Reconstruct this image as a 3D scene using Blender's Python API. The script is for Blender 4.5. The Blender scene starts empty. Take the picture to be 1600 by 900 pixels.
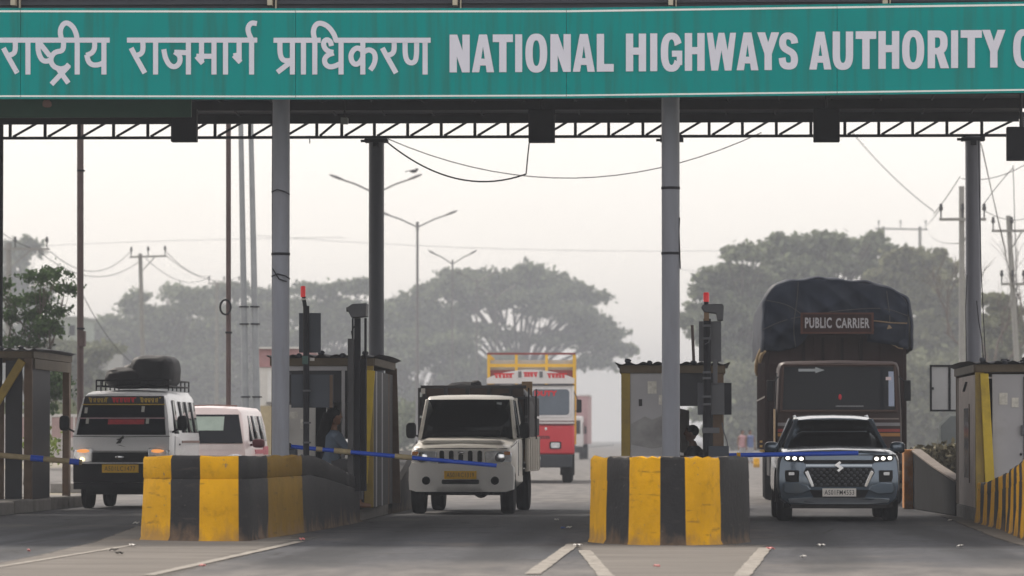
import bpy, bmesh, math, random
import numpy as np
from mathutils import Vector, Matrix, Euler

random.seed(7)
S = bpy.context.scene
COL = S.collection
R = math.radians

# ------------------------------------------------------------------ camera
FPX = 6650.0                       # focal length in pixels of the 1600 px wide photograph
VPX, VPY, CAMZ = 1069.0, 686.0, 1.2
PITCH = math.atan((VPY - 450) / FPX)
YAW = math.atan((VPX - 800) / math.hypot(VPY - 450, FPX))
cd = bpy.data.cameras.new('camera')
cam = bpy.data.objects.new('camera', cd)
COL.objects.link(cam)
cam.location = (0, 0, CAMZ)
cam.rotation_euler = (math.pi / 2 + PITCH, 0, YAW)
cd.sensor_width = 36
cd.lens = 36 * FPX / 1600
cd.clip_start = 0.5
cd.clip_end = 6000
cd.dof.use_dof = True
cd.dof.focus_distance = 61
cd.dof.aperture_fstop = 3.2
S.camera = cam

# ------------------------------------------------------------------ sky, sun, exposure
SUN_EL, SUN_AZ = R(40), R(-38)     # azimuth measured from +Y (down the road) towards +X: sun stands ahead and to the left
w = bpy.data.worlds.new('World')
S.world = w
w.use_nodes = True
nt = w.node_tree
nt.nodes.clear()
sky = nt.nodes.new('ShaderNodeTexSky')
sky.sky_type = 'NISHITA'
sky.sun_disc = False
sky.sun_elevation = SUN_EL
sky.sun_rotation = SUN_AZ
sky.air_density = 1.0
sky.dust_density = 1.8
sky.ozone_density = 1.0
hs = nt.nodes.new('ShaderNodeHueSaturation')
hs.inputs['Saturation'].default_value = 0.7
mx = nt.nodes.new('ShaderNodeMix')
mx.data_type = 'RGBA'
mx.inputs[0].default_value = 0.74
mx.inputs[7].default_value = (13.3, 12.5, 11.9, 1)      # the even white veil of a hazy sky
bg = nt.nodes.new('ShaderNodeBackground')
bg.inputs['Strength'].default_value = 0.1
wo = nt.nodes.new('ShaderNodeOutputWorld')
# faint unevenness of the haze layer
_tc = nt.nodes.new('ShaderNodeTexCoord')
_nz = nt.nodes.new('ShaderNodeTexNoise')
_nz.inputs['Scale'].default_value = 3.0
_nz.inputs['Detail'].default_value = 4
_mp = nt.nodes.new('ShaderNodeMapping')
_mp.inputs['Scale'].default_value = (1, 1, 5)
_rr = nt.nodes.new('ShaderNodeMapRange')
_rr.inputs['From Min'].default_value = 0.25
_rr.inputs['From Max'].default_value = 0.75
_rr.inputs['To Min'].default_value = 0.955
_rr.inputs['To Max'].default_value = 1.045
_vm = nt.nodes.new('ShaderNodeMix')
_vm.data_type = 'RGBA'
_vm.blend_type = 'MULTIPLY'
_vm.inputs[0].default_value = 1
_vm.inputs[6].default_value = (11.2, 10.5, 9.9, 1)
nt.links.new(_tc.outputs['Generated'], _mp.inputs['Vector'])
nt.links.new(_mp.outputs[0], _nz.inputs['Vector'])
nt.links.new(_nz.outputs['Fac'], _rr.inputs[0])
nt.links.new(_rr.outputs[0], _vm.inputs[7])
nt.links.new(_vm.outputs[2], mx.inputs[7])
nt.links.new(sky.outputs[0], hs.inputs['Color'])
nt.links.new(hs.outputs[0], mx.inputs[6])
nt.links.new(mx.outputs[2], bg.inputs['Color'])
nt.links.new(bg.outputs[0], wo.inputs['Surface'])

sd = bpy.data.lights.new('sun', 'SUN')
sd.energy = 2.6
sd.angle = R(6)
sd.color = (1.0, 0.9, 0.78)
sun = bpy.data.objects.new('sun', sd)
COL.objects.link(sun)
sdir = Vector((math.sin(SUN_AZ) * math.cos(SUN_EL), math.cos(SUN_AZ) * math.cos(SUN_EL), math.sin(SUN_EL)))
sun.rotation_euler = sdir.to_track_quat('Z', 'Y').to_euler()
sun.location = (-40, 60, 60)

S.view_settings.view_transform = 'Standard'
S.view_settings.look = 'None'
S.view_settings.exposure = 0.4
S.view_settings.gamma = 1.0
try:
    S.cycles.use_denoising = True
    S.cycles.volume_bounces = 1
    S.cycles.max_bounces = 8
    S.cycles.transparent_max_bounces = 12
    S.cycles.sample_clamp_indirect = 6
except Exception:
    pass

# ------------------------------------------------------------------ helpers
_cy, _sy, _cp, _sp = math.cos(YAW), math.sin(YAW), math.cos(PITCH), math.sin(PITCH)

def at(px, py, Y):
    """World point at distance Y down the road that a pixel of the photograph shows."""
    a, b, c = (px - 800) / FPX, (450 - py) / FPX, 1.0
    x, y, z = a, -b * _sp + c * _cp, b * _cp + c * _sp
    X, YY = x * _cy - y * _sy, x * _sy + y * _cy
    t = Y / YY
    return Vector((X * t, Y, CAMZ + z * t))

def gpt(px, py):
    """Point on the ground that a pixel shows."""
    a = at(px, py, 1.0)
    t = -CAMZ / (a.z - CAMZ)
    return Vector((a.x * t, t, 0))

def K(Y):
    return FPX / Y

MATS = {}
def mat(name, col, rough=0.6, metal=0.0, var=0.12, scale=4.0, bump=0.0, bscale=None, dirt=0.0, dirtcol=(0.2, 0.16, 0.12),
        dscale=2.0, dsharp=0.12, stretch=(1, 1, 1), spec=0.5, coat=0.0, emit=None, estr=0.0, island=0.0):
    if name in MATS:
        return MATS[name]
    m = bpy.data.materials.new(name)
    m.use_nodes = True
    n = m.node_tree.nodes
    l = m.node_tree.links
    b = n['Principled BSDF']
    b.inputs['Roughness'].default_value = rough
    b.inputs['Metallic'].default_value = metal
    b.inputs['Specular IOR Level'].default_value = spec
    b.inputs['Coat Weight'].default_value = coat
    b.inputs['Coat Roughness'].default_value = 0.08
    tc = n.new('ShaderNodeTexCoord')
    mp = n.new('ShaderNodeMapping')
    mp.inputs['Scale'].default_value = stretch
    l.new(tc.outputs['Object'], mp.inputs['Vector'])
    nz = n.new('ShaderNodeTexNoise')
    nz.inputs['Scale'].default_value = scale
    nz.inputs['Detail'].default_value = 6
    nz.inputs['Roughness'].default_value = 0.6
    l.new(mp.outputs[0], nz.inputs['Vector'])
    rp = n.new('ShaderNodeMapRange')
    rp.inputs['From Min'].default_value = 0.25
    rp.inputs['From Max'].default_value = 0.75
    rp.inputs['To Min'].default_value = 1 - var
    rp.inputs['To Max'].default_value = 1 + var
    l.new(nz.outputs['Fac'], rp.inputs['Value'])
    mul = n.new('ShaderNodeMix')
    mul.data_type = 'RGBA'
    mul.blend_type = 'MULTIPLY'
    mul.inputs[0].default_value = 1
    mul.inputs[6].default_value = (*col, 1)
    l.new(rp.outputs[0], mul.inputs[7])
    out = mul.outputs[2]
    if island:
        ge = n.new('ShaderNodeNewGeometry')
        r2 = n.new('ShaderNodeMapRange')
        r2.inputs['To Min'].default_value = 1 - island
        r2.inputs['To Max'].default_value = 1 + island
        l.new(ge.outputs['Random Per Island'], r2.inputs['Value'])
        m2 = n.new('ShaderNodeMix')
        m2.data_type = 'RGBA'
        m2.blend_type = 'MULTIPLY'
        m2.inputs[0].default_value = 1
        l.new(out, m2.inputs[6])
        l.new(r2.outputs[0], m2.inputs[7])
        out = m2.outputs[2]
    if dirt:
        n2 = n.new('ShaderNodeTexNoise')
        n2.inputs['Scale'].default_value = dscale
        n2.inputs['Detail'].default_value = 8
        n2.inputs['Roughness'].default_value = 0.65
        l.new(mp.outputs[0], n2.inputs['Vector'])
        r3 = n.new('ShaderNodeMapRange')
        r3.inputs['From Min'].default_value = 0.62 - 0.3 * dirt
        r3.inputs['From Max'].default_value = 0.62 - 0.3 * dirt + dsharp
        r3.inputs['To Max'].default_value = min(1, 0.5 + dirt * 0.5)
        l.new(n2.outputs['Fac'], r3.inputs['Value'])
        m3 = n.new('ShaderNodeMix')
        m3.data_type = 'RGBA'
        m3.inputs[7].default_value = (*dirtcol, 1)
        l.new(r3.outputs[0], m3.inputs[0])
        l.new(out, m3.inputs[6])
        out = m3.outputs[2]
    l.new(out, b.inputs['Base Color'])
    if bump:
        bn = n.new('ShaderNodeTexNoise')
        bn.inputs['Scale'].default_value = bscale or scale * 4
        bn.inputs['Detail'].default_value = 5
        l.new(mp.outputs[0], bn.inputs['Vector'])
        bp = n.new('ShaderNodeBump')
        bp.inputs['Strength'].default_value = bump
        bp.inputs['Distance'].default_value = 0.03
        l.new(bn.outputs['Fac'], bp.inputs['Height'])
        l.new(bp.outputs[0], b.inputs['Normal'])
    if emit:
        b.inputs['Emission Color'].default_value = (*emit, 1)
        b.inputs['Emission Strength'].default_value = estr
    MATS[name] = m
    return m

def glass_mat(name, tint=(0.25, 0.3, 0.34)):
    if name in MATS:
        return MATS[name]
    m = bpy.data.materials.new(name)
    m.use_nodes = True
    n = m.node_tree.nodes
    l = m.node_tree.links
    n.clear()
    o = n.new('ShaderNodeOutputMaterial')
    t = n.new('ShaderNodeBsdfTransparent')
    t.inputs[0].default_value = (*tint, 1)
    g = n.new('ShaderNodeBsdfGlossy')
    g.inputs['Roughness'].default_value = 0.03
    g.inputs['Color'].default_value = (0.85, 0.92, 1, 1)
    f = n.new('ShaderNodeFresnel')
    f.inputs['IOR'].default_value = 1.22
    mxs = n.new('ShaderNodeMixShader')
    l.new(f.outputs[0], mxs.inputs[0])
    l.new(t.outputs[0], mxs.inputs[1])
    l.new(g.outputs[0], mxs.inputs[2])
    l.new(mxs.outputs[0], o.inputs['Surface'])
    MATS[name] = m
    return m

class MB:
    """Collects shapes; build() links them as one mesh object."""
    def __init__(s):
        s.v = []
        s.f = []
        s.m = []
    def add(s, vs, fs, mi=0):
        o = len(s.v)
        s.v += [tuple(p) for p in vs]
        s.f += [tuple(i + o for i in f) for f in fs]
        s.m += [mi] * len(fs)
        return s
    def box(s, x0, x1, y0, y1, z0, z1, mi=0):
        return s.add([(x0, y0, z0), (x1, y0, z0), (x1, y1, z0), (x0, y1, z0), (x0, y0, z1), (x1, y0, z1), (x1, y1, z1), (x0, y1, z1)],
                     [(0, 3, 2, 1), (4, 5, 6, 7), (0, 1, 5, 4), (1, 2, 6, 5), (2, 3, 7, 6), (3, 0, 4, 7)], mi)
    def bar(s, a, b, w, h=None, mi=0, up=(0, 0, 1)):
        a, b = Vector(a), Vector(b)
        h = h or w
        d = (b - a).normalized()
        u = Vector(up)
        if abs(d.dot(u)) > 0.98:
            u = Vector((0, 1, 0))
        sx = d.cross(u).normalized()
        u = sx.cross(d)
        q = []
        for p in (a, b):
            for i, j in ((-1, -1), (1, -1), (1, 1), (-1, 1)):
                q.append(p + sx * i * w / 2 + u * j * h / 2)
        return s.add(q, [(3, 2, 1, 0), (4, 5, 6, 7), (0, 1, 5, 4), (1, 2, 6, 5), (2, 3, 7, 6), (3, 0, 4, 7)], mi)
    def tube(s, pts, r, n=10, mi=0, cap=True):
        pts = [Vector(p) for p in pts]
        rs = r if isinstance(r, (list, tuple)) else [r] * len(pts)
        vs, fs = [], []
        prev = None
        for i, p in enumerate(pts):
            d = (pts[min(i + 1, len(pts) - 1)] - pts[max(i - 1, 0)]).normalized()
            if prev is None:
                u = Vector((0, 0, 1)) if abs(d.z) < 0.95 else Vector((1, 0, 0))
                a = d.cross(u).normalized()
            else:
                a = (prev - d * prev.dot(d)).normalized()
            prev = a
            b = d.cross(a)
            for k in range(n):
                t = 2 * math.pi * k / n
                vs.append(p + (a * math.cos(t) + b * math.sin(t)) * rs[i])
        for i in range(len(pts) - 1):
            for k in range(n):
                k2 = (k + 1) % n
                fs.append((i * n + k, i * n + k2, (i + 1) * n + k2, (i + 1) * n + k))
        if cap:
            fs.append(tuple(range(n - 1, -1, -1)))
            fs.append(tuple((len(pts) - 1) * n + k for k in range(n)))
        return s.add(vs, fs, mi)
    def lathe(s, prof, c=(0, 0, 0), axis='z', n=20, mi=0):
        """prof: list of (radius, height)."""
        vs, fs = [], []
        for r, h in prof:
            for k in range(n):
                t = 2 * math.pi * k / n
                x, y = r * math.cos(t), r * math.sin(t)
                p = (x, y, h) if axis == 'z' else ((h, x, y) if axis == 'x' else (x, h, y))
                vs.append((p[0] + c[0], p[1] + c[1], p[2] + c[2]))
        for i in range(len(prof) - 1):
            for k in range(n):
                k2 = (k + 1) % n
                fs.append((i * n + k, i * n + k2, (i + 1) * n + k2, (i + 1) * n + k))
        fs.append(tuple(range(n - 1, -1, -1)))
        fs.append(tuple((len(prof) - 1) * n + k for k in range(n)))
        return s.add(vs, fs, mi)
    def loft(s, rings, cap=True, mi=0, closed=True):
        n = len(rings[0])
        vs = [p for r in rings for p in r]
        fs = []
        for i in range(len(rings) - 1):
            for k in range(n if closed else n - 1):
                k2 = (k + 1) % n
                fs.append((i * n + k, i * n + k2, (i + 1) * n + k2, (i + 1) * n + k))
        if cap and closed:
            fs.append(tuple(range(n - 1, -1, -1)))
            fs.append(tuple((len(rings) - 1) * n + k for k in range(n)))
        return s.add(vs, fs, mi)
    def prism(s, poly, d0, d1, axis='y', mi=0):
        """poly of (a, b) pairs extruded from d0 to d1: axis y -> (a=x, b=z); x -> (a=y, b=z); z -> (a=x, b=y)."""
        def P(a, b, d):
            return (a, d, b) if axis == 'y' else ((d, a, b) if axis == 'x' else (a, b, d))
        n = len(poly)
        vs = [P(a, b, d0) for a, b in poly] + [P(a, b, d1) for a, b in poly]
        fs = [tuple(range(n)), tuple(range(2 * n - 1, n - 1, -1))]
        fs += [(i, i + n, (i + 1) % n + n, (i + 1) % n) for i in range(n)]
        return s.add(vs, fs, mi)
    def ell(s, c, r, nu=16, nv=10, mi=0, e=1.0, jit=0.0, seed=0):
        """ellipsoid (e < 1 squarer), optional lumpiness."""
        rng = random.Random(seed)
        def sg(v):
            return math.copysign(abs(v) ** e, v)
        vs, fs = [], []
        for j in range(nv + 1):
            ph = -math.pi / 2 + math.pi * j / nv
            for i in range(nu):
                t = 2 * math.pi * i / nu
                k = 1 + (rng.uniform(-jit, jit) if 0 < j < nv else 0)
                vs.append((c[0] + r[0] * sg(math.cos(ph)) * sg(math.cos(t)) * k, c[1] + r[1] * sg(math.cos(ph)) * sg(math.sin(t)) * k,
                           c[2] + r[2] * sg(math.sin(ph)) * k))
        for j in range(nv):
            for i in range(nu):
                i2 = (i + 1) % nu
                fs.append((j * nu + i, j * nu + i2, (j + 1) * nu + i2, (j + 1) * nu + i))
        return s.add(vs, fs, mi)
    def grid(s, fn, nu, nv, mi=0):
        vs = [fn(i / nu, j / nv) for j in range(nv + 1) for i in range(nu + 1)]
        fs = [(j * (nu + 1) + i, j * (nu + 1) + i + 1, (j + 1) * (nu + 1) + i + 1, (j + 1) * (nu + 1) + i) for j in range(nv) for i in range(nu)]
        return s.add(vs, fs, mi)
    def warp(s, fn):
        s.v = [tuple(fn(*p)) for p in s.v]
        return s
    def build(s, name, m, parent=None, bevel=0.0, smooth=True, angle=38, fix=True, seg=2, loc=None, subsurf=0, solid=0.0):
        me = bpy.data.meshes.new(name)
        me.from_pydata(s.v, [], s.f)
        ms = m if isinstance(m, (list, tuple)) else [m]
        for q in ms:
            me.materials.append(q)
        if len(ms) > 1:
            me.polygons.foreach_set('material_index', s.m)
        if fix:
            bm = bmesh.new()
            bm.from_mesh(me)
            bmesh.ops.recalc_face_normals(bm, faces=bm.faces)
            bm.to_mesh(me)
            bm.free()
        if smooth:
            me.polygons.foreach_set('use_smooth', [True] * len(me.polygons))
            me.set_sharp_from_angle(angle=R(angle))
        me.update()
        o = bpy.data.objects.new(name, me)
        COL.objects.link(o)
        if parent is not None:
            o.parent = parent
        if loc is not None:
            o.location = loc
        if solid:
            md = o.modifiers.new('solid', 'SOLIDIFY')
            md.thickness = solid
            md.offset = 0
        if subsurf:
            md = o.modifiers.new('sub', 'SUBSURF')
            md.levels = md.render_levels = subsurf
        if bevel:
            md = o.modifiers.new('bevel', 'BEVEL')
            md.width = bevel
            md.segments = seg
            md.limit_method = 'ANGLE'
            md.angle_limit = R(35)
        return o

def thing(name, label, cat, loc=(0, 0, 0), rz=0.0, group=None):
    o = bpy.data.objects.new(name, None)
    COL.objects.link(o)
    o.location = loc
    o.rotation_euler = (0, 0, rz)
    o['label'] = label
    o['category'] = cat
    if group:
        o['group'] = group
    return o

def tag(o, label, cat, group=None):
    o['label'] = label
    o['category'] = cat
    if group:
        o['group'] = group
    return o

def struct(name, mb, m, **kw):
    o = mb.build(name, m, **kw)
    o['kind'] = 'structure'
    return o

def stuff(o):
    o['kind'] = 'stuff'
    return o

def dup(root, loc, rz=None, label=None):
    """A copy of a thing with copies of its parts and sub-parts; meshes are shared."""
    r = root.copy()
    COL.objects.link(r)
    r.location = loc
    if rz is not None:
        r.rotation_euler = (0, 0, rz)
    if label:
        r['label'] = label
    for ch in list(root.children):
        c = ch.copy()
        COL.objects.link(c)
        c.parent = r
        for g in list(ch.children):
            d = g.copy()
            COL.objects.link(d)
            d.parent = c
    return r

def dup_part(o, parent, loc=None, rot=None):
    c = o.copy()
    COL.objects.link(c)
    c.parent = parent
    if loc is not None:
        c.location = loc
    if rot is not None:
        c.rotation_euler = rot
    return c

def text(body, name, m, parent, c, width=None, height=None, depth=0.004, bold=0.0, warp=None):
    """Flat lettering in the x-z plane facing -y, centred at c, fitted to width x height."""
    cu = bpy.data.curves.new('lettering', 'FONT')
    cu.body = body
    cu.extrude = 0
    cu.offset = bold
    cu.space_character = 1.12
    cu.resolution_u = 3
    o = bpy.data.objects.new('lettering', cu)
    COL.objects.link(o)
    bpy.context.view_layer.update()
    me = o.to_mesh()
    vs = [tuple(v.co) for v in me.vertices]
    fs = [tuple(p.vertices) for p in me.polygons]
    o.to_mesh_clear()
    bpy.data.objects.remove(o)
    bpy.data.curves.remove(cu)
    x0, x1 = min(v[0] for v in vs), max(v[0] for v in vs)
    y0, y1 = min(v[1] for v in vs), max(v[1] for v in vs)
    sy = height / (y1 - y0) if height else 1
    sx = width / (x1 - x0) if width else sy
    q = [(c[0] + (v[0] - (x0 + x1) / 2) * sx, c[1] - depth, c[2] + (v[1] - (y0 + y1) / 2) * sy) for v in vs]
    mb = MB().add(q, fs)
    if warp:
        mb.warp(warp)
    return mb.build(name, m, parent, smooth=False, fix=False)

def ribbon(mb, pts, wd, y, mi=0):
    """Flat brush stroke through (x, z) points in the plane y."""
    P = [Vector((a, b)) for a, b in pts]
    L, Rr = [], []
    for i, p in enumerate(P):
        d0 = (p - P[i - 1]).normalized() if i else None
        d1 = (P[i + 1] - p).normalized() if i < len(P) - 1 else None
        d = d0 if d1 is None else d1 if d0 is None else (d0 + d1).normalized()
        nrm = Vector((-d.y, d.x))
        k = 1.0
        if d0 is not None and d1 is not None:
            k = 1 / max(0.6, nrm.dot(Vector((-d1.y, d1.x))))
        L.append(p + nrm * wd / 2 * k)
        Rr.append(p - nrm * wd / 2 * k)
    n = len(P)
    vs = [(q.x, y, q.y) for q in L] + [(q.x, y, q.y) for q in Rr]
    mb.add(vs, [(i, i + 1, n + i + 1, n + i) for i in range(n - 1)], mi)

def smooth_pts(pts, it=2):
    """Chaikin rounding that keeps the end points."""
    p = [Vector(q) for q in pts]
    for _ in range(it):
        q = [p[0]]
        for a, b in zip(p[:-1], p[1:]):
            q += [a * 0.75 + b * 0.25, a * 0.25 + b * 0.75]
        q.append(p[-1])
        p = q
    return [tuple(a) for a in p]

def sag(a, b, s, n=14):
    a, b = Vector(a), Vector(b)
    return [a.lerp(b, i / n) - Vector((0, 0, s * 4 * (i / n) * (1 - i / n))) for i in range(n + 1)]

# ------------------------------------------------------------------ materials
m_asphalt = None
m_conc = mat('dusty_concrete', (0.19, 0.168, 0.148), 0.9, var=0.18, scale=0.9, dirt=0.45, dirtcol=(0.14, 0.125, 0.112), dscale=0.5, dsharp=0.3, bump=0.25, bscale=9)
m_kerb = mat('kerb_concrete', (0.2, 0.19, 0.18), 0.9, var=0.25, scale=3, bump=0.3)
m_line = mat('road_line_paint', (0.36, 0.33, 0.29), 0.8, var=0.15, scale=6, dirt=0.75, dirtcol=(0.15, 0.135, 0.12), dscale=6, dsharp=0.2)
def barrier_mat(name, col, chipcol, grime, seed):
    """Painted concrete: uneven paint, chips down to concrete, sideways tyre scuffs, splashed dirt low down."""
    m = bpy.data.materials.new(name)
    m.use_nodes = True
    n, l = m.node_tree.nodes, m.node_tree.links
    b = n['Principled BSDF']
    b.inputs['Roughness'].default_value = 0.68
    b.inputs['Specular IOR Level'].default_value = 0.15
    tc = n.new('ShaderNodeTexCoord')
    def noise(scale, st=(1, 1, 1), det=7, rough=0.62):
        mp = n.new('ShaderNodeMapping')
        mp.inputs['Scale'].default_value = st
        mp.inputs['Location'].default_value = (seed, seed * 2, 0)
        l.new(tc.outputs['Object'], mp.inputs['Vector'])
        z = n.new('ShaderNodeTexNoise')
        z.inputs['Scale'].default_value = scale
        z.inputs['Detail'].default_value = det
        z.inputs['Roughness'].default_value = rough
        l.new(mp.outputs[0], z.inputs['Vector'])
        return z.outputs['Fac']
    def mr(v, f0, f1, t0=0.0, t1=1.0):
        r = n.new('ShaderNodeMapRange')
        for k, q in enumerate((f0, f1, t0, t1)):
            r.inputs[k + 1].default_value = q
        l.new(v, r.inputs[0])
        return r.outputs[0]
    def mix(f, p, q):
        x = n.new('ShaderNodeMix')
        x.data_type = 'RGBA'
        l.new(f, x.inputs[0])
        for k, s in ((6, p), (7, q)):
            if isinstance(s, tuple):
                x.inputs[k].default_value = (*s, 1)
            else:
                l.new(s, x.inputs[k])
        return x.outputs[2]
    c = mix(mr(noise(1.8, (1, 1, .6)), .3, .7), tuple(v * .8 for v in col), tuple(min(1, v * 1.15) for v in col))
    c = mix(mr(noise(5.5, (1, 1, .8), 9, .7), .56, .66, 0, .5), c, tuple(v * .5 + g * .3 for v, g in zip(col, grime)))
    c = mix(mr(noise(3.0, (.7, .7, 4.5), 8), .6, .68, 0, .65), c, grime)
    c = mix(mr(noise(11, (1, 1, 1), 9, .72), .635, .66, 0, .85), c, chipcol)
    sp = n.new('ShaderNodeSeparateXYZ')
    l.new(tc.outputs['Object'], sp.inputs[0])
    ad = n.new('ShaderNodeMath')
    ad.operation = 'MULTIPLY_ADD'
    l.new(noise(4, (1, 1, .5), 8), ad.inputs[0])
    ad.inputs[1].default_value = -.9
    l.new(sp.outputs['Z'], ad.inputs[2])
    c = mix(mr(ad.outputs[0], -.28, -.48, 0, .8), c, tuple(v * .25 + g * .75 for v, g in zip(col, (.2, .13, .08))))
    l.new(c, b.inputs['Base Color'])
    bp = n.new('ShaderNodeBump')
    bp.inputs['Strength'].default_value = .5
    bp.inputs['Distance'].default_value = .02
    l.new(noise(13, det=8), bp.inputs['Height'])
    l.new(bp.outputs[0], b.inputs['Normal'])
    MATS[name] = m
    return m
m_yel = barrier_mat('barrier_yellow', (0.72, 0.375, 0.002), (.22, .17, .12), (.16, .085, .02), 0)
m_yel_shade = barrier_mat('barrier_shaded_yellow', (0.2, 0.115, 0.004), (.12, .1, .08), (.05, .035, .015), 5)  # same yellow paint, with the side wall's deep shade put into the colour
m_blk = barrier_mat('barrier_black', (0.026, 0.026, 0.029), (.11, .1, .095), (.06, .052, .05), 3)
m_col = mat('column_grey_paint', (0.17, 0.185, 0.225), 0.45, var=0.2, scale=1.4, dirt=0.25, dirtcol=(0.1, 0.095, 0.1), dscale=2, dsharp=0.3, stretch=(3, 3, 0.5), bump=0.06)
m_steel = mat('dark_steel', (0.012, 0.013, 0.019), 0.6, spec=0.2, var=0.25, scale=3)
m_rust = mat('rusty_brown_steel', (0.075, 0.05, 0.05), 0.6, var=0.3, scale=4)
m_roof = mat('roof_sheet_metal', (0.022, 0.027, 0.042), 0.6, var=0.2, scale=1.2)
m_green = mat('sign_green', (0.0, 0.27, 0.262), 0.6, spec=0.06, var=0.05, scale=0.6, dirt=0.1, dirtcol=(0.01, 0.15, 0.13), dscale=0.8, dsharp=0.4)
m_letter = mat('sign_lettering', (0.67, 0.685, 0.79), 0.5, var=0.05, scale=2)
m_bord = mat('sign_border', (0.8, 0.85, 0.84), 0.5, var=0.05)
m_dkgreen = mat('dark_green_board', (0.02, 0.09, 0.065), 0.5, var=0.12)
m_tyre = mat('tyre_rubber', (0.009, 0.009, 0.011), 0.9, spec=0.15, var=0.25, scale=8)
m_rim = mat('wheel_rim', (0.3, 0.3, 0.31), 0.4, metal=0.7)
m_blkpl = mat('black_plastic', (0.008, 0.009, 0.012), 0.55, spec=0.2, var=0.2)
m_under = mat('vehicle_underside', (0.012, 0.012, 0.013), 0.9)
m_dglass = mat('dark_glass', (0.003, 0.005, 0.01), 0.08, var=0.05, spec=0.16)
m_chrome = mat('chrome', (0.75, 0.77, 0.8), 0.15, metal=1.0, var=0.03)
m_lens = mat('headlight_lens', (0.78, 0.8, 0.84), 0.15, metal=0.35, var=0.35, scale=14)
m_plate_y = mat('yellow_plate', (0.85, 0.5, 0.01), 0.5, var=0.06)
m_plate_w = mat('white_plate', (0.72, 0.7, 0.68), 0.5, var=0.06)
m_ink = mat('plate_ink', (0.02, 0.02, 0.025), 0.6)
m_blue = mat('boom_blue', (0.004, 0.07, 0.55), 0.5, var=0.12, scale=6)
m_beige = mat('boom_tape_beige', (0.36, 0.29, 0.17), 0.75, var=0.25, scale=10)
m_red = mat('beacon_red', (0.6, 0.015, 0.02), 0.3, var=0.1, emit=(0.9, 0.01, 0.02), estr=0.15)
m_white = mat('white_paint_dirty', (0.62, 0.6, 0.58), 0.6, var=0.12, scale=2, dirt=0.3, dirtcol=(0.35, 0.31, 0.27), dscale=2.5, dsharp=0.35)
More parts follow.
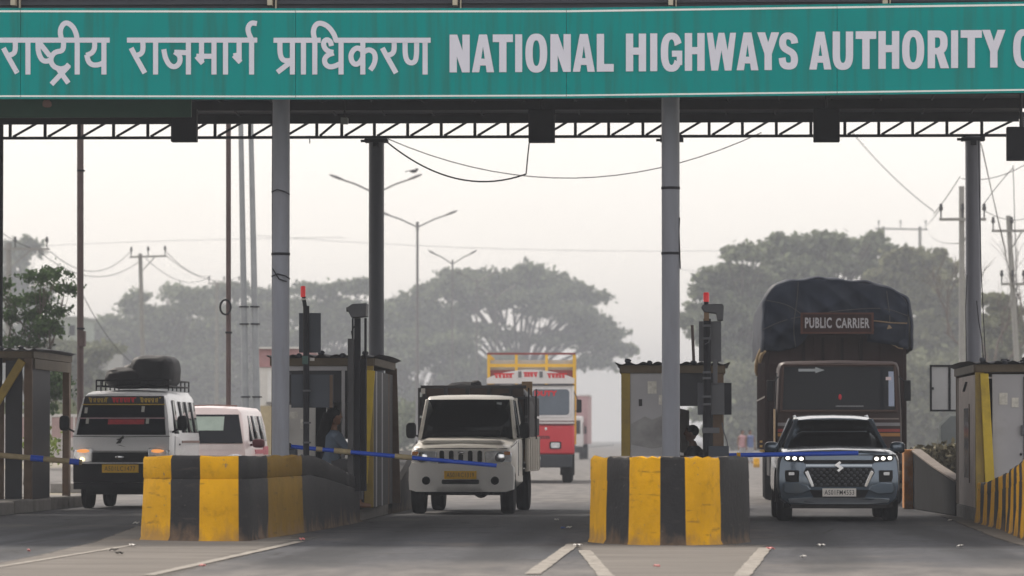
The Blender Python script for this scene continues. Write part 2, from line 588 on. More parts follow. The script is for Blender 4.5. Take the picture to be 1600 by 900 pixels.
# ------------------------------------------------------------------ the ground and the road
def road_material():
    m = bpy.data.materials.new('worn_asphalt')
    m.use_nodes = True
    n, l = m.node_tree.nodes, m.node_tree.links
    b = n['Principled BSDF']
    b.inputs['Roughness'].default_value = 0.8
    b.inputs['Specular IOR Level'].default_value = 0.25
    tc = n.new('ShaderNodeTexCoord')
    def noise(scale, st=(1, 1, 1), det=6, rough=0.6):
        mp = n.new('ShaderNodeMapping')
        mp.inputs['Scale'].default_value = st
        l.new(tc.outputs['Object'], mp.inputs['Vector'])
        z = n.new('ShaderNodeTexNoise')
        z.inputs['Scale'].default_value = scale
        z.inputs['Detail'].default_value = det
        z.inputs['Roughness'].default_value = rough
        l.new(mp.outputs[0], z.inputs['Vector'])
        return z.outputs['Fac']
    def mr(v, a, c, d=0.0, e=1.0):
        r = n.new('ShaderNodeMapRange')
        r.interpolation_type = 'SMOOTHSTEP'
        for i, q in enumerate((a, c, d, e)):
            r.inputs[i + 1].default_value = q
        l.new(v, r.inputs[0])
        return r.outputs[0]
    def mix(f, a, c):
        q = n.new('ShaderNodeMix')
        q.data_type = 'RGBA'
        l.new(f, q.inputs[0])
        for i, s in ((6, a), (7, c)):
            if isinstance(s, tuple):
                q.inputs[i].default_value = (*s, 1)
            else:
                l.new(s, q.inputs[i])
        return q.outputs[2]
    base = mix(mr(noise(7, det=8), 0.3, 0.7), (0.034, 0.037, 0.046), (0.075, 0.077, 0.088))
    # tyre-worn and oil-darkened strips along the lanes, dust blown in long drifts
    base = mix(mr(noise(1.1, (1.0, 0.07, 1)), 0.5, 0.68), base, (0.02, 0.022, 0.029))
    base = mix(mr(noise(0.55, (0.5, 0.35, 1), 8, 0.68), 0.5, 0.75, 0, 0.75), base, (0.135, 0.122, 0.112))
    # two wheel tracks polished dark in every lane
    sx = n.new('ShaderNodeSeparateXYZ')
    l.new(tc.outputs['Object'], sx.inputs[0])
    def mth(op, v, c):
        q = n.new('ShaderNodeMath')
        q.operation = op
        if isinstance(v, (int, float)):
            q.inputs[0].default_value = v
        else:
            l.new(v, q.inputs[0])
        if c is not None:
            if isinstance(c, (int, float)):
                q.inputs[1].default_value = c
            else:
                l.new(c, q.inputs[1])
        return q.outputs[0]
    wob = mth('MULTIPLY', noise(.25, (1, .3, 1), 3), .9)
    u = mth('ADD', mth('ADD', sx.outputs['X'], wob), 20.44 - 2.3 - .45 + 2.555)
    u = mth('ABSOLUTE', mth('SUBTRACT', mth('ABSOLUTE', mth('SUBTRACT', mth('MODULO', u, 5.11), 2.555), None), .78), None)
    trk_ = mth('MULTIPLY', mr(u, .5, .12, 0, .85), mr(noise(1.4, (1, .12, 1), 7), .3, .6, .35, 1))
    base = mix(trk_, base, (0.022, 0.024, 0.03))
    # oil drips, tar-sealed cracks and darker repair patches
    base = mix(mr(noise(2.6, (1, .3, 1), 9, .7), .62, .7, 0, .8), base, (0.016, 0.016, 0.018))
    vo = n.new('ShaderNodeTexVoronoi')
    vo.feature = 'DISTANCE_TO_EDGE'
    vo.inputs['Scale'].default_value = .42
    ds = n.new('ShaderNodeMixRGB')
    ds.inputs[0].default_value = .12
    l.new(tc.outputs['Object'], ds.inputs[1])
    zz = n.new('ShaderNodeTexNoise')
    zz.inputs['Scale'].default_value = 2.5
    l.new(tc.outputs['Object'], zz.inputs['Vector'])
    l.new(zz.outputs['Color'], ds.inputs[2])
    l.new(ds.outputs[0], vo.inputs['Vector'])
    base = mix(mr(vo.outputs['Distance'], .012, .004, 0, .75), base, (0.012, 0.012, 0.014))
    # pale, dusty surface outside the roofed plaza: in front of it (y < 44) and beyond it (y > 76); the dark between also carries painted canopy shade
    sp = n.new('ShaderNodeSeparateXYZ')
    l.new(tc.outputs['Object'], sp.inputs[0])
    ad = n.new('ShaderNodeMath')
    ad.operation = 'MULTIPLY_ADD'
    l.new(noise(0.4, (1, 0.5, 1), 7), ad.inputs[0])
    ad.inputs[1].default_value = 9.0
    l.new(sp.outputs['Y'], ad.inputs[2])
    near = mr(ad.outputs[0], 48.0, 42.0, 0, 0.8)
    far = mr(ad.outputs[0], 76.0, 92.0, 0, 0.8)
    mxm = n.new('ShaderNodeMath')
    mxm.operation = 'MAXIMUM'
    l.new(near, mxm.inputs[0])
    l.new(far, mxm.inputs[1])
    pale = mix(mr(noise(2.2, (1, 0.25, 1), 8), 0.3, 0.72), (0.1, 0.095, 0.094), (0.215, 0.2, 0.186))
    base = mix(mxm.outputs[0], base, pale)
    l.new(base, b.inputs['Base Color'])
    bp = n.new('ShaderNodeBump')
    bp.inputs['Strength'].default_value = 0.35
    bp.inputs['Distance'].default_value = 0.012
    l.new(noise(45, det=4), bp.inputs['Height'])
    l.new(bp.outputs[0], b.inputs['Normal'])
    return m

m_asphalt = road_material()
m_earth = mat('dry_earth', (0.23, 0.2, 0.155), 0.95, var=0.25, scale=0.3, dirt=0.5, dirtcol=(0.1, 0.11, 0.055), dscale=0.12, dsharp=0.2)
struct('ground', MB().grid(lambda u, v: (-390 + 780 * u, -20 + 2020 * v, -0.02), 12, 24), m_earth, smooth=False)
struct('road', MB().grid(lambda u, v: (-13.4 + 21.6 * u, -20 + 2010 * v, 0), 2, 40), m_asphalt, smooth=False)
struct('opposite_road', MB().grid(lambda u, v: (-26.4 + 12.0 * u, 86 + 1900 * v, -0.006), 2, 40), m_asphalt, smooth=False)
mb = MB()
for i in range(60):
    mb.box(-14.35, -13.45, 96 + i * 12.0, 107.9 + i * 12.0, -0.02, 0.2)
struct('median_kerb', mb, m_kerb, bevel=0.02)

def feather(m):
    """Let a dust patch thin out towards its ragged edge (attribute 'cover': 0 at the rim, 1 inside)."""
    n, l = m.node_tree.nodes, m.node_tree.links
    at_ = n.new('ShaderNodeAttribute')
    at_.attribute_name = 'cover'
    tc = n.new('ShaderNodeTexCoord')
    z = n.new('ShaderNodeTexNoise')
    z.inputs['Scale'].default_value = 2.2
    z.inputs['Detail'].default_value = 8
    z.inputs['Roughness'].default_value = .68
    l.new(tc.outputs['Object'], z.inputs['Vector'])
    ad = n.new('ShaderNodeMath')
    ad.operation = 'ADD'
    l.new(at_.outputs['Fac'], ad.inputs[0])
    l.new(z.outputs['Fac'], ad.inputs[1])
    r = n.new('ShaderNodeMapRange')
    for k, q in enumerate((.55, .95, 0, 1)):
        r.inputs[k + 1].default_value = q
    l.new(ad.outputs[0], r.inputs[0])
    t = n.new('ShaderNodeBsdfTransparent')
    x = n.new('ShaderNodeMixShader')
    l.new(r.outputs[0], x.inputs[0])
    l.new(t.outputs[0], x.inputs[1])
    l.new(n['Principled BSDF'].outputs[0], x.inputs[2])
    l.new(x.outputs[0], n['Material Output'].inputs[0])
m_dust = mat('dust_film', (0.18, 0.166, 0.152), 0.95, spec=.1, var=0.22, scale=0.9, stretch=(.5, 2, 1), dirt=0.45, dirtcol=(0.115, 0.105, 0.097), dscale=0.8, dsharp=0.35, bump=0.3, bscale=9)
feather(m_dust)
def sheet(name, pts, z, m):
    """Flat patch laid on the road, with a rim that can fade."""
    ring = []
    for p, q in zip(pts, pts[1:] + pts[:1]):
        ring += [p.lerp(q, k / 10) for k in range(10)]
    c = sum(ring, Vector()) / len(ring)
    n = len(ring)
    vs, cov = [], []
    for f, g in ((1.12, 0), (.9, .55), (.6, 1), (.3, 1)):
        for p in ring:
            q = c.lerp(p, f)
            vs.append((q.x, q.y, z))
            cov.append(g)
    vs.append((c.x, c.y, z))
    cov.append(1)
    fs = [(r * n + i, r * n + (i + 1) % n, (r + 1) * n + (i + 1) % n, (r + 1) * n + i) for r in range(3) for i in range(n)]
    fs += [(3 * n + i, 3 * n + (i + 1) % n, 4 * n) for i in range(n)]
    o = struct(name, MB().add(vs, fs), m, smooth=False)
    a_ = o.data.attributes.new('cover', 'FLOAT', 'POINT')
    a_.data.foreach_set('value', cov)
    return o

sheet('concrete_apron', [gpt(*p) for p in ((216, 822), (474, 842), (236, 902), (60, 912), (-120, 905), (-40, 888), (62, 868), (150, 847))], 0.004, m_dust)
sheet('concrete_apron', [gpt(*p) for p in ((898, 850), (1196, 853), (1158, 900), (1040, 955), (946, 900), (912, 862))], 0.004, m_dust)
sheet('concrete_apron', [gpt(*p) for p in ((1700, 842), (1640, 840), (1500, 806), (1470, 806), (1560, 842), (1700, 880))], 0.004, m_dust)
for a, b, wd in (((468, 847), (232, 900), 0.13), ((896, 851), (832, 898), 0.16), ((913, 861), (948, 902), 0.15), ((1196, 857), (1158, 902), 0.16),
                 ((-40, 893), (205, 853), 0.10)):
    p, q = gpt(*a), gpt(*b)
    d = (q - p).normalized()
    nrm = Vector((-d.y, d.x, 0)) * wd
    rng = random.Random(a[0])
    L = (q - p).length
    n = 26
    L1 = [p + d * L * i / n + nrm * 0.46 * (1 + rng.uniform(-0.12, 0.1)) for i in range(n + 1)]
    L2 = [p + d * L * i / n - nrm * 0.46 * (1 + rng.uniform(-0.12, 0.1)) for i in range(n + 1)]
    mb = MB().loft([[(u.x, u.y, 0.009), (v.x, v.y, 0.009)] for u, v in zip(L1, L2)], closed=False)
    struct('lane_marking', mb, m_line, smooth=False, fix=False)

# ------------------------------------------------------------------ toll islands with painted crash noses
LANE = 5.11
IX = [-11.55, -5.28, -0.17, 4.95]                 # island centres (the leftmost lane is wider)

def island(name, cx, label, cuts, cols, custom=None, rear=True, y0=48.05, rear_y=74.6, wide=0.925, slim=0.75, seed=1, groove=0.0, dark_side=False):
    t = thing(name, label, 'toll island', (cx, 0, 0), group='toll islands between the lanes')
    rng = random.Random(seed)
    us = sorted(set([-1 + 2 * i / 28 for i in range(29)] + [c / wide for c in cuts]))
    P = []                                        # (x, y, height, colour)
    L = []
    yy = 61.4
    while yy > 50.2:
        L.append(yy)
        yy -= 0.35
    def hw(y):
        f = min(1, max(0, (y - 50) / 6))
        return wide - (wide - slim) * f
    def ht(y):
        f = min(1, max(0, (y - 50.5) / 9.5))
        return 1.0 - 0.42 * f
    def colat(y, side):
        if dark_side:
            return 1
        return int((y - 49.6) / 0.7 + (0 if side < 0 else 1)) % 2
    for y in L:
        P.append((-hw(y), y, ht(y), colat(y, -1)))
    for u in us:
        c = 0
        for i, q in enumerate(cuts):
            if u * wide >= q - 1e-6:
                c = i + 1
        P.append((u * wide, y0 + 1.75 * abs(u) ** 2.6, 1.0, cols[c]))
    for y in reversed(L):
        P.append((hw(y), y, ht(y), colat(y, 1)))
    if custom:
        P = custom
    rows = ((0.0, 0.035), (0.05, 0.02), (0.40, 0.008), (0.715, 0.0), (0.73, groove), (0.745, 0.0), (0.955, -0.002), (0.988, -0.012), (1.0, -0.035))
    vs, fs, mi = [], [], []
    n = len(P)
    NRM = []
    for i in range(n):
        p, q = P[max(0, i - 1)], P[min(n - 1, i + 1)]
        d = math.hypot(q[0] - p[0], q[1] - p[1]) or 1
        NRM.append(((q[1] - p[1]) / d, -(q[0] - p[0]) / d))
    for fz, off in rows:
        ci = 0
        for (x, y, h, c) in P:
            nx, ny = NRM[ci]
            ci += 1
            j = rng.uniform(-1, 1) * (0.005 if fz < 0.97 else 0.014) * (3.5 if fz < 0.06 else 1)
            vs.append((x + nx * (off + j), y + ny * (off + j), h * fz + (rng.uniform(-0.02, 0.01) if fz > 0.96 else 0)))
    for r in range(len(rows) - 1):
        for i in range(n - 1):
            fs.append((r * n + i, r * n + i + 1, (r + 1) * n + i + 1, (r + 1) * n + i))
            mi.append(P[i][3])
    fs.append(tuple((len(rows) - 1) * n + i for i in range(n)))
    mi.append(2)
    fs.append(tuple([r * n for r in range(len(rows))] + [r * n + n - 1 for r in reversed(range(len(rows)))]))
    mi.append(2)
    mb = MB()
    mb.v, mb.f, mb.m = vs, fs, mi
    mb.build('crash_nose', [m_yel, m_blk, m_conc, m_yel_shade], t, angle=50)
    pl = MB().box(-slim + 0.03, slim - 0.03, 61.45, 72.2, -0.02, 0.2)
    pl.build('platform', m_kerb, t, bevel=0.03)
    if not rear:
        return t
    # rear nose: low beside the booth, rising away from the camera
    rn = MB()
    R_ = []
    for i in range(9):
        y = 68.2 + (rear_y - 68.2) * i / 8
        f = i / 8
        h = 0.3 + 0.7 * f ** 0.9
        x = slim + 0.02
        R_.append([(-x, y, 0), (x, y, 0), (x, y, h * 0.9), (x - 0.06, y, h), (-x + 0.06, y, h), (-x, y, h * 0.9)])
    rn.loft(R_)
    rn.m = [0] * len(rn.f)
    rn.m[-1] = 1
    rn.build('rear_nose', [m_blk, m_yel], t)
    return t

island('toll_island', IX[2], 'yellow and black striped concrete island in front of the middle toll booth', [-.715, -.45, -.10, .18, .577], [0, 1, 0, 1, 0, 1], seed=3)
def left_outline():
    key = [(-6.25, 61.6, .62, 1), (-6.36, 57, .9, 1), (-6.47, 52.2, 1, 1), (-6.49, 51.0, 1, 0), (-6.44, 50.55, 1, 0), (-6.25, 50.25, 1, 0), (-6.05, 50.05, 1, 1), (-5.83, 49.9, 1, 1), (-5.68, 49.82, 1, 0), (-5.45, 49.78, 1, 0),
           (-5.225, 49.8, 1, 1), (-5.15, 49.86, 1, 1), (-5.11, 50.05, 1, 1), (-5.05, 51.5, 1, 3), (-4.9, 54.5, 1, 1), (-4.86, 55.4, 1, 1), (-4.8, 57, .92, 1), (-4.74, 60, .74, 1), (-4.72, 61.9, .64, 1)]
    out = []
    for p, q in zip(key[:-1], key[1:]):
        m = max(1, int(math.hypot(q[0] - p[0], q[1] - p[1]) / .3))
        for k in range(m):
            f = k / m
            out.append((p[0] + (q[0] - p[0]) * f + 5.43, p[1] + (q[1] - p[1]) * f, p[2] + (q[2] - p[2]) * f, p[3]))
    out.append((key[-1][0] + 5.43, key[-1][1], key[-1][2], 1))
    return out
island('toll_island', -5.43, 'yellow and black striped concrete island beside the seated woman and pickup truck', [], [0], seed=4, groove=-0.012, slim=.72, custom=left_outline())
island('toll_island', IX[3], 'concrete island with narrow yellow stripes under the booth right of the grey car', [-.6, -.2, .2, .6], [0, 1, 0, 1, 0], seed=5, rear=False)
t = thing('toll_island', 'dark low kerbed island under the steel framed booth left of the white van', 'toll island', (IX[0], 0, 0), group='toll islands between the lanes')
for i in range(7):
    MB().box(-0.8, 0.82, 62 + i * 2.0, 63.97 + i * 2.0, -0.02, 0.2 + 0.012 * (i % 2)).build('kerb_block', m_kerb, t, bevel=0.03)

# orange-daubed wedge wall at the rear of the right island
t = thing('wedge_wall', 'low sloping concrete wall with a weathered orange end beside the grey car', 'wall', (0, 0, 0))
m_orange = mat('faded_orange_paint', (0.5, 0.2, 0.045), 0.8, var=0.3, scale=4, dirt=0.5, dirtcol=(0.5, 0.42, 0.36), dscale=3, dsharp=0.2)
A, B = at(1424, 705, 73.5), at(1492, 753, 66.5)
side = MB().loft([[(p.x, p.y, 0), (p.x, p.y, p.z), (p.x + 0.14, p.y, p.z), (p.x + 0.14, p.y, 0)] for p in (A, A.lerp(B, .5) - Vector((0, 0, .02)), B)])
side.build('wall_body', mat('dark_stained_concrete', (0.012, 0.013, 0.016), 0.9, spec=.1, var=0.4, scale=3), t, bevel=0.02)
cop = MB().loft([[(p.x - 0.02, p.y, p.z + 0.003), (p.x + 0.16, p.y, p.z + 0.003), (p.x + 0.16, p.y, p.z + 0.04), (p.x - 0.02, p.y, p.z + 0.04)] for p in (A, A.lerp(B, .5) - Vector((0, 0, .02)), B)])
cop.build('coping', mat('pale_coping', (0.2, 0.17, 0.15), 0.9, var=0.3, scale=5), t, bevel=0.01)
MB().box(A.x - 0.14, A.x + 0.05, A.y - 0.25, A.y + 0.35, 0, A.z + 0.03).build('end_post', m_orange, t, bevel=0.02)

# ------------------------------------------------------------------ canopy over the toll lanes
sign_nodes = m_green.node_tree
# faded, slightly buckled sheet: long soft bumps and thin run-off streaks
_n, _l = sign_nodes.nodes, sign_nodes.links
_b = _n['Principled BSDF']
_tc = _n.new('ShaderNodeTexCoord')
_mp = _n.new('ShaderNodeMapping')
_mp.inputs['Scale'].default_value = (7, 1, .35)
_l.new(_tc.outputs['Object'], _mp.inputs['Vector'])
_z = _n.new('ShaderNodeTexNoise')
_z.inputs['Scale'].default_value = 1.6
_z.inputs['Detail'].default_value = 7
_l.new(_mp.outputs[0], _z.inputs['Vector'])
_r = _n.new('ShaderNodeMapRange')
for _i, _q in enumerate((.46, .74, 0, .62)):
    _r.inputs[_i + 1].default_value = _q
_l.new(_z.outputs['Fac'], _r.inputs[0])
_m = _n.new('ShaderNodeMix')
_m.data_type = 'RGBA'
_m.inputs[7].default_value = (.03, .15, .13, 1)
_l.new(_r.outputs[0], _m.inputs[0])
_l.new(_b.inputs['Base Color'].links[0].from_socket, _m.inputs[6])
_l.new(_m.outputs[2], _b.inputs['Base Color'])
_z2 = _n.new('ShaderNodeTexNoise')
_z2.inputs['Scale'].default_value = .9
_l.new(_tc.outputs['Object'], _z2.inputs['Vector'])
_bp = _n.new('ShaderNodeBump')
_bp.inputs['Strength'].default_value = .5
_bp.inputs['Distance'].default_value = .08
_l.new(_z2.outputs['Fac'], _bp.inputs['Height'])
_l.new(_bp.outputs[0], _b.inputs['Normal'])

can = thing('toll_canopy', 'dark steel canopy on round columns spanning the toll lanes behind the green sign', 'canopy', (0, 0, 0))
ROOF_Z = 6.78
XL, XR = -17.5, 5.72
pn = 0.836
nP = int((XR - XL) / pn)
pm = MB().box(0.0005, pn - 0.0005, 54.72, 73.4, 0, 0.05).box(0.002, 0.035, 54.75, 73.38, -0.03, -0.0005)
for k in range(3):
    pm.box(0.2 + 0.22 * k, 0.25 + 0.22 * k, 54.75, 73.4, 0.05, 0.085)
p0 = pm.build('roof_panel', m_roof, can, loc=(XR - pn, 0, ROOF_Z))
for i in range(1, nP):
    dup_part(p0, can, (XR - pn * (i + 1), 0, ROOF_Z))
pu = MB().box(XL, XR, 55.4, 55.48, ROOF_Z - 0.16, ROOF_Z - 0.002)
pu0 = pu.build('purlin', m_steel, can)
for i in range(1, 7):
    dup_part(pu0, can, (0, 2.9 * i, 0))
# front gutter with ribs that shows above the sign
g = MB().box(-18, 9.5, 54.55, 54.72, 6.5, 7.6)
for k in range(11):
    g.box(-18, 9.5, 54.5, 54.55, 6.62 + k * 0.09, 6.66 + k * 0.09)
g.build('front_gutter', m_roof, can)
for px in (18, 420, 710, 1048, 1384):
    c = at(px, 3, 54.2)
    lm = MB().box(c.x - 0.03, c.x + 0.03, 54.3, 54.5, c.z - 0.03, c.z + 0.14)
    lm.box(c.x + 0.06, c.x + 0.075, 54.42, 54.5, c.z - 0.09, c.z + 0.2)
    lm.build('sign_bracket', mat('bracket_cream', (0.5, 0.45, 0.35), 0.6), can)
def column(px, Y, r, m, ztop, name='column', bands=(), z0=0.0, py=450):
    x = at(px, py, Y).x
    mb = MB().tube([(x, Y, z0), (x, Y, ztop)], r, 24)
    o = mb.build(name, m, can)
    for py in bands:
        z = at(px, py, Y).z
        MB().lathe([(r + 0.001, -0.018), (r + 0.007, -0.016), (r + 0.007, 0.016), (r + 0.001, 0.018)], (x, Y, z), 'z', 24).build('band', m_steel, o)
    return o
column(438.5, 55.4, 0.117, m_col, ROOF_Z, bands=(397,))
column(1048, 55.4, 0.117, m_col, ROOF_Z, bands=(294, 396))
for pts, Y in (([(424, 300), (433, 296), (444, 299), (453, 304)], 55.27), ([(424, 432), (434, 428), (446, 431), (453, 436)], 55.27), ([(426, 420), (436, 436), (448, 440)], 55.27),
               ([(426, 160), (425.5, 300), (426, 520), (425, 712)], 55.36), ([(1062, 340), (1061, 360), (1063, 420)], 55.36), ([(1526, 470), (1529, 500), (1534, 530), (1537, 566)], 72.8), ([(1529, 215), (1531, 330), (1533, 420), (1540, 566)], 72.85),
               ([(1511, 430), (1509, 480), (1510, 566)], 72.86), ([(484, 212), (484, 224)], 72.9)):
    MB().tube([at(a_, b_, Y) for a_, b_ in pts], .009, 6).build('cable', m_steel, can)
m_dcol = mat('dark_column_paint', (0.055, 0.062, 0.085), 0.45, var=0.25, scale=1.5, stretch=(3, 3, 0.5))
FY = 73.0
column(588, FY, 0.132, m_dcol, 6.38)
column(1050, FY, 0.132, m_dcol, 6.38)
column(1521, FY, 0.132, mat('blue_grey_column_paint', (0.15, 0.16, 0.2), 0.45, var=0.25, scale=1.5, stretch=(3, 3, 0.5)), 6.38)
for px in (588, 1050, 1521):
    x = at(px, 450, FY).x
    MB().box(x - 0.2, x + 0.2, FY - 0.14, FY + 0.14, 6.3, 6.36).box(x - 0.05, x + 0.05, FY - 0.2, FY + 0.2, 6.22, 6.3).box(x - 0.27, x - 0.2, FY - 0.05, FY + 0.05, 6.31, 6.35).build('column_head', m_steel, can, bevel=0.008)
column(-1, FY, 0.06, m_steel, 6.7, 'slim_column')
# rear truss
zb, zt = at(800, 213.5, FY).z, at(800, 183, FY).z
x0, x1 = at(-60, 213, FY).x, at(1640, 213, FY).x
MB().box(x0, x1, FY - 0.03, FY + 0.03, zb - 0.026, zb + 0.022).build('truss_chord', m_steel, can)
MB().box(x0, x1, FY - 0.035, FY + 0.035, zt - 0.02, zt + 0.06).build('truss_chord', m_steel, can)
xs = [at(px, 200, FY).x for px in (-37, 16, 70.5, 124, 177.5, 231, 284, 336, 390, 442, 495, 534, 585, 637, 689.5, 742, 794, 847, 899, 951, 1004.5, 1055, 1108, 1160, 1213, 1267, 1320, 1373, 1426, 1479.5, 1534, 1598)]
vb = MB().box(-0.026, 0.026, -0.02, 0.02, zb + 0.023, zt - 0.021).build('truss_brace', m_steel, can, loc=(xs[0], FY, 0))
for x in xs[1:]:
    dup_part(vb, can, (x, FY, 0))
for a, b in zip(xs[:-1], xs[1:]):
    MB().bar((a + 0.05, FY - 0.004, zb + 0.02), (b - 0.03, FY - 0.004, zt - 0.02), 0.04, 0.03, up=(0, 1, 0)).build('truss_diagonal', m_steel, can, smooth=False)

# hanging lane boxes and small fittings under the roof
boxes = [((268, 308, 222), 66, 'dark lane box hanging under the roof left of the tall grey column'),
         ((826, 867, 223), 66, 'dark lane box hanging under the roof above the white pickup'),
         ((1271, 1312, 222), 66, 'dark lane box hanging under the roof above the tarpaulin truck'),
         ((1573, 1618, 251), 66, 'dark lane box hanging lowest, cut by the right edge of the photo')]
for (a, b, py), Y, lab in boxes:
    p, q = at(a, py, Y), at(b, py, Y)
    t = thing('lane_signal_box', lab, 'signal box', (0, 0, 0), group='signal boxes hanging over the lanes')
    h = 0.52
    z1 = p.z + h
    MB().box(p.x, q.x, Y - 0.1, Y + 0.12, p.z, z1).build('housing', m_steel, t, bevel=0.012)
    MB().box(p.x + 0.03, q.x - 0.03, Y + 0.121, Y + 0.135, p.z + 0.04, z1 - 0.05).build('face', m_dglass, t)
    cx = (p.x + q.x) / 2
    MB().tube([(cx, Y, z1 - 0.01), (cx, Y, ROOF_Z + 0.01)], 0.025, 8).build('hanger', m_steel, t)
c = at(538.5, 189, 68)
t = thing('flood_lamp', 'small grey lamp box hanging from the roof right of the tall left column', 'lamp', (0, 0, 0))
MB().box(c.x - 0.055, c.x + 0.055, 67.9, 68.1, c.z - 0.05, c.z + 0.05).build('lamp_body', mat('lamp_grey', (0.2, 0.23, 0.23), 0.5), t, bevel=0.01)
MB().tube([(c.x, 68, c.z + 0.045), (c.x, 68, ROOF_Z + 0.01)], 0.015, 6).build('hanger', m_steel, t)

# dark green board slung below the roof on the left
p, q = at(-60, 184, 57), at(299, 153, 57)
t = thing('hanging_board', 'dark green board slung under the roof at the left, below the big sign', 'board', (0, 0, 0))
MB().box(p.x, q.x, 57, 57.06, p.z, q.z + 0.9).build('board_face', m_dkgreen, t, bevel=0.005)
for px in (20, 150, 280):
    c = at(px, 150, 57.1)
    MB().box(c.x - 0.03, c.x + 0.03, 57.06, 57.12, q.z, ROOF_Z + 0.02).build('strap', m_steel, t)
c = at(73, 162, 56.98)
MB().ell((c.x, 56.985, c.z), (0.07, 0.012, 0.05), 10, 6, jit=0.2).build('torn_sticker', mat('torn_paper', (0.3, 0.2, 0.19), 0.8), t)

# ------------------------------------------------------------------ the big overhead sign
SY = 54.0
sgn = thing('highway_sign', 'long green overhead sign with Hindi and English lettering across the plaza', 'sign', (0, 0, 0))
bx = [-391, 32, 462, 885, 1308, 1731, 2154]
top = [12.5, 12.5, 13, 12.5, 6.5, 0.5, -5]
bot = [155, 154.5, 155, 153.5, 148.5, 143, 137]
def edge(px, arr):
    for i in range(len(bx) - 1):
        if px <= bx[i + 1] or i == len(bx) - 2:
            f = (px - bx[i]) / (bx[i + 1] - bx[i])
            return arr[i] * (1 - f) + arr[i + 1] * f
for i in range(len(bx) - 1):
    a, b = bx[i] + 0.35, bx[i + 1] - 0.35
    q = [at(a, bot[i], SY), at(b, bot[i + 1], SY), at(b, top[i + 1], SY), at(a, top[i], SY)]
    mb = MB().add([(p.x, SY + d, p.z) for d in (0, 0.05) for p in q], [(0, 1, 2, 3), (7, 6, 5, 4), (0, 4, 5, 1), (1, 5, 6, 2), (2, 6, 7, 3), (3, 7, 4, 0)])
    mb.build('sign_panel', m_green, sgn, smooth=False)
    for arr, o0, o1 in ((top, 3.6, 6.6), (bot, -5.6, -3.0)):
        q = [at(a, arr[i] + o0, SY), at(b, arr[i + 1] + o0, SY), at(b, arr[i + 1] + o1, SY), at(a, arr[i] + o1, SY)]
        MB().add([(p.x, SY - d, p.z) for d in (-0.001, 0.004) for p in q], [(0, 1, 2, 3), (7, 6, 5, 4), (0, 4, 5, 1), (1, 5, 6, 2), (2, 6, 7, 3), (3, 7, 4, 0)]).build('border_strip', m_bord, sgn, smooth=False)
rv = MB()
for i in range(len(bx)):
    for k in range(5):
        py = top[i] + 16 + (bot[i] - top[i] - 32) * k / 4
        for o_ in (-5, 5):
            c = at(bx[i] + o_, py, SY)
            rv.lathe([(.009, 0), (.008, -.004), (.003, -.005)], (c.x, SY - .0005, c.z), 'y', 6)
stuff(rv.build('rivet', m_green, sgn))
fr = MB()
for px in range(-350, 2100, 212):
    c = at(px, 80, SY)
    fr.box(c.x - 0.03, c.x + 0.03, SY + 0.051, SY + 0.11, 5.6, 6.62)
fr.box(at(-391, 80, SY).x, at(2150, 80, SY).x, SY + 0.111, SY + 0.17, 6.0, 6.06)
for px in range(-350, 2100, 424):
    c = at(px, 80, SY)
    fr.box(c.x - 0.025, c.x + 0.025, SY + 0.171, SY + 0.5, 6.01, 6.05)
fr.build('sign_frame', m_steel, sgn)

_k = [0]
def stroke(mb, pts, wd, rnd=0):
    """Stroke given in photograph pixels, laid on the sign."""
    _k[0] += 1
    if rnd:
        pts = smooth_pts(pts, rnd)
    y = SY - 0.004 - (_k[0] % 45) * 0.0002
    q = [at(a, b, SY) for a, b in pts]
    ribbon(mb, [(p.x, p.z) for p in q], wd / K(SY), y)
def hz(mb, strokes, ox):
    for st in strokes:
        rnd = 2 if len(st) > 2 else 0
        stroke(mb, [(ox + a / 4, b / 4) for a, b in st], 8.0, rnd)
V = lambda x: [(x, 250), (x, 466)]
ra = lambda d: [[(95 + d, 255), (97 + d, 312), (85 + d, 338), (48 + d, 348)], [(22 + d, 300), (45 + d, 345), (108 + d, 457)]]
w1 = MB()
hz(w1, [[(-60, 251), (686, 251)]] + ra(0) + [V(175),
   [(238, 258), (238, 320), (258, 372), (285, 385), (310, 378)], [(250, 272), (312, 350)],
   [(398, 258), (396, 318), (345, 324), (320, 355), (318, 390), (340, 420), (378, 432), (412, 425), (432, 402)],
   [(432, 410), (322, 527)], [(365, 432), (392, 470), (428, 520)],
   [(386, 252), (374, 195), (392, 152), (420, 140), (456, 165), (478, 212), (483, 260)], V(483),
   [(592, 258), (592, 305), (576, 332), (540, 346)], [(542, 342), (553, 388), (580, 408), (622, 405), (652, 388)], V(650)], 0)
w1.build('hindi_lettering', m_letter, sgn, smooth=False, fix=False)
w2 = MB()
hz(w2, [[(794, 251), (1608, 251)]] + ra(798) + [V(973),
   [(1024, 308), (1034, 365), (1062, 412), (1098, 420), (1126, 392), (1126, 348), (1092, 324)], [(1090, 327), (1178, 330)], V(1178),
   [(1260, 256), (1260, 392)], [(1228, 352), (1268, 396)], [(1228, 352), (1338, 352)], V(1338), V(1410),
   [(1495, 256), (1495, 385)], [(1462, 346), (1504, 390)], [(1460, 350), (1495, 342)], V(1573),
   [(1574, 250), (1552, 205), (1550, 168), (1572, 142), (1606, 148)]], 0)
w2.build('hindi_lettering', m_letter, sgn, smooth=False, fix=False)
w3 = MB()
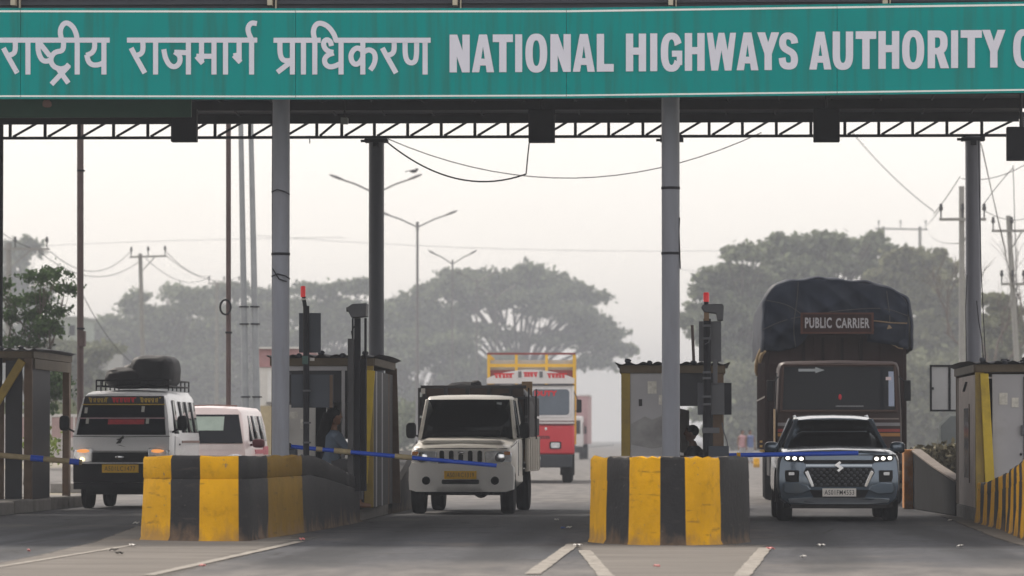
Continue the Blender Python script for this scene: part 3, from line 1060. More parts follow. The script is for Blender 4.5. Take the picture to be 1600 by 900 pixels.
hz(w3, [[(110, 252), (405, 252)], [(492, 252), (1092, 252)],
   [(150, 258), (150, 345), (172, 382), (228, 378)], V(228), [(228, 380), (134, 452)], V(297), V(368),
   [(368, 252), (356, 195), (374, 152), (408, 143), (452, 165), (488, 212), (502, 258)],
   [(472, 288), (466, 258), (440, 246), (420, 266), (428, 300), (452, 322), (484, 328)],
   [(486, 332), (446, 344), (425, 375), (438, 410), (474, 422), (532, 396)], V(532), V(668),
   [(668, 318), (640, 298), (612, 308), (592, 342), (598, 385), (622, 406), (650, 392), (668, 358)],
   [(668, 330), (702, 308), (736, 322), (748, 358), (738, 405), (714, 438)]]
   + ra(768) + [[(932, 256), (932, 345), (946, 384), (972, 396), (996, 384), (1004, 345), (1004, 256)], V(1057)], 400)
w3.build('hindi_lettering', m_letter, sgn, smooth=False, fix=False)

def capital(mb, ch, x0, x1, yt, yb):
    """Heavy condensed capital filling the pixel box."""
    W, H = x1 - x0, yb - yt
    ts, tb = min(11.4, W), 11.0
    _k[0] += 1
    base = SY - 0.004 - (_k[0] % 30) * 0.0003
    lay = [0]
    def poly(ps):
        lay[0] += 1
        q = [at(x0 + a, yt + b, SY) for a, b in ps]
        mb.add([(p.x, base - lay[0] * 0.0008, p.z) for p in q], [tuple(range(len(q)))])
    def rect(a, b, c, d):
        poly([(a, b), (c, b), (c, d), (a, d)])
    def ring(a0, a1, cx, cy, rx, ry, ix, iy, n=26, e=0.82):
        lay[0] += 1
        def pt(t, p, q):
            c, s = math.cos(t), math.sin(t)
            return (cx + p * math.copysign(abs(c) ** e, c), cy - q * math.copysign(abs(s) ** e, s))
        o, i = [], []
        for k in range(n + 1):
            t = a0 + (a1 - a0) * k / n
            o.append(pt(t, rx, ry))
            i.append(pt(t, ix, iy))
        q = [at(x0 + a, yt + b, SY) for a, b in o + i]
        mb.add([(p.x, base - lay[0] * 0.0008, p.z) for p in q], [(k, k + 1, n + 2 + k, n + 1 + k) for k in range(n)])
    if ch == 'N':
        rect(0, 0, ts, H), rect(W - ts, 0, W, H), poly([(0, 0), (ts + 0.5, 0), (W, H), (W - ts - 0.5, H)])
    elif ch == 'A':
        c = W / 2
        poly([(0, H), (ts, H), (c + 1, 12), (c + 6.2, 0), (c - 6.2, 0)])
        poly([(W, H), (W - ts, H), (c - 1, 12), (c - 6.2, 0), (c + 6.2, 0)])
        rect(W * 0.2, H * 0.64, W * 0.8, H * 0.82)
    elif ch == 'T':
        rect(0, 0, W, tb + 1), rect(W / 2 - ts / 2, 0, W / 2 + ts / 2, H)
    elif ch == 'I':
        rect(0, 0, W, H)
    elif ch == 'L':
        rect(0, 0, ts, H), rect(0, H - tb - 1, W, H)
    elif ch == 'H':
        rect(0, 0, ts, H), rect(W - ts, 0, W, H), rect(0, H * 0.37, W, H * 0.56)
    elif ch == 'F':
        rect(0, 0, ts, H), rect(0, 0, W, tb), rect(0, H * 0.4, W * 0.88, H * 0.57)
    elif ch == 'O':
        ring(0, 2 * math.pi, W / 2, H / 2, W / 2, H / 2 + 1, W / 2 - ts, H / 2 - tb + 1.5, 40)
    elif ch == 'G':
        ring(0.42, 2 * math.pi - 0.55, W / 2, H / 2, W / 2, H / 2 + 1, W / 2 - ts, H / 2 - tb + 1.5, 34)
        rect(W * 0.52, H * 0.46, W, H * 0.62), rect(W - 8.5, H * 0.46, W, H * 0.84)
    elif ch == 'U':
        rect(0, 0, ts, H * 0.62), rect(W - ts, 0, W, H * 0.62)
        ring(math.pi, 2 * math.pi, W / 2, H * 0.61, W / 2, H * 0.39 + 1, W / 2 - ts, H * 0.39 - tb + 1)
    elif ch == 'D':
        rect(0, 0, ts, H)
        ring(-math.pi / 2, math.pi / 2, W * 0.35, H / 2, W * 0.65, H / 2, W * 0.65 - ts, H / 2 - tb)
    elif ch == 'R':
        rect(0, 0, ts, H), rect(ts - 1, 0, W * 0.5, tb), rect(ts - 1, H * 0.46, W * 0.55, H * 0.63)
        ring(-math.pi / 2, math.pi / 2, W * 0.48, H * 0.315, W * 0.46, H * 0.315, W * 0.46 - ts, H * 0.315 - tb)
        poly([(W * 0.36, H * 0.55), (W * 0.74, H * 0.55), (W + 0.5, H), (W - ts - 1.5, H)])
    elif ch == 'W':
        for a, b in ((0, W * 0.27), (W * 0.5, W * 0.27), (W * 0.5, W * 0.73), (W, W * 0.73)):
            k = 4.6
            a2 = min(max(a, k), W - k)
            poly([(a2 - k, 0), (a2 + k, 0), (b + k + 0.6, H), (b - k - 0.6, H)])
    elif ch == 'Y':
        poly([(0, 0), (ts + 1, 0), (W / 2 + 5.2, H * 0.56), (W / 2 - 5.2, H * 0.6)])
        poly([(W - ts - 1, 0), (W, 0), (W / 2 + 5.2, H * 0.6), (W / 2 - 5.2, H * 0.56)])
        rect(W / 2 - ts / 2, H * 0.52, W / 2 + ts / 2, H)
    elif ch == 'S':
        r = W / 2
        stp = [(W - 5.2, H * 0.30), (W - 6.5, H * 0.17), (W / 2 + 1, 5.2), (W * 0.26, H * 0.12), (5.2, H * 0.27), (W * 0.25, H * 0.42), (W / 2, H * 0.49),
               (W * 0.76, H * 0.57), (W - 5.2, H * 0.73), (W * 0.76, H * 0.88), (W / 2, H - 5.2), (W * 0.22, H * 0.87), (5.0, H * 0.68)]
        lay[0] += 1
        q = [at(x0 + a, yt + b, SY) for a, b in smooth_pts(stp, 2)]
        ribbon(mb, [(p.x, p.z) for p in q], 10.8 / K(SY), base - lay[0] * 0.0008)
words = [('NATIONAL', [(702.5, 734), (737.5, 772), (770, 801.5), (805, 816), (821, 855), (860, 892), (895, 929.5), (932.5, 959)]),
         ('HIGHWAYS', [(978, 1009.5), (1016, 1027), (1032.5, 1066), (1070, 1101), (1104.5, 1150), (1151, 1185), (1183, 1217.5), (1217, 1247)]),
         ('AUTHORITY', [(1264.5, 1299), (1301, 1333), (1337, 1369), (1372.5, 1405), (1409.5, 1444), (1449.5, 1482.5), (1486, 1497), (1501, 1534), (1534.5, 1571)]),
         ('OF', [(1583, 1617), (1624, 1650)]), ('INDIA', [(1668, 1679), (1685, 1717), (1722, 1755), (1760, 1771), (1775, 1809)])]
for wd, xs_ in words:
    mb = MB()
    for ch, (a, b) in zip(wd, xs_):
        mid = (a + b) / 2
        yt = np.interp(mid, [700, 960, 1200, 1400, 1570], [54.3, 53, 50.5, 48.5, 46.5])
        capital(mb, ch, a, b, yt, yt + 59)
    mb.build('english_lettering', m_letter, sgn, smooth=False, fix=False)
# ------------------------------------------------------------------ vehicles (local frame: x right, y away from the camera, z up, front at y = 0)
def paint(name, col, rough=0.35, dirt=0.12, coat=0.5, metal=0.0, dcol=(0.2, 0.17, 0.14)):
    return mat(name, col, rough, metal=metal, var=0.06, scale=2.5, dirt=dirt, dirtcol=dcol, dscale=1.7, dsharp=0.5, coat=coat)

def wheel(parent, x, y, r, wd, side, rimcol=None, twin=False):
    """side +1: outer face towards +x."""
    t = MB()
    h = wd / 2
    t.lathe([(r * 0.58, -h * 0.9), (r * 0.9, -h), (r * 0.97, -h * 0.86), (r, -h * 0.6), (r, h * 0.6), (r * 0.97, h * 0.86), (r * 0.9, h), (r * 0.58, h * 0.9)], (0, 0, 0), 'x', 28)
    for k in (-0.3, 0.3):
        t.lathe([(r + 0.0005, h * k - 0.012), (r + 0.004, h * k - 0.01), (r + 0.004, h * k + 0.01), (r + 0.0005, h * k + 0.012)], (0, 0, 0), 'x', 28)
    e = bpy.data.objects.new('wheel', None)
    COL.objects.link(e)
    e.parent = parent
    e.location = (x, y, r)
    t.build('tyre', m_tyre, e)
    q = MB().lathe([(r * 0.56, side * h * 0.88), (r * 0.56, side * h * 0.6), (r * 0.2, side * h * 0.45), (r * 0.14, side * h * 0.75), (0.01, side * h * 0.75)], (0, 0, 0), 'x', 20)
    q.build('rim', rimcol or m_rim, e)
    return e

def ring_half(pts, y, f=None):
    """Mirrored closed ring from a half profile running from bottom centre to top centre; f(x) shifts y."""
    f = f or (lambda x, z: 0)
    r = [(x, y + f(x, z), z) for x, z in pts]
    l = [(-x, y + f(-x, z), z) for x, z in reversed(pts) if abs(x) > 1e-6]
    return r + l

def hull(mb, sts, f=None, ncols=10, mi=0):
    """Loft of half profiles (y, [(x, z)...]); the front cap is a grid curved by f."""
    f = f or (lambda x, z: 0)
    rings = [ring_half(p, y, f if i < 3 else None) for i, (y, p) in enumerate(sts)]
    mb.loft(rings, cap=False, mi=mi)
    n = len(rings[0])
    mb.add(rings[-1], [tuple(range(n))], mi)
    y, p = sts[0]
    rows = []
    for x, z in p:
        rows.append([(x * (2 * k / ncols - 1), y + f(x * (2 * k / ncols - 1), z), z) for k in range(ncols + 1)])
    mb.loft(rows, cap=False, mi=mi, closed=False)
    return mb

def quadpanel(mb, q, th=0.012, mi=0, nrm=None):
    """Thin panel from 4 points, pushed out by its own thickness."""
    q = [Vector(p) for p in q]
    n_ = (q[1] - q[0]).cross(q[2] - q[0]).normalized()
    if nrm is not None and n_.dot(Vector(nrm)) < 0:
        n_ = -n_
    vs = [p - n_ * 0.004 for p in q] + [p + n_ * th for p in q]
    k = len(q)
    mb.add(vs, [tuple(range(k)), tuple(range(2 * k - 1, k - 1, -1))] + [(i, (i + 1) % k, k + (i + 1) % k, k + i) for i in range(k)], mi)
    return mb

def rrect(x0, x1, z0, z1, r, n=4):
    ps = []
    for cx, cz, a in ((x1 - r, z0 + r, -90), (x1 - r, z1 - r, 0), (x0 + r, z1 - r, 90), (x0 + r, z0 + r, 180)):
        for k in range(n + 1):
            t = R(a + 90 * k / n)
            ps.append((cx + r * math.cos(t), cz + r * math.sin(t)))
    return ps

# ---------------- grey crossover car
m_suv = mat('slate_blue_metallic', (0.115, 0.158, 0.212), 0.25, metal=0.5, var=0.06, scale=3, coat=0.9)
m_silver = mat('satin_silver', (0.42, 0.47, 0.53), 0.3, metal=0.7, var=0.05)
m_seat = mat('seat_fabric', (0.03, 0.03, 0.034), 0.9)
m_drl = mat('running_light', (0.9, 0.9, 0.85), 0.2, emit=(1, 0.95, 0.85), estr=2.2)
m_glass = glass_mat('window_glass', (0.16, 0.2, 0.235))
SUVX, SUVY = at(1311, 700, 62.2).x, 62.2
suv = thing('parked_car', 'slate grey crossover with lit running lights waiting at the right blue boom', 'car', (SUVX, SUVY, 0), R(0.4), )
suv.name = 'waiting_car'
fn = lambda x, z: 0.85 * max(0, abs(x) - 0.45) ** 2 + (0.05 * max(0, z - 0.6) / 0.3 if z > 0.6 else 0) + (0.07 * max(0, 0.42 - z) / 0.2)
def suvp(w_, zb, zs, zt, ct):
    return [(0, zb), (w_ * .8, zb), (w_ * .96, zb + .1), (w_, zb + .26), (w_ * 1.0, zb + .45), (w_ * .985, zs - .08), (w_ * .95, zs), (w_ * .84, (zs + zt) / 2 + .02), (w_ * .55, zt + ct * .5), (0, zt + ct)]
body = MB()
hull(body, [(0.0, suvp(.865, .24, .935, .985, .02)), (0.06, suvp(.885, .22, .955, 1.01, .025)), (0.22, suvp(.9, .22, .985, 1.035, .03)),
            (0.8, suvp(.9, .24, 1.0, 1.065, .035)), (1.25, suvp(.9, .24, 1.01, 1.08, .03)), (1.45, suvp(.9, .24, 1.02, 1.08, .0)), (3.6, suvp(.9, .24, 1.04, 1.09, 0)),
            (4.2, suvp(.87, .28, 1.03, 1.07, 0)), (4.34, suvp(.8, .32, .95, 1.0, 0))], fn, 14)
body.build('body', m_suv, suv, angle=50)
# cabin: pillars and roof
def frame_loop(y0, z0, w0, y1, z1, w1):
    return [(-w0, y0, z0), (w0, y0, z0), (w1, y1, z1), (-w1, y1, z1)]
cab = MB()
roof_r = []
for y, w_, z in ((2.02, .52, 1.49), (2.25, .565, 1.525), (2.8, .58, 1.545), (3.4, .57, 1.53), (3.85, .54, 1.49)):
    e_ = .05 if roof_r else .004
    roof_r.append([(-w_, y, z - e_), (-w_ * .97, y, z - .002), (-w_ * .6, y, z + .02), (0, y, z + .028), (w_ * .6, y, z + .02), (w_ * .97, y, z - .002), (w_, y, z - e_), (0, y, z + .015 - e_)])
cab.loft(roof_r)
for s in (-1, 1):
    cab.bar((s * .735, 1.24, 1.055), (s * .548, 2.04, 1.475), .055, .06)
    cab.bar((s * .76, 2.45, 1.04), (s * .585, 2.6, 1.49), .04, .09)
    cab.bar((s * .77, 3.35, 1.05), (s * .575, 3.45, 1.49), .04, .12)
    cab.bar((s * .7, 4.15, 1.05), (s * .54, 3.86, 1.46), .05, .12)
    cab.bar((s * .58, 2.05, 1.48), (s * .57, 3.85, 1.475), .05, .04)
cab.build('cabin_frame', m_suv, suv, bevel=0.012)
MB().box(-.53, .53, 2.1, 3.85, 1.375, 1.465).build('headliner', m_seat, suv)
rr = MB()
for s in (-1, 1):
    rr.tube([(s * .545, 2.5, 1.53), (s * .55, 2.75, 1.555), (s * .55, 3.5, 1.55), (s * .53, 3.7, 1.5)], 0.012, 8)
rr.build('roof_rail', m_silver, suv)
ws = MB().loft([[(-.735 + 1.47 * k / 8, 1.22 - 0.10 * (1 - (k / 4 - 1) ** 2), 1.06) for k in range(9)], [(-.545 + 1.09 * k / 8, 2.05 - 0.05 * (1 - (k / 4 - 1) ** 2), 1.48) for k in range(9)]], closed=False)
ws.build('windshield', m_glass, suv, solid=0.006)
MB().loft([[(-.7, 4.17, 1.06), (.7, 4.17, 1.06)], [(-.54, 3.88, 1.46), (.54, 3.88, 1.46)]], closed=False).build('rear_window', m_glass, suv, solid=0.006)
for s in (-1, 1):
    for y0, y1 in ((1.5, 2.44), (2.54, 3.3), (3.42, 3.95)):
        MB().loft([[(s * .765, y0, 1.06), (s * .765, y1, 1.06)], [(s * .585, max(y0, 2.08), 1.475), (s * .58, min(y1, 3.82), 1.475)]], closed=False).build('window', m_glass, suv, solid=0.006)
    # mirrors
    m_ = MB().ell((s * .935, 1.52, 1.08), (.115, .09, .08), 16, 10, e=.7)
    m_.bar((s * .78, 1.5, 1.03), (s * .87, 1.52, 1.06), .05, .04)
    mo = m_.build('mirror', m_suv, suv)
    MB().ell((s * .935, 1.55, 1.035), (.112, .075, .05), 14, 8, e=.7).build('mirror_base', m_blkpl, mo)
    # running lights: three bright lamps in a dark pod
    hl = MB().prism(rrect(-.155, .155, -.05, .052, .045), 0, .05)
    hl.warp(lambda x, y, z, s=s: (s * .645 + x, y - .02 + fn(s * .645 + x, .87), .918 + z + x * s * .05))
    ho_ = hl.build('headlight', m_blkpl, suv)
    for k in (-.098, 0, .098):
        MB().ell((s * .645 + k, fn(s * .645 + k, .87) - .022, .918 + k * s * .05), (.031, .014, .026), 14, 8).build('lamp', m_drl, ho_)
    fl = MB().prism([(-.1, -.085), (.085, -.085), (.1, -.02), (.1, .085), (-.1, .085)], 0, .04)
    fl.warp(lambda x, y, z, s=s: (s * (.685 + x * 1), y - .012 + fn(s * (.685 + x), .62),   .66 + z))
    fo = fl.build('lower_lamp', m_blkpl, suv, bevel=.01)
    MB().box(s * .685 - .05, s * .685 + .05, fn(.685, .62) - .018, fn(.685, .62), .67, .72).build('lens', m_lens, fo, bevel=.008)
    # sculpted bumper wedges
    bw = MB().prism([(.40, .46), (.46, .53), (.60, .575), (.80, .565), (.815, .44), (.77, .40), (.56, .395)], 0, .05)
    bw.warp(lambda x, y, z, s=s: (s * x, y - .035 + fn(x, .5), z))
    bw.build('bumper_corner', m_suv, suv, bevel=.02, angle=60)
    # chrome blade beside the grille
    cb = MB().prism([(.36, .51), (.405, .495), (.505, .72), (.455, .75)], 0, .03)
    cb.warp(lambda x, y, z, s=s: (s * x, y - .04 + fn(x, .6), z))
    cb.build('grille_blade', m_chrome, suv, bevel=.008)
    # dark cladding round the wheel arches
    ar = MB()
    pr = [((.9 if k else .9), 0) for k in (0,)]
    ring = []
    for k in range(13):
        a = R(-10 + 200 * k / 12)
        for rr_ in (.36, .43):
            pass
        ring.append([(s * .885, .86 + .355 * math.cos(a), .345 + .355 * math.sin(a)), (s * .915, .86 + .36 * math.cos(a), .345 + .36 * math.sin(a)), (s * .91, .86 + .43 * math.cos(a), .345 + .43 * math.sin(a)), (s * .885, .86 + .44 * math.cos(a), .345 + .44 * math.sin(a))])
    ar.loft(ring).build('wheel_arch', m_blkpl, suv)
sm = MB()
sm.tube([(-.86 + 1.72 * k / 12, fn(-.86 + 1.72 * k / 12, .96) - .003, .968) for k in range(13)], .006, 5)
for s in (-1, 1):
    sm.tube([(s * .885, .12, .98), (s * .9, .5, 1.0), (s * .9, 1.2, 1.02)], .005, 5)
    sm.tube([(s * (.75 - .25 * k / 6), .15 + 1.0 * k / 6, 1.02 + .045 * k / 6 + .02) for k in range(7)], .005, 5)
sm.build('panel_gap', m_ink, suv)
grl = MB().prism([(-.48, .785), (.48, .785), (.52, .71), (.39, .505), (-.39, .505), (-.52, .71)], 0, .04)
grl.warp(lambda x, y, z: (x, y - .018 + fn(x, z), z))
go = grl.build('grille', m_blkpl, suv)
hxm = MB()
for r_ in range(6):
    for c_ in range(-5, 6):
        x, z = c_ * .088 + (.044 if r_ % 2 else 0), .535 + r_ * .043
        if abs(x) < .37 + (z - .53) * .55:
            hxm.lathe([(.026, 0), (.02, -.006), (.008, -.008)], (x, fn(x, z) - .018, z), 'y', 6)
hxm.build('grille_mesh', mat('grille_dark_chrome', (0.05, 0.055, 0.065), .3, metal=.8), go)
MB().prism([(-.5, .842), (.5, .842), (.54, .895), (-.54, .895)], 0, .04).warp(lambda x, y, z: (x, y - .016 + fn(x, z), z)).build('upper_grille', m_blkpl, suv)
MB().prism([(-.48, .8), (.48, .8), (.48, .83), (-.48, .83)], 0, .03).warp(lambda x, y, z: (x, y - .028 + fn(x, z), z)).build('chrome_bar', m_silver, suv)
# emblem: slanted letter S
em = MB()
for ps in ([(.058, .035), (.0, .078), (-.058, .03), (-.03, .012), (.03, -.02), (.012, -.03), (.03, -.04), (.06, -.012)],):
    pass
for q in ([(-.062, .018), (.004, .07), (.03, .05), (-.03, .0)], [(-.03, .0), (-.002, .022), (.062, -.018), (.03, -.04)], [(.06, -.016), (-.004, -.07), (-.03, -.05), (.03, .0)],
          [(-.062, .018), (-.03, .0), (.032, -.04), (.0, -.022)]):
    em.prism([(a * 1.1, .80 + b * 1.1) for a, b in q], fn(0, .75) - .044 - .0012 * len(em.f) / 6, fn(0, .75) - .02)
em.build('emblem', m_chrome, suv, smooth=False)
li = MB().prism([(-.43, .46), (.43, .46), (.37, .34), (-.37, .34)], 0, .04).warp(lambda x, y, z: (x, y - .015 + fn(x, z), z))
li.build('lower_intake', m_blkpl, suv)
MB().prism([(-.74, .33), (-.42, .345), (.42, .345), (.74, .33), (.72, .275), (.4, .255), (-.4, .255), (-.72, .275)], 0, .04).warp(lambda x, y, z: (x, y - .045 + fn(x, z), z)).build('skid_plate', m_silver, suv, bevel=.012)
MB().box(-.7, .7, .02, .3, .19, .25).box(-.8, .8, .3, 4.1, .2, .26).build('underside', m_under, suv)
pl = MB().box(-.245, .245, fn(0, .43) - .05, fn(0, .43) - .036, .365, .482).build('number_plate', m_plate_w, suv)
text('AS01FM4553', 'plate_text', m_ink, pl, (0, fn(0, .43) - .051, .424), .43, .07, bold=.002)
for x, s in ((-.775, -1), (.775, 1)):
    wheel(suv, x, .86, .345, .225, s)
    wheel(suv, x, 3.46, .345, .225, s)
st = MB()
for s in (-1, 1):
    st.box(s * .36 - .24, s * .36 + .24, 2.45, 2.6, .5, 1.12)
    st.ell((s * .36, 2.55, 1.24), (.13, .06, .1), 12, 8, e=.7)
st.box(-.6, .6, 3.3, 3.45, .5, 1.1)
st.build('seat', m_seat, suv, bevel=.04)
MB().box(-.72, .72, 1.45, 1.75, .85, 1.06).build('dashboard', m_blkpl, suv, bevel=.05)

# ---------------- white pickup
m_pick = paint('cream_white_paint', (0.82, 0.79, 0.73), .4, .14, .3)
m_plwht = mat('white_bumper', (0.8, 0.79, 0.77), .45, var=.05, dirt=.15, dirtcol=(.35, .3, .26), dscale=3, dsharp=.4)
PY = 68.1
pk = thing('pickup_truck', 'cream white pickup with yellow plate and loaded dark cargo bed at the middle boom', 'pickup truck', (at(719.5, 700, PY).x, PY, 0), R(-2.0))
bfn = lambda x, z: .75 * max(0, abs(x) - .45) ** 2
bp = MB()
prof = [(0, .44), (.45, .44), (.56, .36), (.72, .355), (.835, .39), (.845, .55), (.84, .74), (.80, .81), (0, .81)]
hull(bp, [(0, prof), (.1, prof), (.28, [(x, z) for x, z in prof]), (.42, [(x * .99, z) for x, z in prof])], bfn, 12)
bp.build('bumper', m_plwht, pk, bevel=.015, angle=50)
bd = MB()
def pkp(w_, zb, zs, zt):
    return [(0, zb), (w_ * .9, zb), (w_, zb + .08), (w_, zs - .1), (w_ * .985, zs - .03), (w_ * .93, zs + .01), (w_ * .75, zt - .01), (w_ * .4, zt), (0, zt + .01)]
hull(bd, [(.1, pkp(.80, .55, 1.02, 1.05)), (.17, pkp(.815, .55, 1.06, 1.1)), (.35, pkp(.82, .5, 1.09, 1.14)), (1.0, pkp(.825, .45, 1.14, 1.2)), (1.3, pkp(.83, .42, 1.17, 1.24)),
          (1.42, pkp(.83, .42, 1.2, 1.22)), (2.35, pkp(.83, .42, 1.22, 1.24))], bfn, 12)
bd.build('body', m_pick, pk, angle=45)
MB().prism([(-.68, 1.13), (.68, 1.13), (.62, 1.185), (-.62, 1.185)], 0.28, 1.0).build('bonnet_bulge', m_pick, pk, bevel=.03)
cf = MB()
ro = []
for y, w_, z in ((1.62, .66, 1.83), (1.72, .70, 1.885), (1.95, .72, 1.915), (2.36, .72, 1.9)):
    ro.append([(-w_, y, z - .07), (-w_ * .96, y, z - .015), (-w_ * .6, y, z + .008), (0, y, z + .015), (w_ * .6, y, z + .008), (w_ * .96, y, z - .015), (w_, y, z - .07), (0, y, z - .05)])
cf.loft(ro)
for s in (-1, 1):
    cf.bar((s * .775, 1.3, 1.2), (s * .685, 1.66, 1.84), .06, .07)
    cf.bar((s * .8, 2.28, 1.2), (s * .705, 2.3, 1.86), .06, .14)
cf.box(-.74, .74, 2.36, 2.4, 1.1, 1.88)
cf.build('cab_frame', m_pick, pk, bevel=.015)
m_pglass = glass_mat('tinted_glass', (0.05, 0.065, 0.075))
MB().loft([[(-.76 + 1.52 * k / 8, 1.29 - .07 * (1 - (k / 4 - 1) ** 2), 1.2) for k in range(9)], [(-.675 + 1.35 * k / 8, 1.63 - .05 * (1 - (k / 4 - 1) ** 2), 1.845) for k in range(9)]], closed=False).build('windshield', m_pglass, pk, solid=.006)
for s in (-1, 1):
    MB().loft([[(s * .815, 1.4, 1.22), (s * .815, 2.22, 1.22)], [(s * .715, 1.7, 1.83), (s * .715, 2.24, 1.83)]], closed=False).build('window', m_pglass, pk, solid=.006)
    mi = MB().ell((s * .93, 1.36, 1.34), (.085, .05, .13), 14, 10, e=.55).bar((s * .8, 1.4, 1.24), (s * .92, 1.38, 1.28), .03, .03)
    mi.build('mirror', m_blkpl, pk)
    hl = MB().prism([(-.205, -.085), (.205, -.105), (.215, .085), (-.14, .105), (-.215, .05)], 0, .07)
    hl.warp(lambda x, y, z, s=s: (s * (.60 - x), .06 + y + bfn(.60 - x, 0), .915 + z))
    h_ = hl.build('headlight', m_lens, pk, bevel=.02)
    MB().lathe([(.09, 0), (.085, -.02), (.06, -.028), (.01, -.03)], (s * .63, .06 + bfn(.63, 0), .905), 'y', 20).build('reflector', m_chrome, h_)
    MB().box(s * .74 - .05, s * .74 + .05, .05 + bfn(.74, 0), .09 + bfn(.74, 0), .945, 1.0).build('turn_signal', mat('amber_lens', (.6, .2, .02), .2), h_, bevel=.008)
    MB().lathe([(.066, .0), (.066, -.012), (.05, -.014), (.046, .0), (.01, .0)], (s * .553, bfn(.553, 0) - .004, .535), 'y', 20).build('fog_lamp', m_blkpl, pk)
    MB().box(s * .5 - .04, s * .5 + .04, 1.56 if s > 0 else 1.36, 1.562 if s > 0 else 1.362, 1.76 if s > 0 else 1.3, 1.80 if s > 0 else 1.36).build('sticker', mat('pale_sticker_pickup', (.3, .34, .36), .6), pk)
    MB().bar((s * .3, 1.24, 1.215), (s * .3 + .27, 1.3, 1.235), .018, .014).build('wiper', m_blkpl, pk)
sm = MB()
for s in (-1, 1):
    sm.tube([(s * .80, .2, 1.07), (s * .815, .6, 1.1), (s * .82, 1.2, 1.16)], .006, 5)
    sm.tube([(s * .833, 1.32, 1.18), (s * .834, 1.34, .6)], .006, 5).tube([(s * .833, 2.25, 1.2), (s * .834, 2.25, .6)], .006, 5)
sm.tube([(-.74, .1 + bfn(.74, 0) - .0, 1.045), (-.4, .098, 1.048), (.4, .098, 1.048), (.74, .1 + bfn(.74, 0), 1.045)], .007, 5)
sm.build('panel_gap', m_ink, pk)
MB().tube([(.0, 1.58, 1.8), (.02, 1.6, 1.76)], .012, 6).ell((.02, 1.62, 1.74), (.13, .02, .035), 12, 6).build('rear_view_mirror', m_rim, pk)
MB().box(-.68, .68, 1.42, 1.7, 1.05, 1.2).build('dashboard', m_blkpl, pk, bevel=.04)
MB().box(-.62, -.12, 1.95, 2.1, .9, 1.55).box(.12, .62, 1.95, 2.1, .9, 1.55).ell((-.37, 2.03, 1.62), (.12, .05, .08), 10, 8).ell((.37, 2.03, 1.62), (.12, .05, .08), 10, 8).build('seat', mat('seat_grey', (.12, .12, .13), .9), pk, bevel=.04)
MB().tube([(.37 + .17 * math.cos(R(a_ * 30)), 1.7 + .05 * math.sin(R(a_ * 30)), 1.22 + .16 * math.sin(R(a_ * 30))) for a_ in range(13)], .014, 6).build('steering_wheel', m_blkpl, pk)
gr = MB().prism([(-.36, .815), (.36, .815), (.38, 1.03), (-.38, 1.03)], 0, .05)
gr.warp(lambda x, y, z: (x, .055 + y, z))
g_ = gr.build('grille', m_plwht, pk, bevel=.012)
sl = MB().prism(rrect(-.037, .037, -.095, .095, .03), 0, .02).build('slot', m_blkpl, g_, loc=(-.305, .043, .92))
for x in (-.152, .305, .152):
    dup_part(sl, g_, (x, .043, .92))
MB().prism(rrect(-.037, .037, -.07, .06, .025), 0, .02).build('slot', m_blkpl, g_, loc=(0, .043, .9))
MB().ell((0, .04, .985), (.06, .012, .02), 14, 6).build('emblem', m_chrome, g_)
MB().prism(rrect(-.30, .30, -.035, .035, .02), 0, .03).build('bumper_slot', m_blkpl, pk, loc=(0, -.014, .515))
MB().box(-.36, .36, .02, .1, .81, .825).build('bumper_step', m_blkpl, pk)
pl = MB().box(-.26, .26, -.028, -.012, .56, .69).build('number_plate', m_plate_y, pk)
text('AS01RC1319', 'plate_text', mat('plate_brown_ink', (.16, .08, .01), .6), pl, (0, -.029, .625), .44, .075, bold=.0)
un = MB().box(-.5, .5, .15, .5, .36, .48).box(-.35, -.25, .3, 4.6, .42, .56).box(.25, .35, .3, 4.6, .42, .56).box(.3, .45, .3, .5, .3, .4)
un.bar((-.7, .62, .34), (.7, .62, .34), .09).bar((-.7, 4.0, .34), (.7, 4.0, .34), .09).ell((0, 4.0, .34), (.14, .14, .14), 10, 8)
un.build('chassis', m_under, pk)
for x, s in ((-.72, -1), (.72, 1)):
    wheel(pk, x, .62, .35, .215, s)
    wheel(pk, x, 4.0, .35, .215, s)
bedm = mat('cargo_bed_cream', (0.55, 0.51, 0.45), .6, var=.12, scale=3, dirt=.45, dirtcol=(.3, .26, .22), dscale=3, dsharp=.3)
m_dwood = mat('dark_rail_wood', (0.032, 0.03, 0.034), .7, var=.3, scale=4)
BX = .88
MB().box(-BX, BX, 2.45, 5.25, .72, .8).build('bed_floor', m_under, pk)
for s in (-1, 1):
    o = MB().box(s * BX - .025, s * BX + .025, 2.45, 5.25, .66, 1.24)
    o.build('bed_side', bedm, pk, bevel=.01)
    for k in range(6):
        yy = 2.5 + k * .54
        MB().box(s * (BX + .026) - .012, s * (BX + .026) + .012, yy - .025, yy + .025, .68, 1.23).build('bed_rib', bedm, pk, bevel=.005)
    for z0, z1 in ((1.26, 1.55), (1.59, 1.9), (1.98, 2.05)):
        if s < 0 or z0 < 1.9:
            MB().box(s * BX - .022, s * BX + .022, 2.45, 5.25, z0, z1).build('bed_rail', m_dwood, pk, bevel=.006)
    for k in (range(4) if s < 0 else (0, 2)):
        MB().box(s * (BX + .035) - .012, s * (BX + .035) + .012, 2.5 + k * .9, 2.56 + k * .9, 1.2, 2.05).build('bed_post', m_dwood, pk)
MB().box(.835, .856, 2.46, 5.25, 1.242, 1.93).build('side_sheet', mat('black_sheet', (.012, .012, .015), .7, spec=.2, var=.3), pk)
MB().box(-BX, BX, 2.44, 2.48, 1.86, 1.9).box(-BX, BX, 2.44, 2.48, 2.04, 2.09).build('head_rail', m_dwood, pk, bevel=.006)
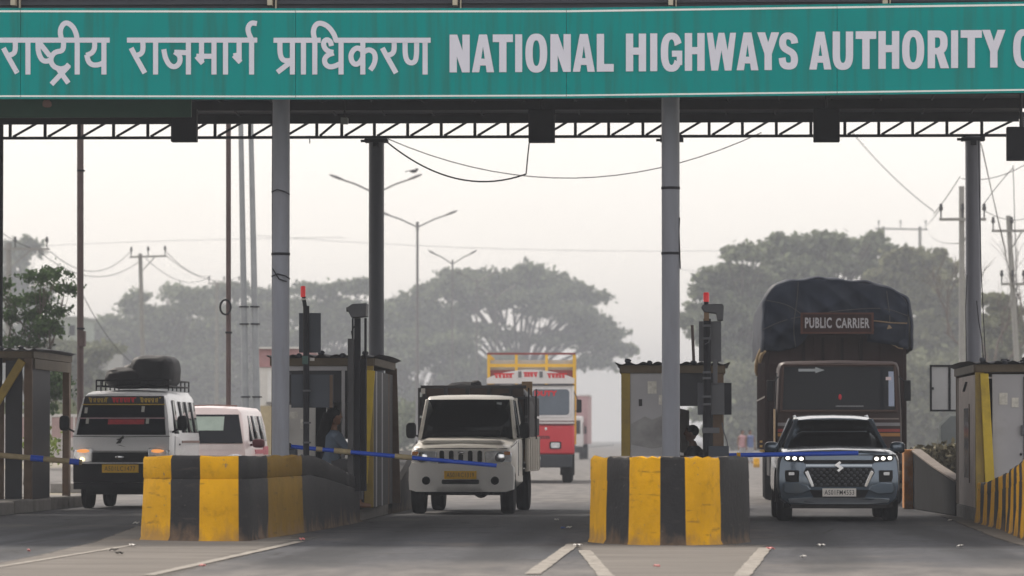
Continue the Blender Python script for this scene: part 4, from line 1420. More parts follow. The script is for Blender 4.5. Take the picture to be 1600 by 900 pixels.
for k in range(5):
    MB().box(-.85 + .36 * k, -.79 + .36 * k, 2.43, 2.49, .8, 2.06).build('head_post', m_dwood, pk)
hb = MB().box(-.83, .83, 2.5, 2.54, .8, 2.05).build('head_board', mat('brown_board', (.09, .062, .05), .75, var=.3, scale=3), pk)
MB().box(-.87, -.8, 2.415, 2.43, 1.95, 2.04).build('marker_plate', m_white, pk)
# what the pickup carries
t = thing('tarpaulin_bundle', 'black tarpaulin bundle bulging over the right edge of the pickup cargo bed', 'bundle', pk.location, R(-2.0))
rng = random.Random(4)
tp = MB()
rings = []
for y, z1, wd in ((2.42, 1.5, .14), (2.5, 2.06, .32), (2.62, 2.14, .42), (3.2, 2.1, .46), (3.9, 2.06, .46), (4.3, 1.6, .4)):
    rg = []
    for k in range(14):
        a = 2 * math.pi * k / 14
        cx = .56
        x, z = cx + wd * 1.0 * math.copysign(abs(math.cos(a)) ** .7, math.cos(a)), (1.0 + z1) / 2 + (z1 - 1.0) / 2 * math.copysign(abs(math.sin(a)) ** .7, math.sin(a))
        rg.append((min(x + rng.uniform(-.03, .03), .91), y + rng.uniform(-.02, .02), z + rng.uniform(-.03, .03)))
    rings.append(rg)
tp.loft(rings).build('bundle_cover', mat('black_tarpaulin', (.016, .018, .024), .5, var=.3, bump=.4, bscale=6), t, subsurf=1)
sk = MB().box(.5, .93, 2.44, 2.5, 1.12, 2.03)
sk.warp(lambda x, y, z: (x + .02 * math.sin(z * 9), y - .05 - .02 * math.sin(x * 14), z))
t = thing('plywood_sheet', 'tan plywood sheet standing upright behind the black bundle on the pickup', 'board', pk.location, R(-2.0))
MB().box(.66, .84, 4.42, 4.45, .82, 2.18).build('sheet', mat('plywood', (.33, .22, .13), .8, var=.2), t)
t = thing('cargo_sacks', 'dark lumpy sacks showing over the head board of the pickup', 'sacks', pk.location, R(-2.0))
t.name = 'cargo_sack'
MB().ell((-.25, 3.1, 1.6), (.55, .5, .56), 16, 10, jit=.05).build('sack_body', m_dwood, t)
MB().ell((.0, 2.95, 2.12), (.1, .1, .06), 10, 6, jit=.15).build('sack_knot', m_dwood, t)

# ---------------- white van with roof luggage
VY = 73.0
van = thing('passenger_van', 'white passenger van with banner strips across its windshield and a loaded roof rack', 'van', (at(188, 700, VY).x, VY, 0), R(-1.2))
van.scale = (1.07, 1.0, 1.01)
m_van = paint('van_white_paint', (0.84, 0.85, 0.88), .35, .06, .4)
vfn = lambda x, z: .5 * max(0, abs(x) - .35) ** 2 + .62 * max(0, z - 1.2) ** 1.15
def vp(w_, zb, zt, tw=.86):
    return [(0, zb), (w_ * .9, zb), (w_, zb + .1), (w_, 1.0), (w_, 1.22), (w_ * (.5 + tw / 2), 1.62), (w_ * tw, zt - .1), (w_ * (tw - .08), zt - .02), (w_ * .4, zt), (0, zt + .01)]
vb_ = MB()
rings = []
sts = [(0, vp(.78, .42, 1.97)), (.06, vp(.79, .4, 1.985)), (.2, vp(.8, .36, 2.0)), (1.0, vp(.8, .34, 2.03)), (3.6, vp(.8, .34, 2.03)), (3.85, vp(.79, .36, 2.0)), (3.95, vp(.74, .42, 1.93))]
fy = lambda y: 1 if y < .3 else max(0, 1 - (y - .3) / 1.0)
rings = [ring_half(p, y, (lambda x, z, k=fy(y): vfn(x, z) * k)) for y, p in sts]
vb_.loft(rings, cap=False)
vb_.add(rings[-1], [tuple(range(len(rings[-1])))])
rows = [[(x * (2 * k / 12 - 1), vfn(x * (2 * k / 12 - 1), z), z) for k in range(13)] for x, z in sts[0][1]]
vb_.loft(rows, cap=False, closed=False)
vb_.build('body', m_van, van, angle=45)
def vpan(name, poly, m, off=.012, th=.02, parent=van, n=1, smooth=True):
    """Panel that follows the van's front."""
    mb = MB()
    xs_ = [p[0] for p in poly]
    mb.prism(poly, -off, th)
    mb.warp(lambda x, y, z: (x, y + vfn(x, z), z))
    return mb.build(name, m, parent, bevel=0)
def vgrid(name, x0, x1, z0, z1, m, off, parent, taper=0.0):
    mb = MB().grid(lambda u, v: ((x0 + (x1 - x0) * u) * (1 - taper * v), 0, z0 + (z1 - z0) * v), 14, 6)
    mb.warp(lambda x, y, z: (x, vfn(x, z) - off, z))
    return mb.build(name, m, parent, fix=False)
wsg = vgrid('windshield', -.725, .725, 1.26, 1.925, m_dglass, .012, van, .115)
vgrid('banner', -.66, .66, 1.80, 1.915, mat('banner_dark', (.02, .018, .02), .6), .016, wsg, .02)
m_redt = mat('red_lettering', (.65, .01, .02), .6, var=.15)
m_yelt = mat('yellow_lettering', (.5, .33, .03), .6, var=.2)
def scribble(mb, x0, x1, z, h, y, seed, wd=None):
    """Row of tiny hanging-script letters that cannot be read in the photograph."""
    rng = random.Random(seed)
    wd = wd or h * .2
    ribbon(mb, [(x0, z + h * .42), (x1, z + h * .42)], wd, y)
    x, i = x0 + wd, 0
    while x < x1 - h * .3:
        i += 1
        ribbon(mb, [(x + h * .42, z + h * .4), (x + h * .42, z - h * .5)], wd, y - .0006 * i)
        ribbon(mb, smooth_pts([(x + h * .2, z + h * .36), (x + h * rng.uniform(.0, .1), z + h * .1), (x + h * .2, z - h * .1), (x + h * rng.uniform(.0, .3), z - h * .45)], 1), wd, y - .0006 * i - .0003)
        x += h * rng.uniform(.62, .85)
    return mb
for x0, x1, m, sd in ((-.58, -.26, m_yelt, 1), (-.2, .2, m_redt, 2), (.26, .6, m_yelt, 3)):
    mb = scribble(MB(), x0, x1, 1.857, .085, 0, sd)
    mb.warp(lambda x, y, z: (x, vfn(x, z) - .02 + y, z))
    mb.build('banner_lettering', m, wsg, fix=False)
vgrid('yellow_strip', -.67, .67, 1.772, 1.79, m_yelt, .017, wsg)
vgrid('pale_strip', -.7, .7, 1.535, 1.555, mat('pale_strip', (.42, .27, .3), .6), .017, wsg)
vgrid('red_sticker', -.22, .37, 1.44, 1.525, mat('red_sticker', (.4, .01, .02), .6, var=.3, scale=20), .017, wsg)
for x, z in ((.42, 1.5), (.33, 1.7), (-.56, 1.5), (-.6, 1.68)):
    vgrid('sticker', x - .025, x + .025, z - .05, z + .05, mat('pale_sticker', (.45, .45, .42), .6), .018, wsg)
vgrid('grille', -.50, .55, .79, .965, m_blkpl, .012, van)
vgrid('lower_bumper', -.775, .775, .45, .77, m_blkpl, .014, van)
vgrid('bumper_lip', -.77, .77, .33, .448, m_blkpl, .02, van)
MB().ell((-.01, vfn(0, .88) - .016, .88), (.07, .014, .035), 14, 8).build('emblem', m_chrome, van)
sm = MB()
for pts in ([(-.79, 1.235), (0, 1.225), (.79, 1.235)], [(-.79, .985), (-.45, .98), (.45, .98), (.79, .985)], [(-.5, .98), (-.52, .79)], [(.56, .98), (.57, .79)]):
    q_ = [(a_[0] + (b_[0] - a_[0]) * k / 6, a_[1] + (b_[1] - a_[1]) * k / 6) for a_, b_ in zip(pts[:-1], pts[1:]) for k in range(7)]
    q_ = [p for k, p in enumerate(q_) if k == 0 or p != q_[k - 1]]
    sm.tube([(x, vfn(x, z) - .004, z) for x, z in q_], .006, 5)
sm.build('panel_gap', m_ink, van)
hm_ = MB()
for q in ([(-.03, -.05), (0, -.055), (.03, .0), (.005, .02)], [(.0, .0), (.06, .03), (.05, .06), (-.01, .035)], [(.02, .04), (.05, .05), (.055, .075), (.035, .075)], [(-.05, .0), (.01, .01), (.0, .03), (-.06, .015)], [(-.07, -.06), (-.03, -.06), (.0, .01), (-.02, .01)]):
    hm_.prism([(a + .0, 1.17 + b) for a, b in q], -.016 - .001 * len(hm_.f) / 6, 0)
hm_.build('running_animal_emblem', m_ink, van, smooth=False)
MB().prism([(-.06, 1.085), (.0, 1.075), (.07, 1.055), (.07, 1.06), (.0, 1.085)], -.014, 0).build('crease_mark', mat('grey_mark', (.2, .2, .22), .5), van)
pl = MB().box(-.29, .30, vfn(0, .6) - .045, vfn(0, .6) - .012, .615, .755).build('number_plate', m_plate_y, van)
text('AS01LC1477', 'plate_text', mat('plate_brown_ink', (0, 0, 0)), pl, (0, vfn(0, .6) - .046, .685), .5, .08, bold=.0)
for s in (-1, 1):
    h_ = MB().prism([(-.15, -.12), (.1, -.14), (.17, -.02), (.15, .1), (-.02, .13), (-.15, .13)], 0, .05).warp(lambda x, y, z, s=s: (s * (.60 + x), y - .02 + vfn(.6 + x, .9), .91 + z)).build('headlight', m_lens, van, bevel=.02)
    MB().ell((s * .60, vfn(.6, .9) - .03, .985), (.11, .02, .03), 12, 6).build('turn_signal', mat('lit_amber', (.8, .3, .08), .3, emit=(1, .4, .12), estr=.6), h_)
    MB().ell((s * .62, vfn(.62, .9) - .035, .845), (.035, .02, .03), 12, 8).build('bulb', mat('lit_bulb', (.9, .8, .5), .3, emit=(1, .75, .35), estr=2.5 if s < 0 else 2.5), h_)
    mi = MB().ell((s * .96, .33, 1.46), (.085, .06, .13), 14, 10, e=.55).bar((s * .78, .4, 1.3), (s * .93, .36, 1.38), .03, .03)
    mi.build('mirror', m_blkpl, van)
    xw = lambda z: .8 * (1 - .14 * max(0, (z - 1.22) / .75)) + .006
    for nm, y0, y1, z0, z1, sl_ in (('window', .62, 1.2, 1.28, 1.86, .28), ('window', 1.62, 2.3, 1.3, 1.84, 0), ('window', 2.38, 3.0, 1.3, 1.84, 0), ('window', 3.08, 3.7, 1.3, 1.84, 0)):
        mb = MB().loft([[(s * xw(z0), y0, z0), (s * xw(z0), y1, z0)], [(s * xw(z1), y0 + sl_, z1), (s * xw(z1), y1, z1)]], closed=False)
        mb.build(nm, m_dglass, van, solid=.008)
    MB().box(s * .8 - .004, s * .8 + .012, .62, 1.22, .5, 1.24).build('door', m_van, van, bevel=.006)
    MB().box(s * .812 - .006, s * .812 + .012, 1.08, 1.18, 1.08, 1.11).build('door_handle', m_blkpl, van)
    MB().box(s * .8 - .004, s * .8 + .01, 1.5, 3.75, 1.12, 1.16).build('side_stripe', mat('brown_stripe', (.2, .1, .08), .5), van)
    wheel(van, s * .62, .72, .3, .17, s)
    wheel(van, s * .62, 3.1, .3, .17, s)
MB().box(-.6, .6, .3, 3.7, .24, .36).bar((-.6, 3.1, .3), (.6, 3.1, .3), .08).build('chassis', m_under, van)
rk = MB()
for x in (-.46, .72):
    pass
for z in (2.1, 2.2):
    rk.tube([(-.5, .72, z), (.68, .72, z)], .014, 6).tube([(-.5, 3.3, z), (.68, 3.3, z)], .014, 6)
    rk.tube([(-.5, .72, z), (-.5, 3.3, z)], .014, 6).tube([(.68, .72, z), (.68, 3.3, z)], .014, 6)
for k in range(6):
    y = .72 + k * .516
    for x in (-.5, .68):
        rk.tube([(x, y, 2.02), (x, y, 2.2)], .013, 6)
    rk.tube([(-.5, y, 2.1), (.68, y, 2.1)], .013, 6)
for k in range(5):
    rk.tube([(-.4 + k * .25, .72, 2.1), (-.4 + k * .25, .72, 2.2)], .01, 6)
rk.build('roof_rack', m_blkpl, van)
m_bag = mat('black_bag_fabric', (.013, .013, .018), .7, var=.35, scale=5, bump=.4, bscale=7)
t = thing('luggage_bundle', 'large rounded black bundle, taller of the two on the van roof rack', 'bundle', van.location, R(-.9))
MB().ell((.40, 1.5, 2.38), (.40, .7, .29), 30, 18, e=.5, jit=.045, seed=5).build('bundle_cloth', m_bag, t, subsurf=1)
t = thing('luggage_bundle', 'lower black bundle sloping down to the left on the van roof rack', 'bundle', van.location, R(-.9))
MB().ell((-.06, 1.35, 2.27), (.38, .6, .19), 26, 16, e=.6, jit=.07, seed=6).ell((.02, 1.2, 2.42), (.18, .3, .1), 14, 8, jit=.12, seed=8).build('bundle_cloth', m_bag, t, subsurf=1)

# ---------------- pale pink minivan
CY = 79.0
pc = thing('minivan', 'pale pink minivan queuing behind the white van, seen above the striped island', 'car', (at(373, 700, CY).x - .69, CY, 0), R(-.5))
m_pink = paint('pale_pink_paint', (0.78, 0.66, 0.66), .35, .06, .4)
pfn = lambda x, z: .4 * max(0, abs(x) - .3) ** 2 + (.75 * max(0, z - 1.12))
def mp_(w_, zb, zt):
    return [(0, zb), (w_ * .9, zb), (w_, zb + .1), (w_, .95), (w_ * .98, 1.1), (w_ * .92, 1.45), (w_ * .85, zt - .1), (w_ * .76, zt - .02), (w_ * .4, zt), (0, zt + .01)]
bb = MB()
sts = [(0, mp_(.8, .35, 1.78)), (.2, mp_(.83, .3, 1.80)), (1.0, mp_(.84, .3, 1.82)), (3.6, mp_(.84, .3, 1.81)), (4.1, mp_(.8, .35, 1.74))]
rings = [ring_half(p, y, (lambda x, z, k=max(0, 1 - y / 1.8): pfn(x, z) * k)) for y, p in sts]
bb.loft(rings, cap=False).add(rings[-1], [tuple(range(len(rings[-1])))])
bb.loft([[(x * (2 * k / 12 - 1), pfn(x * (2 * k / 12 - 1), z), z) for k in range(13)] for x, z in sts[0][1]], cap=False, closed=False)
bb.build('body', m_pink, pc, angle=45)
def pgrid(name, x0, x1, z0, z1, m, off, parent, taper=0.0):
    mb = MB().grid(lambda u, v: ((x0 + (x1 - x0) * u) * (1 - taper * v), 0, z0 + (z1 - z0) * v), 12, 6)
    mb.warp(lambda x, y, z: (x, pfn(x, z) - off, z))
    return mb.build(name, m, parent, fix=False)
wg = pgrid('windshield', -.76, .76, 1.12, 1.66, m_dglass, .012, pc, .16)
pgrid('sun_strip', -.42, .38, 1.36, 1.62, mat('pale_green_film', (.34, .43, .38), .2, var=.15), .016, wg)
pgrid('grille', -.5, .5, .6, .85, m_blkpl, .012, pc)
pgrid('bonnet_edge', -.74, .74, 1.0, 1.1, mat('bonnet_pale', (.78, .7, .7), .3), .006, pc)
for s in (-1, 1):
    MB().ell((s * .62, pfn(.62, .8) - .01, .82), (.16, .04, .1), 14, 8, e=.7).build('headlight', m_lens, pc)
    MB().ell((s * .98, .75, 1.12), (.12, .06, .085), 14, 10, e=.6).bar((s * .8, .8, 1.08), (s * .9, .77, 1.1), .04, .04).build('mirror', mat('maroon_mirror', (.09, .012, .02), .35), pc)
    for y0, y1, sl_ in ((.75, 1.35, .32), (1.5, 2.5, .04), (2.6, 3.5, .04)):
        xw = lambda z: .84 * (1 - .155 * max(0, (z - 1.1) / .6)) + .008
        MB().loft([[(s * xw(1.16), y0, 1.16), (s * xw(1.16), y1, 1.16)], [(s * xw(1.64), y0 + sl_, 1.64), (s * xw(1.64), y1, 1.64)]], closed=False).build('window', m_dglass, pc, solid=.008)
    wheel(pc, s * .7, .75, .31, .18, s)
    wheel(pc, s * .7, 3.2, .31, .18, s)
for y0, y1, z0, z1 in ((1.45, 2.9, .92, 1.0), (1.7, 3.4, .78, .86), (2.9, 3.7, .9, 1.06)):
    MB().box(.836, .85, y0, y1, z0, z1).build('side_decal', mat('decal_crimson', (.5, .06, .1), .5, var=.4, scale=9), pc)
MB().tube([(-.35, 1.6, 1.835), (.1, 1.5, 1.845), (.5, 1.4, 1.83)], .012, 6).build('roof_crease', mat('brown_stripe', (0, 0, 0)), pc)
MB().box(-.6, .6, .2, 3.9, .2, .32).build('underside', m_under, pc)

# ---------------- tarpaulin truck
TY = 78.3
trk = thing('cargo_truck', 'tall dark brown truck under blue tarpaulin with a PUBLIC CARRIER board', 'truck', (at(1311, 690, TY).x, TY, 0), 0)
m_brown = mat('truck_maroon_brown', (0.026, 0.012, 0.012), .65, spec=.2, var=.25, scale=2, dirt=.3, dirtcol=(.035, .022, .02), dscale=2, dsharp=.4)
m_brown2 = mat('truck_cab_brown', (0.032, 0.017, 0.017), .5, spec=.3, var=.15, scale=2, dirt=.2, dirtcol=(.05, .035, .03), dscale=2, dsharp=.4)
cfn = lambda x, z: .25 * max(0, abs(x) - .6) ** 2 + .05 * max(0, z - 1.7)
def cp(w_, zb, zt):
    return [(0, zb), (w_ * .97, zb), (w_, zb + .06), (w_, 1.2), (w_ * .995, 1.7), (w_ * .96, zt - .12), (w_ * .93, zt - .03), (w_ * .85, zt), (0, zt + .02)]
cb_ = MB()
hull(cb_, [(0, cp(1.13, .5, 2.58)), (.05, cp(1.15, .48, 2.62)), (.2, cp(1.16, .48, 2.63)), (1.6, cp(1.16, .48, 2.63))], cfn, 12)
cb_.build('cab', m_brown2, trk, angle=45)
def tgrid(name, x0, x1, z0, z1, m, off, parent=trk, taper=0.0, xo=0):
    mb = MB().grid(lambda u, v: ((x0 + (x1 - x0) * u) * (1 - taper * v), 0, z0 + (z1 - z0) * v), 12, 5)
    mb.warp(lambda x, y, z: (x, cfn(x, z) - off, z))
    return mb.build(name, m, parent, fix=False)
tws = tgrid('windshield', -1.03, 1.03, 1.74, 2.52, m_dglass, .012, taper=.03)
wf = MB()
for a, b in (((-1.06, 1.7), (-1.02, 2.56)), ((1.06, 1.7), (1.02, 2.56)), ((-1.02, 2.56), (1.02, 2.56)), ((-1.06, 1.71), (1.06, 1.71))):
    n = 8
    pts = [(a[0] + (b[0] - a[0]) * i / n, a[1] + (b[1] - a[1]) * i / n) for i in range(n + 1)]
    wf.tube([(x, cfn(x, z) - .01, z) for x, z in pts], .025, 6)
wf.build('windshield_frame', mat('frame_faded_brown', (.06, .035, .03), .6, spec=.2), trk)
ar = MB().prism([(-.74, 2.44), (-.43, 2.44), (-.43, 2.41), (-.26, 2.465), (-.43, 2.52), (-.43, 2.49), (-.74, 2.49)], -.018 + .04, -.012 + .04)
ar.build('arrow_decal', mat('decal_white', (.34, .38, .41), .5), tws, smooth=False)
tgrid('sun_film', .91, 1.015, 1.8, 2.44, mat('blue_white_film', (.3, .36, .5), .35), .017, tws)
tgrid('paper_sticker', .86, .96, 2.28, 2.34, mat('pink_paper', (.6, .5, .52), .6), .02, tws)
MB().ell((.02, cfn(0, 1.98) - .018, 1.97), (.03, .012, .055), 10, 8).build('hanging_charm', mat('red_charm', (.5, .01, .03), .5), tws)
tgrid('wiper', -.06, .45, 1.795, 1.812, mat('wiper_grey', (.25, .26, .28), .4), .02, tws)
tgrid('front_band', -1.12, 1.12, 1.44, 1.5, mat('grey_band', (.2, .2, .22), .5), .008)
tgrid('front_band', -1.12, 1.12, 1.33, 1.385, mat('red_band', (.25, .03, .03), .5), .008)
tgrid('front_band', -1.12, 1.12, 1.25, 1.31, mat('ochre_band', (.33, .15, .03), .5), .008)
tgrid('grille', -.75, .75, .85, 1.2, m_blkpl, .01)
tgrid('door_text_strip', .55, 1.1, 1.56, 1.585, mat('faded_text', (.2, .16, .15), .6), .008)
MB().box(-1.2, 1.2, -.12, .1, .45, .78).build('bumper', m_blkpl, trk, bevel=.04)
for s in (-1, 1):
    MB().box(s * 1.2, s * 1.32, .05, .13, 1.9, 2.28).bar((s * 1.1, .1, 2.35), (s * 1.26, .09, 2.2), .025).build('mirror', m_blkpl, trk, bevel=.02)
    MB().ell((s * .85, -.12, .62), (.13, .03, .1), 14, 8).build('headlight', m_lens, trk)
    MB().loft([[(s * 1.165, .3, 1.75), (s * 1.165, 1.2, 1.75)], [(s * 1.125, .36, 2.42), (s * 1.125, 1.2, 2.42)]], closed=False).build('window', m_dglass, trk, solid=.01)
    wheel(trk, s * 1.04, .75, .51, .28, s)
    for y in (5.6, 6.9):
        wheel(trk, s * 1.0, y, .51, .54, s)
    MB().box(s * 1.2 - .03, s * 1.2 + .03, 2.2, 4.9, .5, .95).build('side_guard', m_blkpl, trk)
    MB().box(s * 1.0 - .27, s * 1.0 + .27, 6.2, 6.23, .25, .95).build('mud_flap', m_blkpl, trk)
    for k in range(3):
        MB().box(s * 1.28 - .09, s * 1.28 + .09, 4.6, 4.62, .95 + k * .09, .99 + k * .09).build('reflector_strip', mat('reflector_yellow', (.6, .38, .1), .5), trk)
MB().box(-1.19, -1.165, .02, .3, .8, 1.75).build('sunlight_streak', mat('sunlit_cream_edge', (.45, .33, .2), .7, var=.2), trk)  # streak of sunlight on the cab's left edge, put in as cream colour
CW = 1.27
MB().box(-CW, CW, 1.72, 11.2, .95, 1.1).box(-.4, .4, 1.2, 11, .6, .95).build('chassis', m_under, trk)
side_p = MB().box(-.02, .02, 0, .86, 1.1, 3.2)
for s in (-1, 1):
    first = None
    for k in range(11):
        y = 1.72 + k * .862
        if first is None:
            first = MB().box(-.02, .02, 0, .85, 1.1, 3.2).build('side_panel', m_brown, trk, loc=(s * CW, y, 0))
        else:
            dup_part(first, trk, (s * CW, y, 0))
        MB().box(s * (CW + .03) - .025, s * (CW + .03) + .025, y - .035, y + .035, 1.0, 3.1).build('side_post', m_brown, trk)
    MB().box(s * (CW + .035) - .02, s * (CW + .035) + .02, 1.8, 11.1, 1.98, 2.01).build('side_rope', mat('rope_pale', (.1, .09, .08), .8), trk)
for k in range(6):
    x = -CW + .02 + k * .42
    MB().box(x, x + .4195, 1.68, 1.72, 1.1, 3.6).build('front_plank', m_brown, trk, bevel=.006)
for k in range(4):
    MB().box(-.62 + k * .36, -.57 + k * .36, 1.63, 1.68, 2.6, 3.1).build('front_slat', mat('slat_dark', (.012, .008, .008), .8, spec=.1), trk)
# tarpaulin: outline taken at several stations, with sag and folds
m_tarp = mat('dark_blue_tarpaulin', (0.004, 0.010, 0.026), .6, spec=.25, var=.35, scale=1.3, dirt=.25, dirtcol=(.02, .026, .042), dscale=1.2, dsharp=.5, bump=.7, bscale=2.5)
rng = random.Random(11)
def outline(k, drop_l, drop_r):
    pts = [(-1.38, drop_l), (-1.40, 3.2), (-1.385, 3.5), (-1.35, 3.88), (-1.2, 4.11), (-.92, 4.21), (-.45, 4.26), (.1, 4.235), (.65, 4.17), (1.12, 4.06), (1.37, 3.85), (1.45, 3.58), (1.47, 3.3), (1.44, drop_r)]
    return pts
rings = []
ys = [1.55, 1.6, 1.75, 2.3, 3.2, 4.4, 5.6, 6.8, 8.0, 9.4, 10.8, 11.3]
for i, y in enumerate(ys):
    rg = []
    o_ = outline(0, 2.85, 2.85 if i > 1 else 2.88)
    n = 40
    cum = [0]
    for a, b in zip(o_[:-1], o_[1:]):
        cum.append(cum[-1] + math.hypot(b[0] - a[0], b[1] - a[1]))
    for j in range(n + 1):
        d = cum[-1] * j / n
        q = 0
        while q < len(o_) - 2 and cum[q + 1] < d:
            q += 1
        f = (d - cum[q]) / (cum[q + 1] - cum[q])
        x, z = o_[q][0] + (o_[q + 1][0] - o_[q][0]) * f, o_[q][1] + (o_[q + 1][1] - o_[q][1]) * f
        wv = .02 * math.sin(j * 1.7 + y * 2.2) + .018 * math.sin(j * .9 - y * 1.3)
        k = (.955 if i == 0 else .99 if i == 1 else 1.0)
        rg.append((x * k + wv * .7 + .03 * math.sin(y * 2) * (1 if j in (0, 1, n, n - 1) else 0), y + wv * .5, 3.2 + (z - 3.2) * k + wv - .03 * abs(math.sin(y * 1.3))))
    rings.append(rg)
tarp = MB().loft(rings, closed=False)
tarp.build('tarpaulin', m_tarp, trk, solid=.02, angle=180, subsurf=1)
# front face of the tarpaulin with hanging hem: low on the left, open in the middle, a flap on the right
def hem(x):
    pts = [(-1.34, 2.86), (-1.05, 2.84), (-.75, 2.9), (-.62, 3.0), (-.5, 3.16), (.55, 3.16), (.63, 3.06), (.75, 3.03), (1.05, 2.98), (1.17, 2.9), (1.33, 2.88)]
    return float(np.interp(x, [p[0] for p in pts], [p[1] for p in pts]))
oxs = [(-1.36, 3.1), (-1.34, 3.5), (-1.31, 3.85), (-1.15, 4.05), (-.88, 4.15), (-.43, 4.195), (.1, 4.175), (.62, 4.11), (1.07, 4.0), (1.31, 3.8), (1.39, 3.54), (1.41, 3.1)]
def topz(x):
    return float(np.interp(x, [p[0] for p in oxs[1:-1]], [p[1] for p in oxs[1:-1]]))
def ff(u, v):
    x = -1.345 + 2.69 * u
    h, tz = hem(x), topz(x)
    z = h + (tz - h) * v
    fold = .035 * math.sin(x * 7 + z * 3) + .05 * abs(math.sin(x * 2.3 - z * 4.2)) + .035 * abs(math.sin((x * .8 + z) * 8)) + .03 * abs(math.sin(x * 9 - z * 2 + math.sin(z * 5))) - .05
    return (x, 1.545 + fold * (1 - v ** 3) - .05 * math.sin(v * math.pi) + .02 * v, z)
MB().grid(ff, 90, 36).build('tarpaulin_front', m_tarp, trk, solid=.02, angle=180)
m_hem = mat('hem_tan', (.2, .14, .08), .8, var=.3)
MB().tube([(x, ff((x + 1.345) / 2.69, 0)[1] - .015, hem(x)) for x in (.6, .7, .8, .9, 1.0, 1.1, 1.17, 1.25)], .013, 6).build('hem_rope', m_hem, trk)
MB().tube([(x, 1.44, z) for x, z in ((.58, 3.42), (.8, 3.4), (1.05, 3.37), (1.33, 3.36))], .013, 6).build('hem_rope', m_hem, trk)
fl = MB().grid(lambda u, v: (.58 + .78 * u, 1.47 - .06 * math.sin(u * 5) - .03 * v, 3.02 + .34 * v - .1 * u * (1 - v)), 10, 4)
fl.build('tarpaulin_flap', m_tarp, trk, solid=.015, angle=180)
MB().prism([(.62, 3.24), (1.0, 3.33), (1.05, 3.27), (.8, 3.22)], 1.40, 1.42).build('torn_edge', m_hem, trk)
for p in (((-1.36, 1.62, 2.95), (-1.46, 1.9, 2.75), (-1.5, 2.2, 2.45), (-1.44, 2.4, 2.38)), ((-1.3, 1.5, 2.85), (-1.4, 1.7, 2.8), (-1.42, 1.8, 2.6))):
    MB().tube(smooth_pts([(a, b) for a, b, c in p], 0) and [Vector(q) for q in p], [.03, .05, .035, .02][:len(p)], 7).build('tied_cloth', mat('tied_cloth_tan', (.34, .25, .14), .85, var=.35, scale=9), trk, subsurf=1)
for pts in ([(-1.36, 3.25), (-1.0, 3.42), (-.5, 3.52), (.2, 3.62), (.9, 3.66), (1.36, 3.5)], [(-1.3, 3.8), (-.9, 3.72), (-.66, 3.55)], [(-.75, 2.92), (-.8, 3.3), (-.72, 3.8), (-.7, 4.14)], [(.98, 2.99), (1.02, 3.4), (.95, 3.97)]):
    q_ = smooth_pts(pts, 2)
    MB().tube([(x, ff((x + 1.345) / 2.69, max(0, min(1, (z - hem(x)) / (topz(x) - hem(x)))))[1] - .018, z) for x, z in q_], .009, 6).build('tie_rope', mat('tie_rope_grey', (.05, .05, .055), .9), trk)
# PUBLIC CARRIER board
SBY = 1.36
bd_ = MB().box(-.62, .66, SBY, SBY + .03, 3.2, 3.53).build('carrier_board', mat('board_maroon', (.03, .012, .012), .7, spec=.2, var=.25), trk)
MB().box(-.66, -.62, SBY - .02, SBY + .04, 3.16, 3.56).box(.66, .7, SBY - .02, SBY + .04, 3.16, 3.56).box(-.62, .66, SBY - .015, SBY + .04, 3.53, 3.56).box(-.62, .66, SBY - .015, SBY + .04, 3.165, 3.2).build('board_frame', mat('board_frame_rust', (.075, .03, .022), .7, spec=.2, var=.3), bd_)
text('PUBLIC', 'board_lettering', mat('faded_white_letter', (.36, .36, .39), .6, var=.3, scale=12), bd_, (-.33, SBY - .001, 3.37), .5, .2, bold=.03)
text('CARRIER', 'board_lettering', MATS['faded_white_letter'], bd_, (.31, SBY - .001, 3.365), .63, .19, bold=.03)

# ---------------- red truck coming up behind the pickup
RY = 116.5
rt = thing('goods_truck', 'red and white goods truck with a yellow railed body coming up behind the pickup', 'truck', (at(829, 690, RY).x, RY, 0), R(1.3))
m_rred = paint('truck_red', (.55, .03, .045), .45, .15, .2)
m_rwh = paint('truck_white', (.68, .66, .66), .45, .12, .2)
m_ryel = mat('truck_yellow', (.66, .4, .04), .55, var=.15)
m_rgl = mat('grey_reflecting_glass', (.12, .15, .19), .15, var=.1)
HW = 1.2
lo = MB().box(-HW, HW, 0, 1.7, .78, 1.58)
lo.build('lower_cab', m_rred, rt, bevel=.05)
up_ = MB().loft([[(-HW, 0, 1.58), (HW, 0, 1.58), (HW, 1.7, 1.58), (-HW, 1.7, 1.58)], [(-HW * .99, .06, 2.7), (HW * .99, .06, 2.7), (HW * .99, 1.7, 2.7), (-HW * .99, 1.7, 2.7)]])
up_.build('upper_cab', m_rwh, rt, bevel=.05)
for z0, z1, m in ((1.585, 1.62, mat('maroon_line', (.12, .02, .03), .5)), (1.68, 1.70, MATS['maroon_line']), (2.66, 2.7, mat('dark_line', (.1, .1, .12), .5))):
    MB().box(-HW - .004, HW + .004, -.012 + (.06 if z0 > 2 else 0), .05, z0, z1).build('trim_line', m, rt)
for x0, x1 in ((-1.06, -.05), (.05, 1.06)):
    wo_ = MB().prism(rrect(x0 - .05, x1 + .05, 1.8, 2.62, .12), -.01, .05).build('window_surround', mat('bright_white', (.74, .73, .75), .4), rt)
    MB().prism(rrect(x0, x1, 1.86, 2.56, .09), -.025, .04).build('window_pane', m_rgl, wo_)
text('DUTY', 'window_lettering', m_redt, rt, (.42, -.028, 2.45), .62, .15, bold=.06)
text('HEAVY', 'window_lettering', m_redt, rt, (-.55, -.026, 2.46), .66, .13, bold=.03)
vis = MB()
pts = [(-HW, 2.72)] + [(-HW + 2 * HW * k / 14, 2.86 + .24 * math.sin(math.pi * k / 14) ** .8) for k in range(15)] + [(HW, 2.72)]
